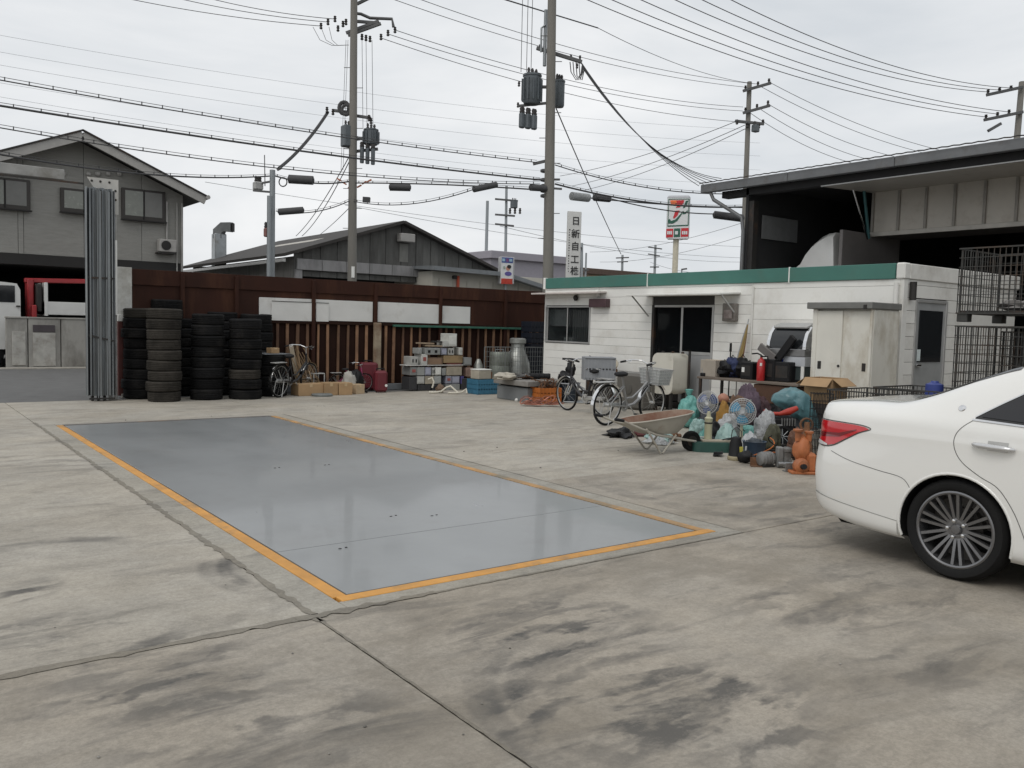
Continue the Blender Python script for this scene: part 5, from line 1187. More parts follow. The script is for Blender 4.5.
door_pl = [(1.215, 1.035), (1.16, .985), (1.125, .92), (1.135, .84), (1.19, .765), (1.30, .695), (1.41, .64), (1.50, .525), (1.56, .40), (1.59, .31), (1.60, .22)]
seam_pl = [(.24, .715), (.40, .67), (.62, .635), (.80, .61), (.865, .545)]
lip_pl = [(.10, .395), (.25, .372), (.48, .345), (.785, .312)]
glo = [(1.262, 1.063), (1.7, 1.045), (2.3, 1.035), (3.48, 1.03)]; gup = [(1.262, 1.066), (1.40, 1.165), (1.56, 1.262), (1.75, 1.322), (2.1, 1.352), (2.6, 1.348), (2.95, 1.285), (3.25, 1.16), (3.48, 1.035)]
tlo = [(.035, .762), (.16, .745), (.26, .765), (.36, .82), (.46, .875), (.535, .902)]; tup = [(.035, .925), (.2, .925), (.42, .922), (.50, .915), (.535, .904)]
m_gl = mat('privacy_glass', (.012, .012, .014), .04, var=.05, spec=.6)
m_tl = mat('tail_lamp_red', (.50, .012, .018), .1, var=.1, coat=.9); m_tl2 = mat('tail_lamp_dark', (.16, .006, .01), .12, var=.1, coat=.9)
for side in (-1, 1):
    ribbon(door_pl, .0045, m_seam, 'door_gap', .0015, side); ribbon(seam_pl, .004, m_seam, 'bumper_gap', .0015, side); ribbon(lip_pl, .004, mat('skirt_crease', (.30, .29, .26), .5), 'skirt_crease', .0015, side)
    ribbon([(2.28, 1.03), (2.33, .8), (2.36, .5), (2.36, .2)], .006, m_seam, 'door_gap', .0015, side); ribbon([(1.60, .27), (2.3, .26), (3.55, .26)], .005, m_seam, 'door_gap', .0015, side)
    patch([(1.225, 1.040), (1.7, 1.022), (2.3, 1.012), (3.54, 1.008)], [(1.225, 1.062), (1.39, 1.178), (1.555, 1.277), (1.75, 1.336), (2.1, 1.365), (2.6, 1.361), (2.96, 1.297), (3.28, 1.17), (3.54, 1.03)], mat('window_trim_black', (.02, .02, .02), .4), 'window_trim', .003, side)
    patch([(1.21, 1.036), (1.7, 1.020), (2.3, 1.010), (3.54, 1.006)], [(1.21, 1.048), (1.7, 1.031), (2.3, 1.021), (3.54, 1.017)], chrome, 'chrome_strip', .007, side, nz=2)
    ribbon([(1.225, 1.06), (1.39, 1.176), (1.555, 1.275), (1.75, 1.334), (2.1, 1.363), (2.6, 1.359)], .008, chrome, 'chrome_strip', .007, side, car)
    patch(glo, gup, m_gl, 'side_window', .008, side)
    lamp = patch(tlo, tup, m_tl, 'tail_lamp', .008, side)
    patch([(.06, .80), (.30, .825), (.44, .885)], [(.06, .835), (.30, .852), (.44, .893)], m_tl2, 'lamp_band', .011, side, lamp)
    patch([(.04, .758), (.13, .748), (.20, .75)], [(.04, .785), (.13, .775), (.20, .76)], mat('reversing_lamp', (.55, .54, .54), .15, coat=.5), 'reversing_lamp', .0115, side, lamp)
    ribbon([(.035, .93), (.2, .93), (.42, .927), (.505, .92), (.545, .903), (.46, .87), (.36, .815), (.26, .76), (.16, .74), (.05, .755)], .007, m_seam, 'lamp_gap', .003, side)
    patch([(.05, .318), (.12, .282), (.25, .25), (.45, .225), (.785, .212)], [(.05, .400), (.12, .390), (.25, .371), (.45, .346), (.785, .311)], m_car, 'rear_skirt', .013, side, bo)
    # door handle with its cup
    hs_ = .893
    patch([(1.33, hs_-.028), (1.45, hs_-.028)], [(1.33, hs_+.03), (1.45, hs_+.03)], mat('handle_cup', (.40, .40, .385), .35), 'handle_cup', .002, side, ns=8, nz=3)
    MB().tube([L3(1.245+.25*q, side*(wx(1.25+.25*q, hs_)+(.012+.026*math.sin(math.pi*min(1, max(0, q)))**.5)), hs_-.006*q) for q in (0, .06, .2, .5, .8, .94, 1)], [.008, .015, .018, .018, .018, .015, .008], 10).build('door_handle', mat('handle_silver', (.6, .6, .6), .2, .6, var=.03), car, 60)
    MB().lathe([(0, .012), (.018, .01), (.026, 0)], 14, M.Translation(L3(1.12, side*(wx(1.12, 1.10)), 1.10)) @ M.Rotation(R(68*side), 4, 'Y')).build('pillar_badge', chrome, car, 40)
    pts_ = [L3(s_, side*(wx(s_, z_)-.0), z_+.012) for s_, z_ in ((2.95, 1.06), (2.98, 1.08))]
    MB().blob(L3(3.12, side*1.0, 1.06), (.09, .07, .06), 2, .05).build('door_mirror', m_car, car, 60)
# rear window, windscreen: patches that follow the roof skin
def skin(s0, s1, t0, t1, m, name, off_=.005, n_=16, mt_=14, taper=0.):
    mbb = MB()
    for i in range(n_+1):
        s_ = s0+(s1-s0)*i/n_; sec = section(s_)
        for j in range(2*mt_+1):
            u_ = -1+j/mt_; q = (t1-(t1-t0)*abs(u_))*NS; k_ = min(int(q), NS-1); f_ = q-k_; w_ = sec[k_][0]+(sec[k_+1][0]-sec[k_][0])*f_; z_ = sec[k_][1]+(sec[k_+1][1]-sec[k_][1])*f_
            mbb.v.append(L3(s_, math.copysign(w_, u_) if u_ else 0, z_+off_))
    k_ = 2*mt_+1
    for i in range(n_):
        for j in range(2*mt_): mbb.f.append((i*k_+j, i*k_+j+1, (i+1)*k_+j+1, (i+1)*k_+j))
    return mbb.build(name, m, car, 60)
skin(.73, 1.37, .785, 1.0, m_gl, 'rear_window'); skin(3.02, 3.66, .785, 1.0, m_gl, 'windscreen')
MB().box(L3(.008, 0, .80), (.40, .012, .18), None, .003).build('number_plate', white, car)
for side in (-1, 1): MB().box(L3(.03, side*.5, .30), (.14, .08, .05), None, .02).build('tail_pipe', chrome, car)
# wheels
def wheel(ax, side):
    w_ = thing_part = bpy.data.objects.new('wheel', None); COL.objects.link(w_); w_.parent = car; w_.location = L3(ax, side*.775, ZA); w_.rotation_euler[1] = R(90) if side > 0 else R(-90); return w_
def build_wheel(w_):
    rr = .245; tr_ = .327; hw = .108
    prof = [(rr, -hw*.8), (rr+.012, -hw*.95), (rr+.05, -hw*1.03), (tr_-.025, -hw*.98), (tr_-.008, -hw*.82), (tr_, -hw*.55), (tr_, hw*.55), (tr_-.008, hw*.82), (tr_-.022, hw*.97), (rr+.055, hw*1.06), (rr+.03, hw*1.05), (rr+.012, hw*.98), (rr, hw*.86)]
    MB().lathe(prof, 56, close=True).build('tyre', mat('car_tyre', (.011, .011, .011), .78, spec=.22, var=.2, scale=10, bump=.1), w_, 50)
    m_rim = mat('dark_alloy', (.21, .21, .215), .3, .85, var=.05); m_rim2 = mat('alloy_inner', (.03, .03, .032), .45, .6)
    MB().lathe([(rr+.004, hw*.80), (rr+.004, hw*.92), (rr-.006, hw*.95), (rr-.016, hw*.90), (rr-.024, hw*.6), (rr-.03, -hw*.8)], 56, cap=False).build('rim', m_rim, w_, 40)
    MB().lathe([(0, -hw*.1), (.13, -hw*.1), (.135, -hw*.5), (.215, -hw*.5)], 40, cap=False).build('brake_disc', mat('brake_steel', (.14, .13, .12), .5, .7), w_, 40)
    MB().lathe([(0, -hw*.55), (.225, -hw*.55)], 40, cap=False).build('inner_shade', m_rim2, w_)
    sp_ = None
    for k_ in range(10):
        a = 2*math.pi*k_/10+.1
        mbb = MB()
        for sg_ in (-1, 1):
            p0_ = V((.055, sg_*.010, hw*.60)); p1_ = V((.14, sg_*.019, hw*.72)); p2_ = V((.236, sg_*.029, hw*.84))
            for q0, q1, w1, w2 in ((p0_, p1_, .015, .0145), (p1_, p2_, .0145, .015)):
                vs_ = []
                for q, ww_ in ((q0, w1), (q1, w2)): vs_ += [q+V((0, -ww_*.62, 0)), q+V((0, ww_*.62, 0)), q+V((0, ww_*.9, -.03)), q+V((0, -ww_*.9, -.03))]
                mbb.add(vs_, [(0,4,5,1), (1,5,6,2), (2,6,7,3), (3,7,4,0), (3,2,1,0), (4,7,6,5)])
        if sp_ is None: sp_ = mbb.build('spoke', m_rim, w_); sp_.rotation_euler[2] = a
        else: inst(sp_, 'spoke', w_, None, (0, 0, a))
    MB().lathe([(.078, hw*.45), (.074, hw*.58), (.05, hw*.62), (.034, hw*.60), (.033, hw*.72), (.028, hw*.78), (0, hw*.79)], 24, cap=False).build('hub_cap', m_rim, w_, 35)
    for k_ in range(5): a = 2*math.pi*k_/5+.3; MB().lathe([(.012, 0), (.012, .016), (0, .018)], 6, M.Translation((.055*math.cos(a), .055*math.sin(a), hw*.58))).build('wheel_nut', chrome, w_)
w0 = wheel(AXR, -1); build_wheel(w0)
for ax, side in ((AXR, 1), (AXF, -1), (AXF, 1)):
    w1 = wheel(ax, side)
    for ch in list(w0.children): c = ch.copy(); COL.objects.link(c); c.parent = w1
# ================================================================== THINGS IN THE YARD
def mpp(p): return depth_of(p)/FPX          # metres per pixel at a place
VIEW = -YAW                                  # rz of things that face the camera
m_card = mat('cardboard', (.36, .235, .125), .85, var=.14, scale=4, dirt=(.26, .16, .08), damt=.25, rnd=.12)
m_card2 = mat('pale_cardboard', (.45, .34, .22), .85, var=.12, scale=4)
m_tape = mat('parcel_tape', (.50, .37, .22), .35)
m_blk = mat('black_plastic', (.009, .009, .01), .55, var=.3, scale=6, spec=.3)
m_rustm = mat('rusty_metal', (.16, .075, .035), .85, var=.4, scale=7, dirt=(.06, .035, .022), dscale=5, damt=.6, bump=.3)
m_gm = mat('grey_machine', (.20, .20, .195), .6, .3, var=.3, scale=6, dirt=(.07, .06, .05), dscale=4, damt=.5)

# ---- bicycles
def bicycle(name, label, pr, pf, m_fr, sc=1., basket=None, rear=None, fender=chrome, saddle=m_blk, lean=.06, group=None):
    """rear and front wheel contact points; local +Y runs forward, wheelbase 1.08"""
    d = V(pf)-V(pr); t = thing(name, label, 'bicycle', pr, head(pr, pf), group); t.scale = (sc, sc, sc); t.rotation_euler[1] = lean
    rw = .33; wb_ = 1.08
    for yy_ in (0, wb_):
        w_ = MB().lathe([(rw-.035, -.014), (rw-.012, -.019), (rw, -.008), (rw, .008), (rw-.012, .019), (rw-.035, .014)], 34, M.Translation((0, yy_, rw)) @ M.Rotation(R(90), 4, 'Y'), close=True).build('tyre', black, t, 50)
        MB().lathe([(rw-.04, -.011), (rw-.034, -.012), (rw-.034, .012), (rw-.04, .011)], 34, M.Translation((0, yy_, rw)) @ M.Rotation(R(90), 4, 'Y'), close=True).build('rim', alu, w_, 50)
        sp_ = MB()
        for k_ in range(14):
            a = 2*math.pi*k_/14; sp_.bar((.015*(-1)**k_, yy_, rw), (0, yy_+(rw-.04)*math.cos(a), rw+(rw-.04)*math.sin(a)), .0018)
        sp_.build('spokes', alu, w_); MB().tube([(-.045, yy_, rw), (.045, yy_, rw)], .024, 10).build('hub', alu, w_, 40)
        a0, a1 = (R(20), R(200)) if yy_ == 0 else (R(35), R(175))
        f_ = MB(); n_ = 16
        for k_ in range(n_+1):
            a = a0+(a1-a0)*k_/n_; rr = rw+.025
            for x_ in (-.032, -.012, .012, .032): f_.v.append((x_, yy_+rr*math.cos(a)*(1 if yy_ == 0 else 1), rw+rr*math.sin(a)-abs(x_)*.25))
        f_.f = [(k_*4+j, k_*4+j+1, k_*4+j+5, k_*4+j+4) for k_ in range(n_) for j in range(3)]
        f_.build('mudguard', fender, t, 60)
    bb = V((0, .46, .29)); seat = V((0, .30, .78)); hd0, hd1 = V((0, .97, .52)), V((0, .90, .86))
    MB().tube([hd0+V((0, -.01, .1)), V((0, .80, .44)), V((0, .62, .32)), bb], [.026, .027, .027, .027], 10).build('down_tube', m_fr, t, 50)
    MB().tube([hd0+V((0, -.02, .18)), V((0, .76, .55)), V((0, .58, .43)), V((0, .42, .42))], .018, 10).build('step_tube', m_fr, t, 50)
    MB().tube([bb, seat], .018, 10).build('seat_tube', m_fr, t, 50); MB().tube([hd0, hd1], .022, 10).build('head_tube', m_fr, t, 50)
    for x_ in (-.05, .05):
        MB().tube([bb+V((x_*.4, 0, 0)), V((x_, 0, rw))], .011, 8).build('chain_stay', m_fr, t, 50); MB().tube([V((x_*.3, .35, .62)), V((x_, 0, rw))], .010, 8).build('seat_stay', m_fr, t, 50)
        MB().tube([hd0+V((x_*.9, .0, -.01)), V((x_, 1.03, .42)), V((x_, wb_, rw))], .013, 8).build('fork_blade', chrome, t, 50)
        MB().tube([V((x_*1.2, 0, rw)), V((x_*1.2, -.18, .56))], .006, 6).build('carrier_stay', alu, t)
    MB().tube([hd1, V((0, .88, .98))], .013, 8).build('stem', chrome, t, 50)
    MB().tube([V((x_, y_, z_)) for x_, y_, z_ in ((-.28, .66, 1.0), (-.26, .78, 1.02), (-.14, .90, 1.02), (0, .885, .98), (.14, .90, 1.02), (.26, .78, 1.02), (.28, .66, 1.0))], .012, 8).build('handlebar', chrome, t, 50)
    for sg_ in (-1, 1):
        MB().tube([(sg_*.281, .665, 1.0), (sg_*.283, .55, .985)], .017, 8).build('grip', m_blk, t, 50); MB().tube([(sg_*.25, .80, 1.02), (sg_*.25, .68, .97)], .006, 6).build('brake_lever', chrome, t)
    MB().blob((0, .27, .82), (.09, .14, .045), 4, .08).build('saddle', saddle, t, 60); MB().tube([seat, V((0, .29, .8))], .013, 8).build('seat_post', chrome, t, 50)
    MB().lathe([(.05, -.008), (.085, -.008), (.09, 0), (.085, .008), (.05, .008)], 20, M.Translation(bb+V((-.05, 0, 0))) @ M.Rotation(R(90), 4, 'Y'), close=True).build('chainwheel', alu, t, 40)
    MB().box((-.055, .22, .315), (.025, .52, .075), M.Rotation(R(-3), 3, 'X'), .012).build('chain_guard', alu, t)
    for sg_ in (-1, 1): MB().bar((sg_*.07, .46, .29), (sg_*.075, .46+sg_*.12, .29-sg_*.12), .014).build('crank', alu, t); MB().box((sg_*.12, .46+sg_*.12, .29-sg_*.12), (.09, .06, .02)).build('pedal', m_blk, t)
    MB().box((0, -.08, .70), (.13, .40, .012), None, .003).build('rear_carrier', alu, t)
    for sg_ in (-1, 1): MB().tube([(sg_*.09, .0, .33), (sg_*.10, -.06, .02)], .009, 6).build('stand', alu, t)
    if basket: wire_basket(t, (0, 1.12, .64), .19, .14, .25, basket)
    return t
def wire_basket(t, c, hx_, hy_, h, m, solid=False):
    b_ = MB(); c = V(c); fl = 1.22
    def pt(u_, v_, q): k_ = 1+(fl-1)*q; return c+V((u_*hx_*k_, v_*hy_*k_, q*h))
    for q in ((0, .2, .4, .6, .8, 1) if not solid else (0, 1)): b_.tube([pt(-1, -1, q), pt(1, -1, q), pt(1, 1, q), pt(-1, 1, q)], .0045 if q < 1 else .008, 5, loop=True)
    n_ = 7
    for k_ in range(n_):
        u_ = -1+2*k_/(n_-1)
        for v_ in (-1, 1): b_.bar(pt(u_, v_, 0), pt(u_, v_, 1), .0045); b_.bar(pt(v_, u_, 0), pt(v_, u_, 1), .0045)
        b_.bar(pt(u_, -1, 0), pt(u_, 1, 0), .0045)
    o = b_.build('basket', m, t)
    sh_ = MB(); 
    for u0, v0, u1, v1 in ((-1, -1, 1, -1), (1, -1, 1, 1), (1, 1, -1, 1), (-1, 1, -1, -1)): sh_.quad(pt(u0*.97, v0*.97, .02), pt(u1*.97, v1*.97, .02), pt(u1*.97, v1*.97, .97), pt(u0*.97, v0*.97, .97))
    sh_.quad(pt(-1, -1, .02), pt(1, -1, .02), pt(1, 1, .02), pt(-1, 1, .02)); sh_.build('basket_mesh', sheer('fine_mesh', (.42, .43, .43), .5, .62), o)
bicycle('bicycle', 'black city bicycle with silver mudguards beside the low tyre stack', G(279, 397.5), G(308, 393.8), mat('bike_black', (.02, .02, .022), .35), basket=None)
bicycle('bicycle', 'silver-grey step-through bicycle with wire basket in front of the cream tank', G(606, 425.5), G(655.5, 421.5), mat('bike_silver', (.30, .30, .30), .35, .5, var=.1), 1.0, alu, saddle=m_blk, lean=.05)
def FL(px, Y): p = PY(px, 390, Y); return V((p.x, Y, 0))
bicycle('bicycle', 'small pink child bicycle behind the cardboard cartons', FL(337, 17.1), FL(351, 17.12), mat('bike_pink', (.42, .07, .19), .4), .62, lean=.1)
# the bike behind carries a big plastic basket
p0 = G(596, 414)
tb = bicycle('bicycle', 'dark bicycle carrying a large grey plastic basket, behind the silver-grey one', G(603, 416), G(571, 411), mat('bike_dark', (.03, .03, .035), .4), .95, lean=-.05)
cb = thing('plastic_basket', 'large grey slatted plastic basket standing on the dark bicycle carrier', 'basket', G(597, 414)+V((.0, 0, .62)), VIEW+R(4))
def crate(t, sx, sy, sz, m, rows=4, cols=7, fl=1.06):
    MB().box((0, 0, .012), (sx*.96, sy*.96, .02), None, .004).build('base', m, t)
    for side_ in range(4):
        L_, D_ = (sx, sy) if side_ % 2 == 0 else (sy, sx); rm = M.Rotation(R(90)*side_, 4, 'Z')
        b_ = MB()
        for k_ in range(cols+1): b_.box((-L_/2+L_*k_/cols, -D_/2, sz/2), (.02, .014, sz), None, 0)
        b_.v = [tuple(rm @ V(q)) for q in b_.v]; b_.build('upright', m, t)
        for k_ in range(rows):
            h_ = sz/rows; b2 = MB().box((0, -D_/2+.004, h_*(k_+.5)), (L_*.995, .008, h_*(.72 if k_ < rows-1 else .9)), None, .002); b2.v = [tuple(rm @ V(q)) for q in b2.v]; b2.build('slat', m, t)
k_ = mpp(p0); crate(cb, 30*k_, .34, 22*k_, mat('basket_grey', (.25, .26, .275), .55, var=.12), 2, 9)
MB().tube([(-15*k_, -.18, 22*k_), (15*k_, -.18, 22*k_), (15*k_, .18, 22*k_), (-15*k_, .18, 22*k_)], .014, 8, loop=True).build('rim', mat('basket_grey', (.25, .26, .275)), cb, 50)

# ---- on and beside the low tyre stack, along the fence
tp = TOPS[-1]
o = MB().box((0, 0, .012), (.62, .5, .02), .2, .003).build('grey_sheet', mat('sheet_grey', (.17, .18, .19), .5), None, loc=tp); tag(o, 'flat grey sheet lying on the low tyre stack', 'board')
def carton(label, c, d, rz=0., m=m_card, tape=True, name='carton', flaps=False, group=None):
    t = thing(name, label, 'carton', c, rz, group); sx, sy, sz = d
    if not flaps: MB().box((0, 0, sz/2), d, None, .006).build('box', m, t)
    else:
        for a, b in (((0, -sy/2, sz/2), (sx, .008, sz)), ((0, sy/2, sz/2), (sx, .008, sz)), ((-sx/2, 0, sz/2), (.008, sy-.02, sz)), ((sx/2, 0, sz/2), (.008, sy-.02, sz)), ((0, 0, .006), (sx-.02, sy-.02, .01))): MB().box(a, b).build('side', m, t)
        for sg_, ax in ((-1, 'X'), (1, 'X'), (-1, 'Y'), (1, 'Y')):
            if ax == 'X': b_ = MB().box((0, sg_*sy*.20, 0), (sx*.98, sy*.42, .006)); b_.v = [tuple(M.Translation((0, sg_*sy/2, sz)) @ M.Rotation(R(-35*sg_), 4, 'X') @ V(q)) for q in b_.v]
            else: b_ = MB().box((sg_*sx*.2, 0, 0), (sx*.42, sy*.98, .006)); b_.v = [tuple(M.Translation((sg_*sx/2, 0, sz)) @ M.Rotation(R(40*sg_), 4, 'Y') @ V(q)) for q in b_.v]
            b_.build('flap', m, t)
    if tape and not flaps:
        MB().box((0, 0, sz+.0015), (sx*.99, .06, .003)).build('tape', m_tape, t); MB().box((0, -sy/2-.0015, sz*.86), (.06, .003, sz*.25)).build('tape', m_tape, t)
    return t
carton('tiny carton on the flat grey sheet over the low tyres', tp+V((.02, -.05, .023)), (.2, .16, .11), .3)
cY = 16.75
def onfloor(pxa, pxb, pyb, pyt, label, m, dep=.3, rz=0., Y=None, **kw):
    b0 = G((pxa+pxb)/2, pyb); Y_ = b0.y if Y is None else Y
    a, b = PY(pxa, pyb, Y_), PY(pxb, pyb, Y_); z1 = PY((pxa+pxb)/2, pyt, Y_).z
    return carton(label, ((a.x+b.x)/2, Y_+dep/2, 0), (b.x-a.x, dep, z1), rz, m, **kw)
onfloor(298.5, 323.5, 395.8, 384, 'left carton of the row in front of the brushwood', m_card, .4)
onfloor(324.5, 338, 395.4, 383, 'middle carton of the row in front of the brushwood', m_card, .36)
onfloor(339, 352.5, 395, 383, 'right carton of the row in front of the brushwood', m_card, .38)
onfloor(353.5, 364, 394.0, 384.5, 'pale low carton at the right end of the row', m_card2, .3, rz=.3)
o = MB().lathe([(0, 0), (.21, 0), (.22, .03), (.2, .05), (0, .055)], 24).build('manhole_lid', mat('lid_grey', (.15, .16, .155), .7, var=.2), None, 40, loc=G(322, 396)); tag(o, 'round grey lid lying in front of the cartons', 'lid')
bb0 = PY(307, 386, 17.1); bw_ = thing('brushwood_bundle', 'bundle of brown twigs leaning on the fence', 'brushwood', (bb0.x, 17.05, 0))
rr_ = random.Random(3)
for k_ in range(34):
    x_ = rr_.uniform(-.24, .24); tx = x_*.55-.12+rr_.uniform(-.12, .12); h = rr_.uniform(.55, 1.05)
    MB().tube([(x_+.10, rr_.uniform(-.12, .1), 0), (x_*.8+rr_.uniform(-.05, .05), .1, h*.5), (tx, .3, h)], [.016, .012, .006], 5).build('twig', mat('twig_brown', (.20, .135, .075), .9, var=.3, rnd=.35), bw_)
MB().tube([(-.19, -.02, .3), (0, -.12, .32), (.2, -.02, .3), (.18, .12, .32), (-.15, .14, .32)], .008, 5, loop=True).build('binding', m_blk, bw_)
pl = PY(297, 385, 17.2); o = MB().box((0, 0, .5), (.10, .02, 1.02), M.Rotation(R(-8), 3, 'X') @ M.Rotation(R(-9), 3, 'Y'), .004).build('plank', mat('pale_plank', (.33, .28, .21), .8, var=.2, stretch=(4, 4, .5)), None, loc=(pl.x, 17.28, 0)); tag(o, 'pale plank leaning on the fence behind the bicycle', 'plank')
tb_ = PY(319, 386, 17.0); t = thing('metal_frame', 'small white tubular frame standing behind the cartons', 'frame', (tb_.x, 17.0, 0))
for a, b in (((-.12, 0, 0), (-.12, 0, .42)), ((.12, 0, 0), (.12, 0, .42)), ((-.12, 0, .42), (.12, 0, .42)), ((-.12, .3, 0), (-.12, .3, .42)), ((.12, .3, 0), (.12, .3, .42)), ((.12, 0, .42), (.12, .3, .42)), ((-.12, 0, .42), (-.12, .3, .42))): MB().tube([a, b], .012, 8).build('tube', alu, t)
def lump(name, label, cat, px, py, wpx, hpx, m, seed=1, amp=.2, fq=4, dpt=.8, crease=.12, Y=None, knot=False, nu=28, nv=18):
    c = G(px, py) if Y is None else FL(px, Y); k_ = mpp(c); rx, rz_ = wpx*k_/2, hpx*k_/2
    t = thing(name, label, cat, c+V((0, rx*dpt*.5, 0)), VIEW)
    MB().blob((0, 0, rz_*.93), (rx, rx*dpt, rz_), seed, amp, fq, nu, nv, flat=-rz_*.9, crease=crease).build('bulk', m, t, 70)
    if knot: MB().lathe([(.03, 0), (.015, .035), (.045, .09), (.06, .13), (.03, .14)], 9, M.Translation((rx*.1, 0, rz_*1.75)) @ M.Rotation(.3, 4, 'X')).build('knot', m, t, 50)
    return t
lump('cloth_heap', 'pale grey cloth heaped behind the cartons', 'cloth', 350, 385, 14, 22, mat('pale_cloth', (.36, .35, .32), .9), 5, Y=16.9)
lump('dark_bag', 'black bag slumped left of the red cases', 'bag', 357, 387, 14, 24, m_blk, 8, Y=16.95)
for i, (px, h, w_, lab) in enumerate((((361.5, 380, 390.5), 27, .5, 'large dark red case standing by the pale fence post'), ((375, 387.5, 392.5), 21, .32, 'smaller dark red case in front of the large one'))):
    a, b = G(px[0], px[2]), G(px[1], px[2]); c = (a+b)/2; k_ = mpp(c); t = thing('red_case', lab, 'case', c+V((0, .12*(1-i)+.05, 0)), VIEW*.4)
    sx = (px[1]-px[0])*k_; MB().box((0, 0, h*k_/2+.02), (sx, .34-.08*i, h*k_), None, .045).build('shell', mat('maroon_shell', (.12, .012, .02), .5, var=.2), t)
    MB().tube([(-.09, 0, h*k_), (-.09, 0, h*k_+.06), (.09, 0, h*k_+.06), (.09, 0, h*k_)], .013, 8).build('handle', m_blk, t)
    for sg_ in (-1, 1): MB().lathe([(0, -.015), (.03, -.012), (.03, .012), (0, .015)], 10, M.Translation((sg_*sx*.35, -.05, .03)) @ M.Rotation(R(90), 4, 'Y')).build('caster', m_blk, t, 40)
    if i: MB().lathe([(0, 0), (.03, .004), (.03, .01), (0, .012)], 12, M.Translation((.1, -.13, .16)) @ M.Rotation(R(90), 4, 'X')).build('badge', white, t)
t = thing('black_pole_bits', 'black bent pipe lying in front of the red case', 'pipe', G(360, 393), 0); MB().tube([(-.25, .15, .16), (-.05, .05, .13), (.1, 0, .05), (.16, -.05, .03)], .03, 8).build('pipe', m_blk, t, 50)

# ---- wall of scrap electrical boxes
BY = 16.85
def eb(pa, pb, yt, yb3, col, label, dep=.32, name='electrical_box', kind=0, dy=0.):
    Y_ = BY+dy; a, b = PY(pa, yb3, Y_), PY(pb, yb3, Y_); z1 = PY((pa+pb)/2, yt, Y_).z; z0 = max(0., PY((pa+pb)/2, yb3, Y_).z)
    key = 'case_%d_%d_%d' % tuple(int(c*100) for c in col)
    t = thing(name, label, 'electrical box', ((a.x+b.x)/2, Y_+dep/2, z0), rng.uniform(-.05, .05), 'scrap electrical boxes piled by the fence'); sx, sz = b.x-a.x-.01, z1-z0-.004
    MB().box((0, 0, sz/2), (sx, dep, sz), None, .008).build('casing', mat(key, col, .6, var=.2, scale=5, dirt=tuple(c*.45 for c in col), damt=.45), t)
    if kind == 1: MB().box((0, -dep/2-.004, sz/2), (sx*.8, .008, sz*.7), None, .003).build('cover', mat(key+'c', tuple(min(1, c*1.25) for c in col), .5, var=.15), t)
    if kind == 2:
        for dx in (-.25, .2): MB().box((dx*sx, -dep/2-.003, sz*.5), (sx*.16, .008, sz*.4), None, .002).build('dark_slot', m_blk, t)
    if kind == 3: MB().box((0, -dep/2-.003, sz*.55), (sx*.5, .006, sz*.35)).build('printed_label', mat('red_print', (.30, .08, .07), .6), t)
g1, g2, g3, be, br, la, wh, dk = (.27, .28, .27), (.2, .205, .2), (.34, .34, .32), (.36, .32, .25), (.17, .11, .07), (.27, .28, .34), (.5, .5, .47), (.035, .035, .038)
EB = [(446, 460, 384, 391.5, g1, 'bottom grey box of the pile under the lavender ones', 0), (409, 417, 377, 390, dk, 'black bottom box at the left foot of the pile', 0), (418, 431, 384.5, 390.5, dk, 'low black box at the foot of the pile', 0), (432, 445, 384.5, 390.5, dk, 'low dark box in the middle of the pile foot', 2), (461, 472, 378, 390.5, dk, 'black box at the right foot of the pile', 0),
      (417, 425, 376, 384, g3, 'left grey box in the second row of the pile', 1), (425, 434, 376, 384, be, 'beige box in the second row behind the white hose', 0), (434, 441.5, 376, 384, g1, 'grey box right of the beige one, second row', 1), (446, 452, 376, 383.6, la, 'left lavender box in the second row', 3), (452.3, 460, 376, 383.6, la, 'right lavender box in the second row', 1), (460.5, 464, 376, 384, (.06, .05, .18), 'thin blue box at the right of the second row', 0),
      (410, 417, 367, 375.4, g2, 'dim box with a red print in the third row', 3), (417.3, 425, 367, 375.4, g1, 'plain grey box in the third row', 0), (425.3, 431.5, 367, 375.4, la, 'lavender box in the third row', 1), (431.8, 435, 367.5, 375.4, g3, 'slim pale box in the third row', 2), (435.2, 441.5, 367, 375.4, wh, 'white box in the third row', 1), (442, 446, 368, 375.4, g1, 'slim grey box beside the white one', 0), (446.5, 462, 366.5, 375.4, be, 'wide olive-beige box in the third row', 0),
      (411, 418.5, 356.5, 365, g3, 'pale box at the left end of the fourth row', 2), (421, 427.5, 354, 365, wh, 'white upright box in the fourth row with rust stain', 3), (427.8, 443, 357.5, 365.5, br, 'wide rusty brown box in the fourth row', 1), (443.4, 463, 355.5, 363, (.30, .21, .11), 'wide tan box in the fourth row', 0), (447, 462, 363.2, 366.3, (.16, .05, .04), 'flat reddish tray under the wide tan box', 0),
      (418.5, 422, 348, 354, g1, 'small grey box on the top row, left', 0), (425, 440.5, 348, 354.8, g1, 'grey switch box with dark slots in the fifth row', 2), (441.5, 447, 348, 355, la, 'pale blue box in the fifth row', 1), (448, 454.5, 348, 355, g3, 'pale grey box with dark opening in the fifth row', 2), (459, 463, 347.5, 355, wh, 'white slim box at the right end of the fifth row', 0),
      (443, 449.5, 341, 347, g3, 'small grey box on the very top of the pile', 1), (447.5, 457, 333.5, 346.5, wh, 'tall white panel box on top of the pile', 1), (464, 472, 357.5, 365.5, g2, 'grey box right of the pile above the pinkish one', 1), (466, 473.5, 367.5, 376.5, (.30, .2, .16), 'pinkish box at the right side of the pile', 0)]
for pa, pb, yt, yb3, col, lab, kd in EB: eb(pa, pb, yt, yb3, col, lab, kind=kd, dep=rng.uniform(.28, .4))
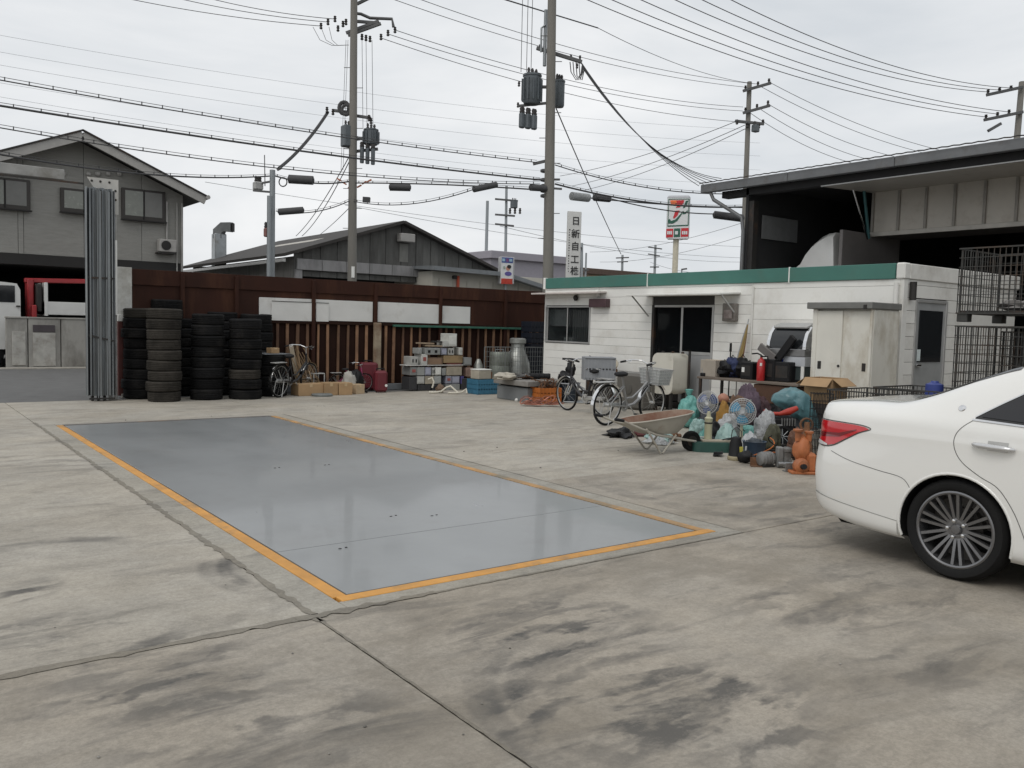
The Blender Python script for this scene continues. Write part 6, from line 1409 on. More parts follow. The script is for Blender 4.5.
a = PY(406, 365.5, BY); b = PY(463, 365.5, BY); o = MB().box((0, 0, 0), (b.x-a.x, .3, .02), None, .003).build('shelf_board', mat('pale_board', (.5, .5, .48), .6), None, loc=((a.x+b.x)/2-.0, BY+.14, a.z)); tag(o, 'long thin board lying across the pile of electrical boxes', 'board')
for i, (pa, pb, y_, m, lab) in enumerate(((417, 433, 343, wood, 'left plank on top of the box pile'), (424, 441, 345.5, wood, 'right plank on top of the box pile'), (432, 446, 341.5, dkmetal, 'dark bar on top of the box pile'))):
    a, b = PY(pa, y_, BY+.1), PY(pb, y_+.6, BY+.1); c = (a+b)/2; o = MB().bar(a-c, b-c, .12, .035, .003).build('plank', m, None, loc=c); tag(o, lab, 'plank')
hs2 = G(445, 394); t = thing('white_hose', 'bent white plastic hose lying in front of the box pile', 'hose', hs2, VIEW); k_ = mpp(hs2)
m_hose = mat('hose_white', (.56, .53, .45), .6, var=.1)
MB().tube([((px-445)*k_, (394-py)*k_*1.1, z_) for px, py, z_ in ((429, 393, .03), (434, 394, .03), (441, 392, .05), (446, 390, .14), (450, 389, .17), (454, 391, .1), (458, 393, .03))], .022, 8).build('hose_length', m_hose, t, 60)
MB().tube([((px-445)*k_, (394-py)*k_*1.1, z_) for px, py, z_ in ((448, 395, .03), (456, 394, .03), (462, 393, .05), (466, 392, .12), (467, 395, .03))], .02, 8).build('hose_length', m_hose, t, 60)
MB().tube([((px-445)*k_, (394-py)*k_*1.1, z_) for px, py, z_ in ((427, 376+10, .3), (431, 386, .34), (433, 387, .25), (431.5, 388, .12))], .02, 8).build('hose_length', m_hose, t, 60)
lump('rubble_lump', 'brown lump of rubble beside the white hose', 'rubble', 441, 393, 9, 9, mat('rubble_brown', (.17, .115, .08), .95), 3)

# ---- blue crate, beige casing, mesh panel with canisters
p0 = G(484, 394.5); k_ = mpp(p0); t = thing('blue_crate', 'blue plastic crate with a beige casing on it, left of the grey tank', 'crate', p0+V((.1, .2, 0)), 0)
crate(t, .55, .42, 15*k_, mat('crate_blue', (.045, .16, .25), .5, var=.15), 3, 8)
MB().box((0, 0, 7*k_), (.5, .37, 13*k_), None, .01).build('content', mat('crate_blue_in', (.03, .10, .16), .6), t)
t = thing('beige_casing', 'beige metal casing with white top on the blue crate', 'casing', p0+V((.02, .17, 15*k_+.002)), .05)
MB().box((0, 0, 4.6*k_), (.36, .3, 9*k_), None, .012).build('shell', mat('casing_beige', (.36, .33, .27), .6), t); MB().box((0, 0, 9.6*k_), (.37, .31, .02), None, .006).build('lid', white, t); MB().box((.2, 0, 4*k_), (.06, .26, 7*k_), None, .006).build('side_plate', m_rustm, t)
MY = 16.4
a, b = PY(484, 376, MY), PY(544, 378, MY); zt_, zb_ = PY(500, 347, MY).z, .12
t = thing('wire_screen', 'grey wire mesh screen standing in front of shiny canisters', 'mesh panel', ((a.x+b.x)/2, MY, 0), 0); W_ = b.x-a.x
m_msh = mat('mesh_wire', (.24, .25, .25), .5, .5)
for i in range(25): MB().bar((-W_/2+W_*i/24, 0, zb_), (-W_/2+W_*i/24, 0, zt_), .007 if i % 8 else .016).build('upright_wire', m_msh, t)
for i in range(9): MB().bar((-W_/2, -.006, zb_+(zt_-zb_)*i/8), (W_/2, -.006, zb_+(zt_-zb_)*i/8), .007 if i % 8 else .016).build('cross_wire', m_msh, t)
for i in (-1, 1): MB().bar((i*W_/2, -.2, .01), (i*W_/2, .2, .01), .03).build('foot', m_msh, t); MB().bar((i*W_/2, 0, 0), (i*W_/2, 0, zb_+.02), .02).build('upright_wire', m_msh, t)
def can_thing(px, yb3, yt, wpx, prof, m, label, Y, name='canister'):
    a = PY(px, yb3, Y); k_ = mpp(a); z1 = PY(px, yt, Y).z; t = thing(name, label, 'canister', (a.x, Y, 0)); r_ = wpx*k_/2
    MB().lathe([(q*r_, z_*z1) for q, z_ in prof], 24).build('shell', m, t, 35); return t, r_, z1
m_shiny = mat('dull_tin', (.34, .35, .33), .4, .6, var=.25, scale=5, dirt=(.16, .14, .1), damt=.4)
t, r_, z1 = can_thing(499, 378, 352, 20, [(0, 0), (.95, 0), (1, .03), (1, .3), (.96, .32), (1, .34), (1, .62), (.96, .64), (1, .66), (1, .95), (.9, 1), (0, .98)], mat('green_tin', (.22, .24, .21), .5, .4, var=.25, dirt=(.12, .1, .07), damt=.4), 'grey-green drum behind the mesh panel, left', 16.75)
MB().tube([(-r_*.5, 0, z1), (-r_*.5, 0, z1+.06), (r_*.5, 0, z1+.06), (r_*.5, 0, z1)], .01, 6).build('handle', steel, t)
t, r_, z1 = can_thing(517, 378, 338, 27, [(0, 0), (.95, 0), (1, .04), (1, .35), (.9, .52), (.62, .72), (.5, .78), (.5, .88), (.62, .9), (.62, .98), (.5, 1), (0, 1)], m_shiny, 'tall shiny bottle-shaped churn behind the mesh panel', 16.8)
for sg_ in (-1, 1): MB().tube([(sg_*r_*.6, 0, z1*.75), (sg_*r_*.95, 0, z1*.7), (sg_*r_*.9, 0, z1*.55)], .012, 8).build('handle', steel, t)
t, r_, z1 = can_thing(478, 382, 359, 9, [(0, 0), (1, 0), (1, .8), (.7, .9), (.4, 1), (0, 1)], m_shiny, 'small tin can right of the pinkish electrical box', 16.9)
# navy crates stacked at the office corner
q0 = PY(535, 378, 16.75); kk_ = mpp(q0); zc_ = PY(534, 321, 16.6).z; nst = 6
for i in range(nst):
    t = thing('stacking_crate', f'{["lowest", "second", "third", "fourth", "fifth", "top"][i]} navy crate in the stack at the left corner of the office', 'crate', (q0.x+.05, 16.85, zc_*i/nst), 0, 'navy crates stacked by the office'); crate(t, .56, .4, zc_/nst-.008, mat('crate_navy', (.008, .011, .02), .55), 2, 6)
    MB().box((0, 0, zc_/nst*.45), (.53, .37, zc_/nst*.8), None, .01).build('content', mat('crate_navy_in', (.006, .007, .012), .7), t)

# ---- grey concrete tank with slab lid
pc_ = G(527, 402.5); z1 = PY(527, 385.5, pc_.y).z; yl = G(497.5, 391.5)
w1_ = max(.5, (PX(497, 385, pc_.x).y-pc_.y)); w2_ = 1.0
t = thing('concrete_tank', 'grey rectangular tank with overhanging slab lid in front of the mesh panel', 'tank', (pc_.x+w2_/2, pc_.y+w1_/2, 0))
m_tk = mat('tank_grey', (.17, .18, .185), .7, var=.12, scale=2, dirt=(.12, .12, .115), damt=.3); m_tk2 = mat('slab_grey', (.22, .21, .195), .8, var=.15, dirt=(.14, .125, .11), damt=.4)
MB().box((0, 0, z1/2-.03), (w2_, w1_, z1-.06), None, .012).build('body', m_tk, t); MB().box((.02, .02, z1-.045), (w2_*.9, w1_*.9, .03)).build('gap', m_blk, t)
MB().box((.06, -.02, z1+.03), (w2_+.25, w1_+.14, .11), None, .012).build('lid', m_tk2, t)
def on_tank(px, dy_): return V((PY(px, 380, pc_.y+dy_).x, pc_.y+dy_, z1+.088))
t = thing('black_pipe', 'black ribbed pipe lying on the slab lid', 'pipe', on_tank(536, .5), R(60)); MB().tube([(0, -.3, .06), (0, .3, .06)], .062, 12).build('tube', m_blk, t, 40)
for i in range(6): MB().lathe([(.062, -.012), (.07, 0), (.062, .012)], 12, M.Translation((0, -.26+.1*i, .06)) @ M.Rotation(R(90), 4, 'X')).build('ring', m_blk, t, 40)
t = thing('rag', 'crumpled whitish rag on the slab lid', 'rag', on_tank(505, .55), 0); MB().blob((0, 0, .05), (.26, .2, .10), 6, .3, 5, 22, 12, flat=-.05, crease=.2).build('cloth', mat('rag_white', (.42, .39, .33), .9), t, 70)
t = thing('scrap_heap', 'small heap of grey scrap on the slab lid', 'scrap', on_tank(520, .5), 0)
for i in range(14): MB().bar((rng.uniform(-.3, .3), rng.uniform(-.15, .15), .03+.03*(i % 4)), (rng.uniform(-.3, .3), rng.uniform(-.15, .15), .03+.04*(i % 3)), rng.uniform(.015, .04)).build('scrap_piece', m_gm if i % 3 else m_rustm, t)

# ---- orange crate with rusty scrap, heap of copper wire
p0 = G(548.5, 403.5); k_ = mpp(p0); t = thing('orange_crate', 'orange plastic crate filled with rusty scrap', 'crate', p0+V((.08, .2, 0)), -.12); hC = 15.5*k_
crate(t, .50, .38, hC, mat('crate_orange', (.42, .13, .025), .55, var=.15), 3, 6); MB().box((0, 0, hC*.45), (.46, .34, hC*.85)).build('content', mat('crate_orange_in', (.25, .075, .02), .7), t)
t2 = thing('rusty_scrap', 'tangle of rusty iron sticking out of the orange crate', 'scrap', p0+V((.08, .2, hC*.9)), 0)
for i in range(20): a = V((rng.uniform(-.22, .22), rng.uniform(-.14, .14), 0)); MB().tube([a, a+V((rng.uniform(-.15, .15), rng.uniform(-.08, .08), rng.uniform(.04, .2))), a+V((rng.uniform(-.28, .32), rng.uniform(-.1, .1), rng.uniform(.03, .22)))], [.016, .012, .008], 5).build('rod', m_rustm, t2)
p0 = G(541, 406.5); t = thing('copper_wire_heap', 'low heap of reddish copper wire in front of the orange crate', 'wire heap', p0, VIEW); k_ = mpp(p0)
m_cu = mat('copper_wire', (.32, .13, .09), .5, .5, var=.4, scale=9, rnd=.35)
for i in range(26):
    c = V((rng.uniform(-16, 16)*k_, rng.uniform(-.06, .12), .02)); r_ = rng.uniform(.04, .12); ph = rng.uniform(0, 6); tl = rng.uniform(-.5, .5)
    MB().tube([c+V((r_*math.cos(ph+q*.7)*1.3, r_*math.sin(ph+q*.7)*.7, .02+abs(tl)*r_*1.6*(1+math.sin(ph+q*.9)))) for q in range(10)], .009, 5).build('wire_loop', m_cu, t)
o = MB().blob((0, 0, .02), (.05, .04, .035), 2, .2).build('paper_scrap', white, None, 60, loc=G(517, 401)); tag(o, 'crumpled white scrap on the ground by the tank', 'litter')

# ---- odds and ends in front of the office window
p0 = G(571, 403); k_ = mpp(p0)
t = thing('blue_drum', 'dark blue bucket with pale rim right of the orange crate', 'bucket', p0+V((.12, .2, 0)), 0); MB().lathe([(0, 0), (.17, 0), (.21, 19*k_), (.22, 19*k_+.015), (.2, 19*k_+.015), (.18, .05), (0, .05)], 20).build('wall', mat('bucket_navy', (.02, .03, .045), .5), t, 40); MB().tube([(.215*math.cos(i*.314), .215*math.sin(i*.314), 19*k_) for i in range(20)], .014, 6, loop=True).build('rim', mat('rim_grey', (.3, .31, .33), .5), t, 50)
t = thing('tube_stand', 'low bent tubular stand in front of the blue bucket', 'stand', p0, VIEW)
for pl_ in ([(-.16, 0, .02), (.0, .05, .42)], [(-.16, 0, .02), (.1, -.02, .02), (.36, -.02, .02)], [(.2, 0, .02), (.27, .05, .3)], [(.1, .25, .02), (.4, .25, .02)], [(0, .05, .42), (.27, .05, .3)]): MB().tube(pl_, .014, 8).build('tube', steel, t)
t = thing('machine_head', 'black drill-like machine head with handle above the blue bucket', 'machine', p0+V((.1, .25, .39)), VIEW)
MB().blob((-.05, 0, .12), (.16, .14, .12), 3, .25, 5, 20, 12, crease=.15).build('motor_body', m_blk, t, 60); MB().blob((.06, 0, .28), (.1, .1, .17), 5, .25, 5, 20, 12, crease=.15).build('gear_case', m_blk, t, 60); MB().tube([(-.12, 0, .5), (.05, 0, .49), (.14, 0, .48), (.24, 0, .44)], [.02, .03, .03, .015], 8).build('handle', m_blk, t, 50); MB().tube([(.08, 0, .3), (.1, 0, .49)], .03, 8).build('column', m_blk, t, 50)
for i, (px, py, w_, h_, lab) in enumerate(((590, 361, 5, 11, 'narrow black lump standing behind the plastic basket'), (605, 363, 14, 10, 'wide black motor housing behind the plastic basket'))):
    c = PX(px, py+2, 12.25); k_ = mpp(c); t = thing('black_motor', lab, 'motor', (c.x, c.y, 0), VIEW)
    MB().box((0, 0, (c.z-.12)/2), (w_*k_*1.2, .3, c.z-.12), None, .01).build('plinth', dkmetal, t); MB().blob((0, 0, c.z+.0), (w_*k_*.5, .14, h_*k_*.65), 7+i, .3, 6, 22, 14, crease=.2).build('housing', m_blk, t, 60)
    for j in range(4): MB().box((w_*k_*(-.3+.2*j), -.1, c.z+h_*k_*.35), (.03, .04, h_*k_*.4), None, .006).build('fin', m_blk, t)
c = PX(614, 370, 12.2); k_ = mpp(c); t = thing('brass_lamp', 'brass headlamp glinting between basket and cream tank', 'lamp', (c.x, c.y, 0), VIEW)
MB().lathe([(.1, 0), (.02, .05), (.02, c.z-.1)], 12).build('stem', dkmetal, t, 40); MB().blob((0, 0, c.z+.12), (4*k_, 4*k_, 5*k_), 2, .05).build('shell', mat('brass', (.50, .30, .11), .3, .8, var=.2), t, 60); MB().lathe([(4*k_, 0), (3.6*k_, .02), (0, .025)], 16, M.Translation((0, -.07, c.z+.13)) @ M.Rotation(R(80), 4, 'X')).build('lens', mat('lens_pale', (.5, .45, .35), .1), t, 40); MB().box((0, 0, c.z-.05), (.14, .12, .16), None, .02).build('bracket', m_rustm, t)

# ---- cream tank and brown tank by the door
p0 = PX(665, 408, 12.15); k_ = mpp(p0); zt_ = PX(664, 353, 12.05).z; zb_ = PX(664, 394, 12.05).z
t = thing('cream_tank', 'rounded cream oil tank on legs beside the office door', 'tank', (12.22, PX(662, 380, 12.0).y, 0)); LW = 25*k_*1.12
def rbox(sx, sy, sz, r_, n_=5):   # box with well-rounded vertical profile
    pl_ = []
    for cx_, cz_, a0 in ((sx/2-r_, sz/2-r_, 0), (-sx/2+r_, sz/2-r_, 90), (-sx/2+r_, -sz/2+r_, 180), (sx/2-r_, -sz/2+r_, 270)):
        for i in range(n_+1): a = R(a0+90*i/n_); pl_.append((cx_+r_*math.cos(a), cz_+r_*math.sin(a)))
    return pl_
mt_ = M.Translation((0, 0, (zt_+zb_)/2)) @ M.Rotation(R(90), 4, 'Z') @ M.Rotation(R(90), 4, 'X') @ M.Translation((0, 0, -.22))
MB().prism(rbox(LW, .6, zt_-zb_, .14), .44, mt_).build('shell', mat('tank_cream', (.60, .58, .51), .5, var=.08, scale=2, dirt=(.35, .32, .25), damt=.3), t, 30)
for sx in (-1, 1):
    for sy in (-1, 1): MB().bar((sx*.17, sy*LW*.36, 0), (sx*.17, sy*LW*.36, zb_+.03), .05).build('leg', dkmetal, t)
MB().box((.19, -LW/2-.03, .6), (.04, .04, 1.1), None, .006).build('guard_frame', dkmetal, t)
for i in range(3): MB().lathe([(0, 0), (.03, 0), (.03, .03), (0, .035)], 10, M.Translation((.05, -.25+.25*i, zt_))).build('filler_cap', dkmetal, t)
p0 = PX(632, 410, 12.0); zt_ = PX(632, 373, 11.75).z; t = thing('brown_tank', 'dull grey-brown upright tank behind the silver bicycle', 'tank', (11.85, PX(632, 390, 11.75).y, 0)); MB().box((0, 0, zt_/2), (.4, .72, zt_), None, .05).build('shell', mat('tank_brown', (.125, .118, .105), .55, .2, var=.15, scale=3), t)
MB().lathe([(.1, 0), (.1, .01), (.08, .014), (0, .014)], 16, M.Translation((-.2, 0, zt_*.55)) @ M.Rotation(R(-90), 4, 'Y')).build('round_plate', mat('tank_brown_dark', (.09, .085, .075), .5), t, 40); MB().bar((-.12, -.36, zt_+.01), (-.12, .36, zt_+.01), .03).build('top_strip', alu, t)
# ================================================================== WHEELBARROW AND THE SCRAP HEAP BY THE OFFICE
la, lb, wc = G(640.5, 449.5), G(667.5, 455), G(687, 451)
mid = (la+lb)/2; ax_d = (wc-mid); ax_d.z = 0; ax_d.normalize()
wbz = head(mid, mid+ax_d); t = thing('wheelbarrow', 'rusty grey wheelbarrow standing in front of the bicycles', 'wheelbarrow', mid, wbz)
k_ = mpp(mid)
m_tray = mat('barrow_grey', (.36, .34, .29), .7, var=.15, scale=4, dirt=(.20, .14, .09), damt=.3); m_trayin = mat('barrow_rusty_inside', (.27, .20, .15), .8, var=.2, scale=3, dirt=(.15, .055, .03), dscale=2.2, damt=.8)
def ell(y0, y1, hw0, hw1, z, n_=28):      # egg-shaped outline, +Y forward
    pts_ = []
    for i in range(n_):
        a = 2*math.pi*i/n_; c_, s_ = math.cos(a), math.sin(a); y_ = (y0+y1)/2+(y1-y0)/2*math.copysign(abs(s_)**.75, s_); f_ = (y_-y0)/(y1-y0); w_ = hw0+(hw1-hw0)*f_
        pts_.append((w_*math.copysign(abs(c_)**.7, c_), y_, z))
    return pts_
R0 = ell(-.50, .52, .27, .25, 0); R1 = ell(-.22, .30, .17, .15, 0); n_ = len(R0)
def zr(y_): return .39+.13*((y_+.5)/1.02)+.0*y_
def zbm(y_): return .25
outer = MB()
lv = []
for q in (0, .35, .7, 1.):
    lv.append([((R1[i][0]+(R0[i][0]-R1[i][0])*q), (R1[i][1]+(R0[i][1]-R1[i][1])*q), zbm(0)+(zr(R0[i][1])-zbm(0))*(q**1.3)) for i in range(n_)])
for l_ in lv: outer.v += l_
for j in range(3): outer.f += [(j*n_+i, j*n_+(i+1) % n_, (j+1)*n_+(i+1) % n_, (j+1)*n_+i) for i in range(n_)]
outer.f.append(tuple(range(n_-1, -1, -1)))
tray = outer.build('tray', m_tray, t, 50)
inn = MB()
for l_ in lv: inn.v += [(x_*.965, y_*.975, z_+.008) for x_, y_, z_ in l_]
for j in range(3): inn.f += [(j*n_+i, (j+1)*n_+i, (j+1)*n_+(i+1) % n_, j*n_+(i+1) % n_) for i in range(n_)]
inn.f.append(tuple(range(n_))); inn.build('tray_inside', m_trayin, tray, 50)
MB().tube(lv[3], .011, 8, loop=True).build('rim', m_tray, tray, 50)
for sg_ in (-1, 1):
    MB().tube([(sg_*.27, -.62, .44), (sg_*.25, -.45, .375), (sg_*.20, -.1, .25), (sg_*.10, .40, .16), (sg_*.06, .58, .13)], .015, 8).build('frame_tube', m_tray, t, 50)
    MB().tube([(sg_*.27, -.72, .46), (sg_*.27, -.60, .44)], .02, 8).build('grip', m_blk, t, 50)
    MB().tube([(sg_*.24, -.26, .33), (sg_*.19, -.02, .02), (sg_*.18, .02, .015), (sg_*.19, .20, .24)], .013, 8).build('leg', m_tray, t, 50)
MB().lathe([(.07, -.03), (.115, -.045), (.13, -.02), (.13, .02), (.115, .045), (.07, .03)], 24, M.Translation((0, .55, .13)) @ M.Rotation(R(90), 4, 'Y'), close=True).build('tyre', black, t, 50)
MB().lathe([(0, -.02), (.072, -.03), (.072, .03), (0, .02)], 20, M.Translation((0, .55, .13)) @ M.Rotation(R(90), 4, 'Y')).build('wheel_disc', dkmetal, t, 40)
MB().tube([(-.09, .55, .13), (.09, .55, .13)], .01, 8).build('axle', steel, t)

def film(key, col, rough=.3, opac=.8): 
    m = sheer(key, col, rough, opac, 9); return m
m_teal = film('teal_film', (.16, .42, .38), .28, .86); m_teal2 = film('pale_teal_film', (.34, .50, .47), .3, .8); m_clear = film('clear_film', (.50, .51, .52), .25, .72); m_tealb = film('blue_teal_film', (.13, .34, .38), .3, .93)
def bag(label, px, yb3, yt, wpx, m, seed, X=None, dpt=.85, inside=None, amp=.16, cat='bag', name='plastic_bag', knot=False, crease=.10, fq=4):
    """a slumped bag from the ground up to the row yt"""
    if X is None: c = G(px, yb3)
    else: c = PX(px, yb3, X); c.z = 0
    k_ = mpp(c); rx = wpx*k_/2
    top = PX(px, yt, c.x+rx*.4).z; rz_ = max(.08, top/2)
    t = thing(name, label, cat, (c.x+.6*rx*dpt, c.y+.4*rx*dpt, 0), VIEW+seed)
    MB().blob((0, 0, rz_), (rx, rx*dpt, rz_), seed, amp, fq, 44, 28, flat=-rz_*.97, crease=crease).build('film', m, t, 40)
    MB().blob((0, 0, rz_*.9), (rx*.8, rx*dpt*.8, rz_*.8), seed+5, .3, 5, 20, 12, flat=-rz_*.85, crease=.1).build('contents', inside or mat('mixed_contents', (.22, .24, .23), .8, var=.6, scale=9), t, 40)
    if knot: MB().lathe([(.05, -.04), (.02, .0), (.05, .07), (.07, .12), (.03, .13)], 9, M.Translation((0, 0, rz_*1.93))).build('knot', m, t, 40)
    return t
ins_d = mat('dark_contents', (.06, .07, .08), .8, var=.6, scale=8); ins_b = mat('blue_contents', (.08, .2, .24), .7, var=.5, scale=7)
bag('peaked turquoise plastic bag behind the wheelbarrow tray', 687, 420, 396, 24, m_teal, 1.3, X=10.3, knot=True, inside=mat('bright_teal_contents', (.12, .42, .36), .6, var=.3))
bag('flat pale turquoise bag on the ground under the wheelbarrow', 657, 443.5, 429, 36, m_teal2, 2.1, dpt=.55)
bag('limp turquoise bag between the wheelbarrow wheel and the cream post', 697, 442, 418, 19, m_teal2, 3.4, dpt=.6)
bag('bulging clear bag beside the larger fan', 727, 446, 414, 27, m_clear, 4.2, inside=mat('pale_contents', (.36, .36, .37), .8, var=.4, scale=9))
bag('low turquoise bag full of scrap below the larger fan', 754, 447, 426, 36, m_teal, 5.6, dpt=.7, inside=ins_b)
bag('grey clear bag right of the larger fan', 764, 436, 411, 22, m_clear, 6.6, X=9.5, inside=ins_d)
bag('small turquoise bag in front of the clear bag', 733, 450, 436, 16, m_teal2, 7.7, dpt=.7)
bag('mustard cloth bag between the two fans', 722, 430, 402, 17, mat('mustard_cloth', (.30, .16, .035), .8, var=.25), 8.2, X=9.6, crease=.15)
bag('purple quilted bundle under the table', 746, 425, 385, 28, mat('purple_cloth', (.095, .066, .088), .8, var=.45, scale=6), 9.1, X=10.6, crease=.15)
c = PX(786, 432, 10.2); kq = mpp(c); t = thing('plastic_bag', 'big blue-green sack slumped below the fire extinguisher', 'bag', (c.x+.2, c.y, 0), VIEW)
zt_ = PX(776, 389, 10.3).z; b_ = MB(); nU, nV = 28, 26       # a long sack lying over in an arc, thin at its neck
for i in range(nV+1):
    f_ = i/nV; px_ = -24+46*f_; zc = zt_*(.86-.05*f_-.62*f_**3.2); r_ = (.02+.17*math.sin(math.pi*min(1, f_*.80+.05))**.8)*(1 if f_ < .97 else .6)
    for j in range(nU):
        a = 2*math.pi*j/nU; q = 1+.22*NZ.noise(V((f_*5, math.cos(a)*2, math.sin(a)*2)))-.22*abs(NZ.noise(V((f_*9, math.cos(a)*3.5, math.sin(a)*3.5+3))))
        b_.v.append((px_*kq+r_*.35*math.sin(a)*q, -.02+r_*1.1*math.cos(a)*q, max(.02, zc+r_*math.sin(a)*q)))
b_.f = [(i*nU+j, i*nU+(j+1) % nU, (i+1)*nU+(j+1) % nU, (i+1)*nU+j) for i in range(nV) for j in range(nU)]+[tuple(range(nU-1, -1, -1)), tuple(range(nV*nU, nV*nU+nU))]
b_.build('film', mat('sack_film', (.085, .185, .205), .32, var=.3, scale=4, bump=1., bscale=7), t, 60); MB().box((0, .05, zt_*.28), (.44, .3, zt_*.56), None, .02).build('stuffed_base', ins_d, t)
bag('dark bundle behind the mustard bag', 710, 430, 398, 26, mat('dark_cloth', (.06, .065, .075), .85, var=.4), 11.5, X=10.5)
bag('brown bundle of rags in the middle of the heap', 735, 430, 396, 22, mat('brown_rag', (.14, .085, .055), .9, var=.4), 12.5, X=10.2)
for i, (px, yt, w_, X_, m, lab) in enumerate(((699, 404, 24, 10.9, ins_d, 'dark bundle at the back behind the smaller fan'), (757, 398, 30, 11.0, mat('wine_cloth', (.06, .03, .035), .85, var=.4), 'wine-dark bundle at the back under the table'), (776, 404, 22, 10.9, m_blk, 'black sack at the back left of the blue-green sack'), (800, 408, 26, 10.6, mat('brown_rag', (.14, .085, .055)), 'brown sack behind the garden machine'), (733, 408, 20, 10.0, mat('slate_cloth', (.05, .06, .075), .8, var=.4), 'slate bundle right of the mustard bag'), (713, 420, 18, 9.1, m_blk, 'black sack just behind the cream cylinder'), (772, 424, 18, 9.0, mat('olive_cloth', (.07, .07, .045), .85, var=.4), 'olive bundle left of the garden machine'), (797, 428, 20, 9.0, mat('rust_cloth', (.11, .055, .035), .85, var=.4), 'rust-brown bundle behind the rusty valve'))):
    bag(lab, px, 440, yt, w_, m, 20.3+i*1.7, X=X_, crease=.12, inside=ins_d)
o = thing('black_sheet', 'black plastic sheet on the ground left of the wheelbarrow', 'sheet', G(621, 437), VIEW); kk_ = mpp(o.location)
MB().blob((0, .12, .015), (15*kk_, .3, .09), 4, .35, 4, 30, 12, flat=-.01, crease=.2).build('film', m_blk, o, 40)
t = thing('red_rag', 'dark red rag beside the black sheet', 'rag', G(640, 437), VIEW); MB().blob((0, .1, .03), (.09, .1, .07), 5, .3, 5, 18, 10, flat=-.03).build('cloth', mat('rag_red', (.10, .03, .03), .9), t, 40)

def fan(label, px, py, X, rpx, mbl, yaw_, base_y=None, post=None):
    c = PX(px, py, X); k_ = mpp(c); r_ = rpx*k_; t = thing('electric_fan', label, 'fan', (c.x, c.y, 0), yaw_)
    mt0 = M.Translation((0, 0, c.z)) @ M.Rotation(R(90-8), 4, 'X')
    b_ = MB()
    for i in range(3):
        a0 = 2*math.pi*i/3+.4; vs_ = []
        for rr, a_, w_ in ((.18, 0, .35), (.45, .05, .62), (.75, .12, .62), (.92, .2, .45)):
            for s_ in (-1, -.33, .33, 1): a = a0+a_+s_*w_; vs_.append(V((rr*r_*math.cos(a), rr*r_*math.sin(a), s_*.02)))
        fs = [(q*4+j, q*4+j+1, q*4+j+5, q*4+j+4) for q in range(3) for j in range(3)]
        MB().add(vs_, fs, mt0).build('blade', mbl, t, 50)
    MB().lathe([(0, .03), (.2*r_, .028), (.24*r_, 0), (.22*r_, -.03), (0, -.03)], 18, mt0).build('hub', mat('hub_pale', (.5, .52, .53), .3), t, 40)
    b_ = MB()
    for z_, q in ((.05, .3), (.06, .5), (.055, .7), (.04, .85), (0, 1.), (-.04, .9), (-.06, .6)): b_.tube([mt0 @ V((q*r_*math.cos(i*.2618), q*r_*math.sin(i*.2618), z_)) for i in range(24)], .0028 if q < 1 else .007, 5, loop=True)
    for i in range(30):
        a = 2*math.pi*i/30; b_.tube([mt0 @ V((q*r_*math.cos(a), q*r_*math.sin(a), z_)) for q, z_ in ((.15, .055), (.5, .06), (.85, .04), (1, 0), (.9, -.04), (.4, -.06))], .0018, 4)
    b_.build('guard', alu, t)
    MB().lathe([(0, -.18), (.05, -.17), (.06, -.08), (.05, -.05), (0, -.05)], 16, mt0).build('motor', mat('motor_cream', (.5, .48, .42), .5), t, 40)
    MB().tube([(0, .08, c.z-.03), (0, .06, c.z*.5), (0, .04, .03)], .02, 10).build('post', mat('post_cream', (.45, .43, .32), .5), t, 40)
    MB().lathe([(0, .04), (.16, .03), (.18, 0), (0, 0)], 20, M.Translation((0, .04, 0))).build('base', mat('post_cream', (.45, .43, .32)), t, 40)
fan('smaller electric fan with dark blue blades behind the wheelbarrow nose', 707.5, 402.5, 9.6, 11.5, mat('blade_navy', (.04, .08, .22), .25, coat=.3), VIEW+R(-40))
fan('larger electric fan with bright blue blades in the middle of the heap', 742.5, 411.5, 9.2, 13, mat('blade_blue', (.03, .24, .40), .25, coat=.3), VIEW+R(-12))
c = PX(723, 403, 9.9); t = thing('helmet_ball', 'salmon-coloured ball with black band on top of the mustard bag', 'ball', (c.x, c.y, c.z-.02), VIEW); MB().blob((0, 0, .08), (.085, .085, .08), 2, .04).build('shell', mat('salmon', (.38, .17, .11), .5), t, 60); MB().tube([(.11*math.cos(i*.52), .11*math.sin(i*.52), .0+.02*math.sin(i)) for i in range(12)], .018, 6, loop=True).build('band', m_blk, t, 50)  # round helmet with its black strap
# green tub with plank, cream cylinder in it
p0 = G(711, 453); k_ = mpp(p0); t = thing('green_tub', 'dark green shallow tub with a plank across it beside the wheelbarrow wheel', 'tub', p0+V((.15, .14, 0)), VIEW)
pl_ = rbox(40*k_, .4, .34, .1)
MB().prism(pl_, 10*k_, None).build('wall', mat('tub_green', (.025, .075, .062), .5, var=.2), t, 40); MB().box((.06, -.05, 10*k_+.012), (30*k_, .12, .025), .06, .004).build('plank', mat('plank_pale', (.36, .32, .25), .8), t)
p1 = G(709.5, 445); t = thing('cream_cylinder', 'upright cream cylinder standing in the green tub', 'cylinder', p0+V((.13, .17, 10*k_+.025)), 0); MB().lathe([(0, 0), (.05, 0), (.05, .26), (.055, .27), (.03, .29), (.02, .36), (0, .36)], 16).build('shell', mat('cyl_cream', (.45, .44, .30), .5), t, 40); MB().lathe([(.052, 0), (.056, .01), (.052, .02)], 16, M.Translation((0, 0, .2))).build('ring', dkmetal, t, 40)
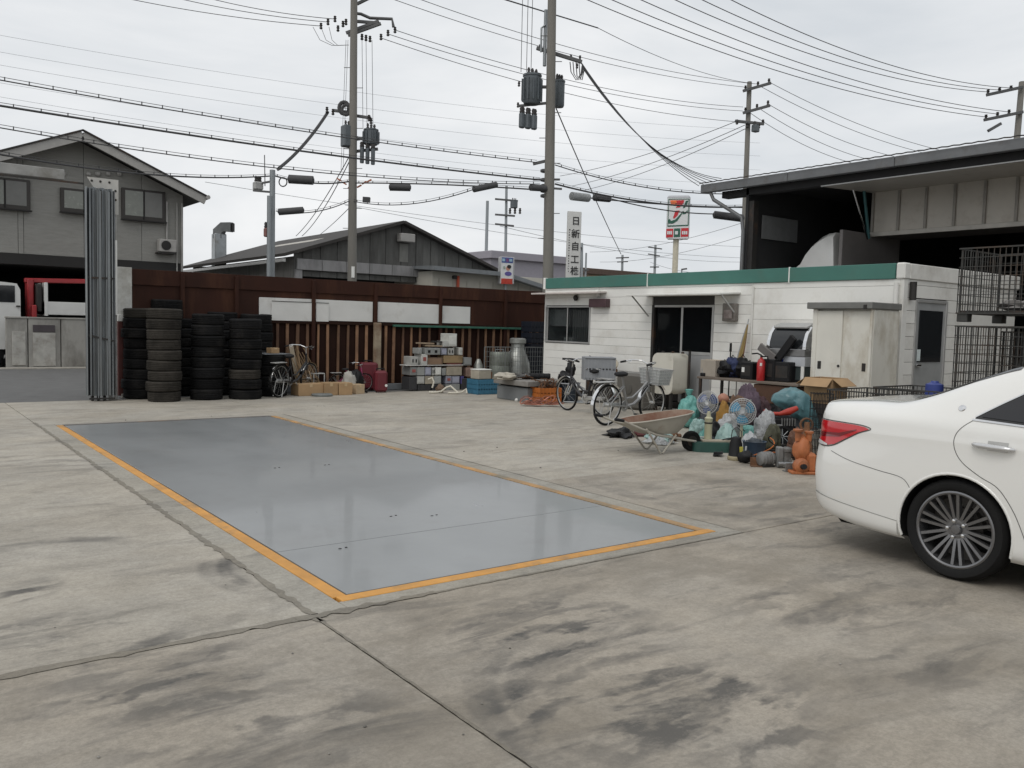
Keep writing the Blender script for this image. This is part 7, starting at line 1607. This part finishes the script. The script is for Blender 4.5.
# small things on the ground in front
p0 = G(735.5, 461); k_ = mpp(p0); t = thing('black_lantern', 'black tapered lantern with yellow label and wire handle', 'lantern', p0+V((.07, .06, 0)), VIEW)
MB().lathe([(0, 0), (.085, 0), (.09, .03), (.085, .04), (.075, .2), (.055, .27), (.04, .28), (0, .29)], 18).build('body', m_blk, t, 35); MB().lathe([(.088, .0), (.095, .01), (.095, .04), (.088, .05)], 18).build('foot_ring', mat('ring_tan', (.28, .24, .15), .6), t, 40); MB().box((.045, -.068, .13), (.05, .02, .08), -.3, .004).build('label', mat('label_yellow', (.38, .34, .05), .5), t)
MB().tube([(-.06, 0, .27), (-.05, 0, .36), (0, 0, .40), (.06, 0, .35), (.06, 0, .26)], .006, 6).build('handle', dkmetal, t)
p0 = G(754, 459.5); t = thing('blue_tub', 'blue-black tub between the lantern and the grey motor', 'tub', p0+V((.1, .08, 0)), 0); MB().lathe([(0, 0), (.12, 0), (.14, .2), (.15, .21), (.13, .21), (.11, .03), (0, .03)], 20).build('wall', mat('tub_blue', (.03, .055, .09), .5), t, 40); MB().blob((0, 0, .17), (.11, .11, .07), 3, .3, 5, 18, 10).build('contents', ins_d, t, 50)
p0 = G(766, 467.5); t = thing('grey_motor', 'grey cylindrical motor lying on the ground', 'motor', p0+V((.06, .05, 0)), VIEW+R(20))
MB().lathe([(0, -.1), (.05, -.1), (.075, -.085), (.08, -.06), (.08, .07), (.07, .09), (.03, .1), (.02, .13), (0, .13)], 20, M.Translation((0, 0, .09)) @ M.Rotation(R(90), 4, 'Y')).build('housing', m_gm, t, 40); MB().box((0, 0, .012), (.16, .14, .024), None, .004).build('foot', dkmetal, t)
for i in range(6): MB().lathe([(.08, -.004), (.086, 0), (.08, .004)], 20, M.Translation((-.05+.02*i, 0, .09)) @ M.Rotation(R(90), 4, 'Y'), close=True).build('fin', m_gm, t, 40)
p0 = G(782, 468.5); t = thing('valve_block', 'grey valve block with round cap right of the motor', 'valve', p0+V((.06, .05, 0)), VIEW)
MB().box((-.03, 0, .12), (.07, .1, .24), None, .01).build('column', m_gm, t); MB().lathe([(0, 0), (.05, 0), (.055, .13), (.065, .14), (.065, .17), (.03, .19), (0, .19)], 16, M.Translation((.05, .0, .05))).build('pot', m_gm, t, 40); MB().lathe([(0, -.09), (.025, -.09), (.025, .09), (0, .09)], 10, M.Translation((.03, -.06, .05)) @ M.Rotation(R(90), 4, 'Y')).build('spindle', steel, t, 40); MB().box((.08, -.03, .05), (.035, .06, .1), None, .006).build('bracket', m_gm, t)
p0 = G(804, 475); t = thing('orange_pump', 'orange painted pump casting partly hidden by the car tail', 'pump', p0+V((.09, .08, 0)), VIEW)
m_op = mat('pump_orange', (.40, .13, .045), .55, var=.25, scale=6, dirt=(.14, .06, .03), dscale=4, damt=.4)
MB().blob((-.02, .02, .26), (.09, .09, .16), 3, .15, 4, 22, 14).build('upper_casting', m_op, t, 50); MB().lathe([(0, -.06), (.06, -.06), (.085, -.03), (.085, .03), (.05, .06), (0, .06)], 18, M.Translation((-.04, -.05, .09)) @ M.Rotation(R(80), 4, 'X')).build('volute', m_op, t, 40); MB().lathe([(0, -.05), (.03, -.05), (.03, .05), (0, .05)], 12, M.Translation((-.04, -.12, .09)) @ M.Rotation(R(80), 4, 'X')).build('inlet', m_blk, t, 40)
MB().lathe([(.03, 0), (.035, .1), (.055, .11), (.055, .13), (0, .13)], 12, M.Translation((-.07, 0, .36))).build('outlet', m_op, t, 40); MB().lathe([(.03, 0), (.035, .08), (.05, .09), (.05, .11), (0, .11)], 12, M.Translation((.05, .0, .36))).build('outlet', m_op, t, 40); MB().box((.08, .02, .12), (.12, .16, .22), None, .03).build('side_casting', m_op, t); MB().box((0, 0, .015), (.3, .2, .03), None, .006).build('foot', m_op, t)
p0 = PX(806, 445, 8.6); t = thing('rusty_valve', 'rusty brown valve wheel above the orange pump', 'valve', (p0.x, p0.y, 0), VIEW); zz = PX(806, 422, 8.6).z
MB().lathe([(0, 0), (.08, 0), (.07, zz*.5), (.04, zz*.7), (.03, zz), (0, zz)], 14).build('body', m_rustm, t, 40); MB().tube([(.07*math.cos(i*.52), .02, zz-.03+.07*math.sin(i*.52)) for i in range(12)], .014, 6, loop=True).build('handwheel', m_rustm, t, 50); MB().box((-.07, 0, zz*.6), (.14, .07, .1), None, .02).build('side_port', m_rustm, t)
p0 = G(817, 452); t = thing('white_bucket', 'dirty white bucket between orange pump and car', 'bucket', p0+V((.1, .15, 0)), 0); MB().lathe([(0, 0), (.1, 0), (.125, .27), (.13, .28), (.115, .28), (.09, .02), (0, .02)], 20).build('wall', mat('bucket_white', (.42, .41, .37), .5, dirt=(.2, .17, .12), damt=.5), t, 40); MB().blob((0, 0, .24), (.1, .1, .07), 6, .3).build('contents', dkmetal, t, 50)
# tiller-like machine: black engine box, red handlebar, spoked wheel
p0 = G(781, 449); t = thing('garden_machine', 'black engine with red handle bar and spoked wheel in front of the blue-green sack', 'machine', p0+V((.22, .18, 0)), VIEW); zt_ = PX(781, 415, p0.x+.2).z
MB().box((0, .05, zt_*.62), (.36, .3, zt_*.62), None, .03).build('engine', m_blk, t); MB().box((-.06, -.12, zt_*.55), (.1, .05, zt_*.35), None, .01).build('cover', m_gm, t)
for i in range(6): MB().box((-.02+.035*i, -.105, zt_*.8), (.012, .03, .1)).build('cooling_fin', m_gm, t)
m_rd = mat('handle_red', (.38, .035, .02), .4, var=.15)
MB().tube([(-.25, -.05, zt_+.07), (-.22, -.06, zt_+.02), (-.05, -.08, zt_+.02), (.08, -.06, zt_+.05), (.2, -.04, zt_+.10)], [.02, .026, .026, .05, .035], 10).build('handle_bar', m_rd, t, 50)
MB().lathe([(.11, -.02), (.135, -.025), (.145, 0), (.135, .025), (.11, .02)], 24, M.Translation((-.03, -.2, .16)) @ M.Rotation(R(75), 4, 'X'), close=True).build('wheel_tyre', black, t, 50)
for i in range(8): a = i*.785; MB().tube([M.Translation((-.03, -.2, .16)) @ M.Rotation(R(75), 4, 'X') @ V((q*math.cos(a), q*math.sin(a), 0)) for q in (.01, .12)], .005, 5).build('wheel_spoke', steel, t)
MB().tube([(.1, -.1, zt_*.3), (.14, -.16, .1), (.2, -.2, .02)], .014, 8).build('prop', steel, t)

# ---- odd pieces of scrap filling the gaps of the heap
r3 = random.Random(21)
SC = [('short iron pipe', 'pipe'), ('flat iron plate', 'plate'), ('small gearbox casting', 'casting'), ('coil of black cable', 'coil'), ('steel bracket', 'bracket')]
spots = [(700, 447, 'by the green tub'), (718, 456, 'in front of the green tub'), (745, 463, 'in front of the blue tub'), (772, 455, 'behind the grey motor'), (792, 472, 'left of the orange pump'), (748, 452, 'behind the lantern'), (765, 448, 'under the garden machine'), (793, 455, 'right of the garden machine'), (812, 462, 'right of the orange pump'), (798, 446, 'behind the orange pump'), (706, 440, 'behind the green tub'), (740, 444, 'beside the clear bag'), (672, 441, 'under the wheelbarrow'), (776, 440, 'behind the valve block'), (757, 466, 'left of the grey motor')]
for i, (px, py, wh_) in enumerate(spots):
    kind_, cat_ = SC[i % 5]; c = G(px, py); m = (m_rustm, m_gm, dkmetal, m_blk, m_gm)[r3.randrange(5)]
    t = thing(kind_.replace(' ', '_'), f'{kind_} lying {wh_}', cat_, c, r3.uniform(0, 6))
    if i % 5 == 0: MB().lathe([(.024, -.13), (.03, -.13), (.03, .13), (.024, .13)], 12, M.Translation((0, 0, .032)) @ M.Rotation(R(90), 4, 'Y'), close=True).build('tube', m, t, 40); MB().lathe([(.03, -.015), (.04, -.015), (.04, .015), (.03, .015)], 12, M.Translation((.11, 0, .036)) @ M.Rotation(R(90), 4, 'Y'), close=True).build('collar', m, t, 40)
    elif i % 5 == 1: MB().box((0, 0, .03), (.2, .12, .012), M.Rotation(R(14), 3, 'X'), .002).build('sheet', m, t); MB().box((.06, 0, .045), (.03, .1, .03), None, .004).build('rib', m, t)
    elif i % 5 == 2: MB().blob((0, 0, .07), (.09, .07, .075), i, .2, 4, 18, 12, flat=-.07).build('housing', m, t, 50); MB().lathe([(0, 0), (.035, 0), (.035, .05), (.02, .06), (0, .06)], 12, M.Translation((.07, 0, .07)) @ M.Rotation(R(90), 4, 'Y')).build('flange', m, t, 40); MB().tube([(0, 0, .1), (.0, .02, .2)], .012, 8).build('shaft', steel, t)
    elif i % 5 == 3: MB().tube([((.09+.004*q)*math.cos(q*.5), (.09+.003*q)*math.sin(q*.5), .012+.0022*q) for q in range(38)], .009, 6).build('loops', m_blk, t, 60); MB().tube([(.1, 0, .03), (.2, .05, .01), (.28, .0, .01)], .008, 6).build('loose_end', m_blk, t, 60)
    else: MB().box((0, 0, .05), (.012, .16, .1), None, .002).build('web', m, t); MB().box((.04, 0, .006), (.08, .16, .012), None, .002).build('foot', m, t)
# ---- cords, crumpled sheets and small containers lying over the heap
r4 = random.Random(5)
for i, (px, py, X_, zz_, m, lab) in enumerate(((735, 440, 8.9, .25, m_blk, 'black cable looping over the clear bag'), (770, 440, 8.7, .3, mat('cord_orange', (.45, .13, .03), .6), 'orange cord trailing over the garden machine'), (704, 436, 9.2, .2, mat('cord_white', (.5, .5, .47), .6), 'white cord hanging behind the cream cylinder'), (752, 420, 9.6, .5, m_blk, 'black cable hanging below the larger fan'), (792, 440, 8.7, .35, m_blk, 'black cable draped behind the orange pump'), (716, 420, 9.8, .5, mat('cord_grey', (.22, .22, .22), .6), 'grey cable lying over the mustard bag'))):
    c = PX(px, py, X_); t = thing('loose_cable', lab, 'cable', (c.x, c.y, 0), VIEW); pts_ = []
    for q in range(30): a = q*.45; pts_.append((.16*math.sin(a*.9+i)+.01*q-.15, -.06+.07*math.cos(a*1.3+i), max(.012, zz_*(.55+.45*math.sin(a*.55+i*2))*(1-q/34))))
    MB().tube(pts_, .0075, 6).build('cable', m, t, 60)
for i, (px, py, X_, zt_, sx, m, lab) in enumerate(((728, 428, 9.0, .34, .30, m_teal2, 'thin turquoise film spread over the clear bag'), (750, 432, 8.8, .28, .34, m_clear, 'thin clear film spread over the low turquoise bag'), (700, 428, 9.3, .30, .26, m_teal, 'turquoise film hanging over the green tub'), (768, 418, 9.6, .5, .26, m_clear, 'clear film draped over the back of the grey clear bag'), (660, 440, 8.6, .14, .4, m_clear, 'clear film on the ground under the wheelbarrow'))):
    c = PX(px, py, X_); t = thing('plastic_film', lab, 'film', (c.x, c.y, 0), VIEW+i); b_ = MB(); n_ = 22
    for a in range(n_+1):
        for q in range(n_+1):
            u_, v_ = a/n_-.5, q/n_-.5; f_ = 1-(u_*u_+v_*v_)*3.2; nzv = NZ.noise(V((u_*7+i*5, v_*7, 1)))*.05+abs(NZ.noise(V((u_*13, v_*13+i*3, 4))))*.045
            b_.v.append((u_*sx*(1.05+.3*NZ.noise(V((v_*4, i, 0)))), v_*sx*.9, max(.012, zt_*max(0, f_)+nzv)))
    b_.f = [(a*(n_+1)+q, (a+1)*(n_+1)+q, (a+1)*(n_+1)+q+1, a*(n_+1)+q+1) for a in range(n_) for q in range(n_)]; b_.build('sheet', m, t, 50)
# ---- table against the office wall with its load
TXp = 11.95
a, b = PX(799, 381, TXp-.3), PX(698, 379, TXp-.3); zT = (a.z+b.z)/2; y0_, y1_ = a.y, b.y
t = thing('work_table', 'long dark work table against the office wall', 'table', (TXp, (y0_+y1_)/2, 0)); Lt = y1_-y0_
m_tab = mat('table_top', (.16, .13, .105), .7, var=.25, scale=3, dirt=(.09, .065, .05), damt=.4)
MB().box((0, 0, zT-.02), (.66, Lt, .04), None, .005).build('top', m_tab, t)
for sx in (-1, 1):
    for sy in (-1, 1): MB().box((sx*.29, sy*(Lt/2-.05), (zT-.04)/2), (.045, .045, zT-.04), None, .004).build('leg', dkmetal, t)
MB().box((.3, 0, zT*.5), (.02, Lt-.1, .05)).build('rail', dkmetal, t)
MB().box((-.05, -Lt*.28, zT-.2), (.5, Lt*.4, .30), None, .01).build('drawer_box', mat('drawer_brown', (.085, .04, .022), .6, var=.25), t)
MB().box((0, 0, .2), (.5, Lt-.15, .025)).build('shelf', m_tab, t)
def on_table(px, dx=0.): return V((TXp+dx, PX(px, 378, TXp+dx).y, zT+.001))
kT = mpp(on_table(745))
t = thing('beige_case', 'beige carton at the left end of the work table', 'carton', on_table(713, -.1), 0); MB().box((0, 0, 8.5*kT), (.3, 17*kT*1.15, 17*kT), None, .006).build('box', mat('case_beige', (.34, .30, .25), .7, var=.12), t); MB().box((0, 0, 17*kT+.002), (.06, 17*kT*1.1, .003)).build('tape', m_tape, t)
t = thing('small_clamp', 'little black clamp at the left edge of the work table', 'clamp', on_table(703, -.25), 0); MB().box((0, 0, .03), (.06, .1, .06), None, .01).build('jaw', m_blk, t); MB().tube([(0, .02, .05), (0, .03, .14)], .008, 6).build('screw', steel, t)
for i, (px, w_, h_, m, lab, s_) in enumerate(((724, 22, 15, m_blk, 'black holdall on the work table beside the beige carton', 3), (732, 16, 19, mat('navy_cloth', (.025, .035, .09), .8, var=.3), 'navy blue bag on the work table', 4), (742, 14, 20, m_blk, 'black bag below the furled umbrella', 5))):
    t = thing('holdall', lab, 'bag', on_table(px, -.05+.08*i), 0); MB().blob((0, 0, h_*kT*.5), (.16, w_*kT*.6, h_*kT*.55), s_, .25, 5, 24, 14, flat=-h_*kT*.5, crease=.15).build('bulk', m, t, 50); MB().tube([(0, -.08, h_*kT*.9), (0, 0, h_*kT*1.2), (0, .08, h_*kT*.9)], .008, 6).build('strap', m_blk, t)
t = thing('fire_extinguisher', 'red fire extinguisher standing on the work table', 'fire extinguisher', on_table(760.5, -.22), VIEW)
MB().lathe([(0, 0), (.062, 0), (.066, .01), (.066, .30), (.05, .345), (.022, .36), (.022, .385), (0, .385)], 20).build('cylinder', mat('extinguisher_red', (.42, .02, .022), .3, coat=.4, var=.06), t, 40)
MB().box((.0, 0, .40), (.035, .035, .04), None, .005).build('valve', m_blk, t); MB().tube([(0, 0, .42), (-.07, 0, .45), (-.16, 0, .44)], .012, 8).build('lever', m_blk, t, 50); MB().tube([(.02, 0, .40), (.10, 0, .40), (.11, 0, .3), (.09, 0, .1)], .012, 8).build('hose', m_blk, t, 50); MB().box((-.02, -.062, .27), (.035, .012, .05), None, .003).build('label', white, t)
for i, (px, w_, h_, dx, lab) in enumerate(((752, 13, 17, .0, 'black amplifier box left of the fire extinguisher'), (771, 16, 21, .02, 'black loudspeaker box right of the fire extinguisher'), (786, 14, 19, .05, 'dim black box at the right part of the work table'))):
    t = thing('black_box', lab, 'box', on_table(px, dx), .1*i-.1); MB().box((0, 0, h_*kT/2), (.3, w_*kT*1.2, h_*kT), None, .012).build('casing', m_blk, t)
    MB().box((-.152, .0, h_*kT*.5), (.006, w_*kT*.9, h_*kT*.6), None, .002).build('front_grille', dkmetal, t)
    if i == 0: MB().box((-.157, .06, h_*kT*.55), (.004, .06, .08)).build('tag', white, t)
for i, (px, ang, ln_, m, lab) in enumerate((((768), -62, .42, mat('grey_board', (.13, .12, .115), .7), 'grey flap board slanting up left above the speaker'), (781, 32, .50, m_blk, 'black flap board slanting up right above the speaker'))):
    t = thing('flap_board', lab, 'board', on_table(776, .0)+V((0, 0, 20*kT)), 0); MB().box((0, 0, ln_/2), (.05, .13, ln_), M.Rotation(R(-ang), 3, 'X') if 0 else None, .01).build('board', m, t); t.rotation_euler = (R(-ang) if i == 0 else R(ang), 0, 0)
    t.rotation_euler[0] = R(-58) if i == 0 else R(38)
t.rotation_euler[0] = R(38)
# furled umbrella and a stick standing behind the table
a, b = PX(748, 322, WXF-.1), PX(737, 372, WXF-.3); t = thing('furled_umbrella', 'furled yellow and red umbrella leaning on the office wall', 'umbrella', (b.x, b.y, 0), 0)
d = a-V((b.x, b.y, b.z)); base = V((0, 0, b.z)); nseg = 6
cols = [mat('umb_yellow', (.24, .17, .06), .7, var=.2), mat('umb_red', (.26, .03, .035), .7, var=.2), mat('umb_grey', (.24, .25, .26), .7, var=.2), mat('umb_yellow', (.24, .17, .06))]
for i in range(6):
    a0 = 2*math.pi*i/6; off_ = [V((math.cos(a0+.25*q)*r_, math.sin(a0+.25*q)*r_, 0)) for q, r_ in ((0, .022), (1, .03), (2, .022), (3, .008))]
    MB().tube([base+d*f_+off_[j] for j, f_ in enumerate((.02, .35, .7, .95))], [.022, .026, .017, .008], 8).build('panel_fold', cols[i % 4], t, 50)
MB().tube([V((.02, .02, 0)), base, base+d*1.06], .010, 8).build('shaft', steel, t)
a = PX(730.5, 343, WXF-.15); t = thing('short_stick', 'dark short stick standing behind the navy bag', 'stick', (WXF-.15, a.y, 0), 0); MB().tube([(0, 0, 0), (0, -.01, a.z-.16), (0, -.01, a.z-.15), (0, -.01, a.z)], [.012, .012, .024, .02], 8).build('shaft', m_blk, t, 40)

# ---- curved glass display case
DXb = WXF-.06
ya, yb_ = PX(814, 350, 12.25).y, PX(771, 350, 12.15).y; zt_ = PX(795, 324, 12.4).z
t = thing('display_case', 'curved chrome and glass display case between the table and the cabinet', 'display case', (12.3, (ya+yb_)/2, 0)); Ld = yb_-ya
zg0, zg1 = PX(790, 349, 12.05).z, PX(790, 330, 12.25).z
prof = [(.30, zt_), (.0, zt_), (-.12, zt_-.05), (-.22, zt_-.16), (-.27, zt_-.30), (-.28, zg0)]
def arch(y_, wd_, m, name, sc=1.):
    vs_ = [(x_, y_-wd_/2, z_) for x_, z_ in prof]+[(x_, y_+wd_/2, z_) for x_, z_ in prof]+[(x_*.9+.02, y_-wd_/2, z_-.03) for x_, z_ in prof]+[(x_*.9+.02, y_+wd_/2, z_-.03) for x_, z_ in prof]; n_ = len(prof); fs = []
    for i in range(n_-1): fs += [(i, i+1, n_+i+1, n_+i), (2*n_+i, 3*n_+i, 3*n_+i+1, 2*n_+i+1), (i, 2*n_+i, 2*n_+i+1, i+1), (n_+i, n_+i+1, 3*n_+i+1, 3*n_+i)]
    return MB().add(vs_, fs).build(name, m, t, 30)
arch(-Ld/2+.03, .06, chrome, 'end_arch'); arch(Ld/2-.03, .06, chrome, 'end_arch')
vs_ = [(x_+.01, -Ld/2+.06, z_-.005) for x_, z_ in prof[2:]]+[(x_+.01, Ld/2-.06, z_-.005) for x_, z_ in prof[2:]]; n_ = len(prof)-2
MB().add(vs_, [(i, i+1, n_+i+1, n_+i) for i in range(n_-1)]).build('curved_glass', dglass, t, 40)
MB().box((.15, 0, zt_-.01), (.3, Ld-.12, .03), None, .004).build('top_plate', white, t); MB().box((-.09, 0, zt_-.03), (.2, Ld-.12, .03), M.Rotation(R(-20), 3, 'Y'), .004).build('top_highlight_plate', alu, t)
MB().box((.01, 0, zg0-.06), (.58, Ld-.02, .12), None, .01).build('shelf_band', mat('band_grey', (.25, .25, .25), .35, .5), t)
MB().box((.01, 0, zg0-.20), (.56, Ld-.02, .16), None, .008).build('white_panel', mat('panel_white', (.5, .52, .55), .4), t)
MB().tube([(-.275, .20-.02*i, zg0-.20+.03*math.sin(i*1.7)) for i in range(9)], .012, 6).build('blue_script', mat('script_blue', (.03, .05, .28), .4), t)
MB().box((.02, 0, (zg0-.28)/2), (.54, Ld-.04, zg0-.28), None, .01).build('lower_body', mat('case_dark', (.05, .065, .065), .4), t); MB().box((-.255, -Ld*.1, zg0*.5), (.01, Ld*.5, .3), None, .003).build('lower_glass', dglass, t); MB().box((-.26, -Ld/2+.05, zg0*.5), (.02, .06, zg0-.3), None, .004).build('side_trim', white, t)

# ---- open carton on a dark crate, black wire rack
c0 = PX(815, 403, 10.75); zz = max(.25, c0.z); kc = mpp(c0)
t = thing('wooden_crate', 'dark wooden crate under the open carton', 'crate', (c0.x+.2, c0.y-.05, 0), 0); crate(t, .5, .5, zz-.004, mat('crate_dark_wood', (.07, .055, .045), .8, var=.3), 4, 4); MB().box((0, 0, zz*.5), (.46, .46, zz*.96)).build('filler', mat('crate_dark_fill', (.03, .025, .022), .9), t)
carton('open brown carton with raised flaps in front of the storage cabinet', (c0.x+.2, c0.y-.03, zz), (.42, 26*kc*1.15, 25*kc), .06, m_card, flaps=True)
# ---- mesh box pallets
m_cage = mat('cage_wire', (.05, .05, .047), .6, .3, var=.3, dirt=(.1, .06, .035), damt=.4)
def cage(label, x0, x1, y0, y1, z0, z1, cell=.075, name='mesh_box', load=None, bars=True):
    t = thing(name, label, 'mesh box', ((x0+x1)/2, (y0+y1)/2, z0), 0, 'steel mesh boxes behind the car'); hx_, hy_, h = (x1-x0)/2, (y1-y0)/2, z1-z0; f_ = .10
    for sx in (-1, 1):
        for sy in (-1, 1): MB().box((sx*(hx_-.02), sy*(hy_-.02), h/2), (.022, .022, h), None, .003).build('corner_post', m_cage, t); MB().box((sx*(hx_-.06), sy*(hy_-.06), f_/2), (.12, .12, f_), None, .006).build('foot', m_cage, t)
    MB().box((0, 0, f_+.015), (2*hx_-.05, 2*hy_-.05, .03), None, .004).build('deck', dkmetal, t)
    for side_ in range(4):
        L_, D_ = ((hx_, hy_), (hy_, hx_))[side_ % 2]; rm = M.Rotation(R(90)*side_, 4, 'Z'); b_ = MB(); n_ = max(4, int(2*L_/cell))
        for i in range(n_+1): b_.bar((-L_+2*L_*i/n_, -D_, f_), (-L_+2*L_*i/n_, -D_, h), .0075)
        m_ = max(3, int((h-f_)/(cell*1.6)))
        for i in range(m_+1): b_.bar((-L_, -D_-.006, f_+(h-f_)*i/m_), (L_, -D_-.006, f_+(h-f_)*i/m_), .0075 if i not in (0, m_) else .016)
        b_.v = [tuple(rm @ V(q)) for q in b_.v]; b_.build('mesh_side', m_cage, t)
    if load is not None:
        hz_, m, lab, cat_ = load
        o = thing('scrap_load', lab, cat_, ((x0+x1)/2, (y0+y1)/2, z0+f_+.032), 0)
        for i in range(9): MB().blob((rng.uniform(-hx_*.6, hx_*.6), rng.uniform(-hy_*.6, hy_*.6), hz_*.5), (rng.uniform(.12, .26), rng.uniform(.12, .26), hz_*rng.uniform(.45, .7)), i, .35, 5, 16, 10, flat=-hz_*.5, crease=.2).build('lump', m, o, 50)
cx0 = 10.1; yc0 = PX(957.5, 300, cx0).y; cw_, cl_ = 1.0, 1.25
z2 = PX(957.5, 320, cx0).z-.02; z3 = PX(957.5, 249, cx0).z; zm_ = z2-.05
cage('top mesh box of the tall stack, with grey rags in it', cx0, cx0+cw_, yc0-cl_, yc0, z2, z3, .062, load=(.12, mat('rag_grey', (.22, .21, .2), .9, var=.3), 'grey rags heaped in the top mesh box', 'rags'))
cage('middle mesh box of the tall stack', cx0, cx0+cw_, yc0-cl_, yc0, zm_-.85, zm_, .062)
cage('lowest mesh box of the tall stack behind the car roof', cx0, cx0+cw_, yc0-cl_, yc0, 0, zm_-.86, .062, load=(.5, dkmetal, 'dark metal scrap in the lowest mesh box', 'scrap'))
cage('mesh box loaded with dark scrap at the right edge behind the tall stack', cx0+1.05, cx0+2.05, yc0-cl_, yc0-.05, 0, zm_-.05, .062, load=(1.2, mat('rust_scrap', (.05, .042, .036), .8, var=.5, scale=6), 'dark scrap filling the mesh box at the right edge', 'scrap'))
for i, (pa, X_, lab) in enumerate(((826, 9.75, 'low mesh box behind the car boot, left one'), (872, 9.75, 'low mesh box behind the car boot, right one'))):
    y_ = PX(pa, 395, X_).y; zt_ = PX(pa+20, 391-2.5*i, X_).z; cage(lab, X_, X_+.9, y_-1.0+.0, y_-.02, 0, zt_, .06, load=(.35, m_gm, f'grey machine scrap in the {"left" if i == 0 else "right"} low mesh box', 'scrap'))
p0 = PX(822, 440, 9.3); t = thing('wire_rack', 'black wire rack between the carton and the car', 'rack', (p0.x, p0.y, 0), VIEW); zt_ = PX(822, 393, 9.3).z; b_ = MB()
for i in range(7): b_.bar((-.11+.037*i, 0, .02), (-.11+.037*i, 0, zt_), .008); b_.bar((-.11+.037*i, .15, .02), (-.11+.037*i, .15, zt_), .008)
for i in range(9): q = .05+(zt_-.06)*i/8; b_.tube([(-.12, -.005, q), (.12, -.005, q), (.12, .155, q), (-.12, .155, q)], .004, 4, loop=True)
b_.build('wire_grid', m_blk, t)
p0 = PX(943, 384, 10.4); t = thing('blue_drum', 'small blue plastic drum on the low mesh box by the door', 'drum', (p0.x-.2, p0.y, p0.z-.16 if p0.z > .3 else 0), 0); MB().lathe([(0, 0), (.1, 0), (.105, .05), (.1, .16), (.05, .18), (.04, .2), (0, .2)], 14).build('shell', mat('drum_blue', (.03, .05, .22), .5), t, 40)
# ---- little stones and litter on the yard
r2 = random.Random(11); pm = MB().blob((0, 0, .3), (1, .8, .5), 3, .3, 4, 8, 6).mesh('pebble', 60); pm.materials.append(mat('pebble_grey', (.2, .19, .17), .9, rnd=.4))
pb = thing('loose_grit', 'scattered loose pebbles and grit on the concrete yard', 'grit'); pb['kind'] = 'stuff'
for i in range(45):
    p = G(r2.uniform(20, 1000), r2.choice((r2.uniform(400, 470), r2.uniform(430, 760))))
    if WX0-.1 < p.x < WX1+.1 and WY0-.1 < p.y < WY1+.1 and r2.random() < .8: continue
    s_ = r2.uniform(.003, .008)*(1 if p.length < 8 else 1.6); o = bpy.data.objects.new('pebble', pm); COL.objects.link(o); o.parent = pb; o.location = (p.x, p.y, .001); o.scale = (s_, s_, s_); o.rotation_euler[2] = r2.uniform(0, 6)
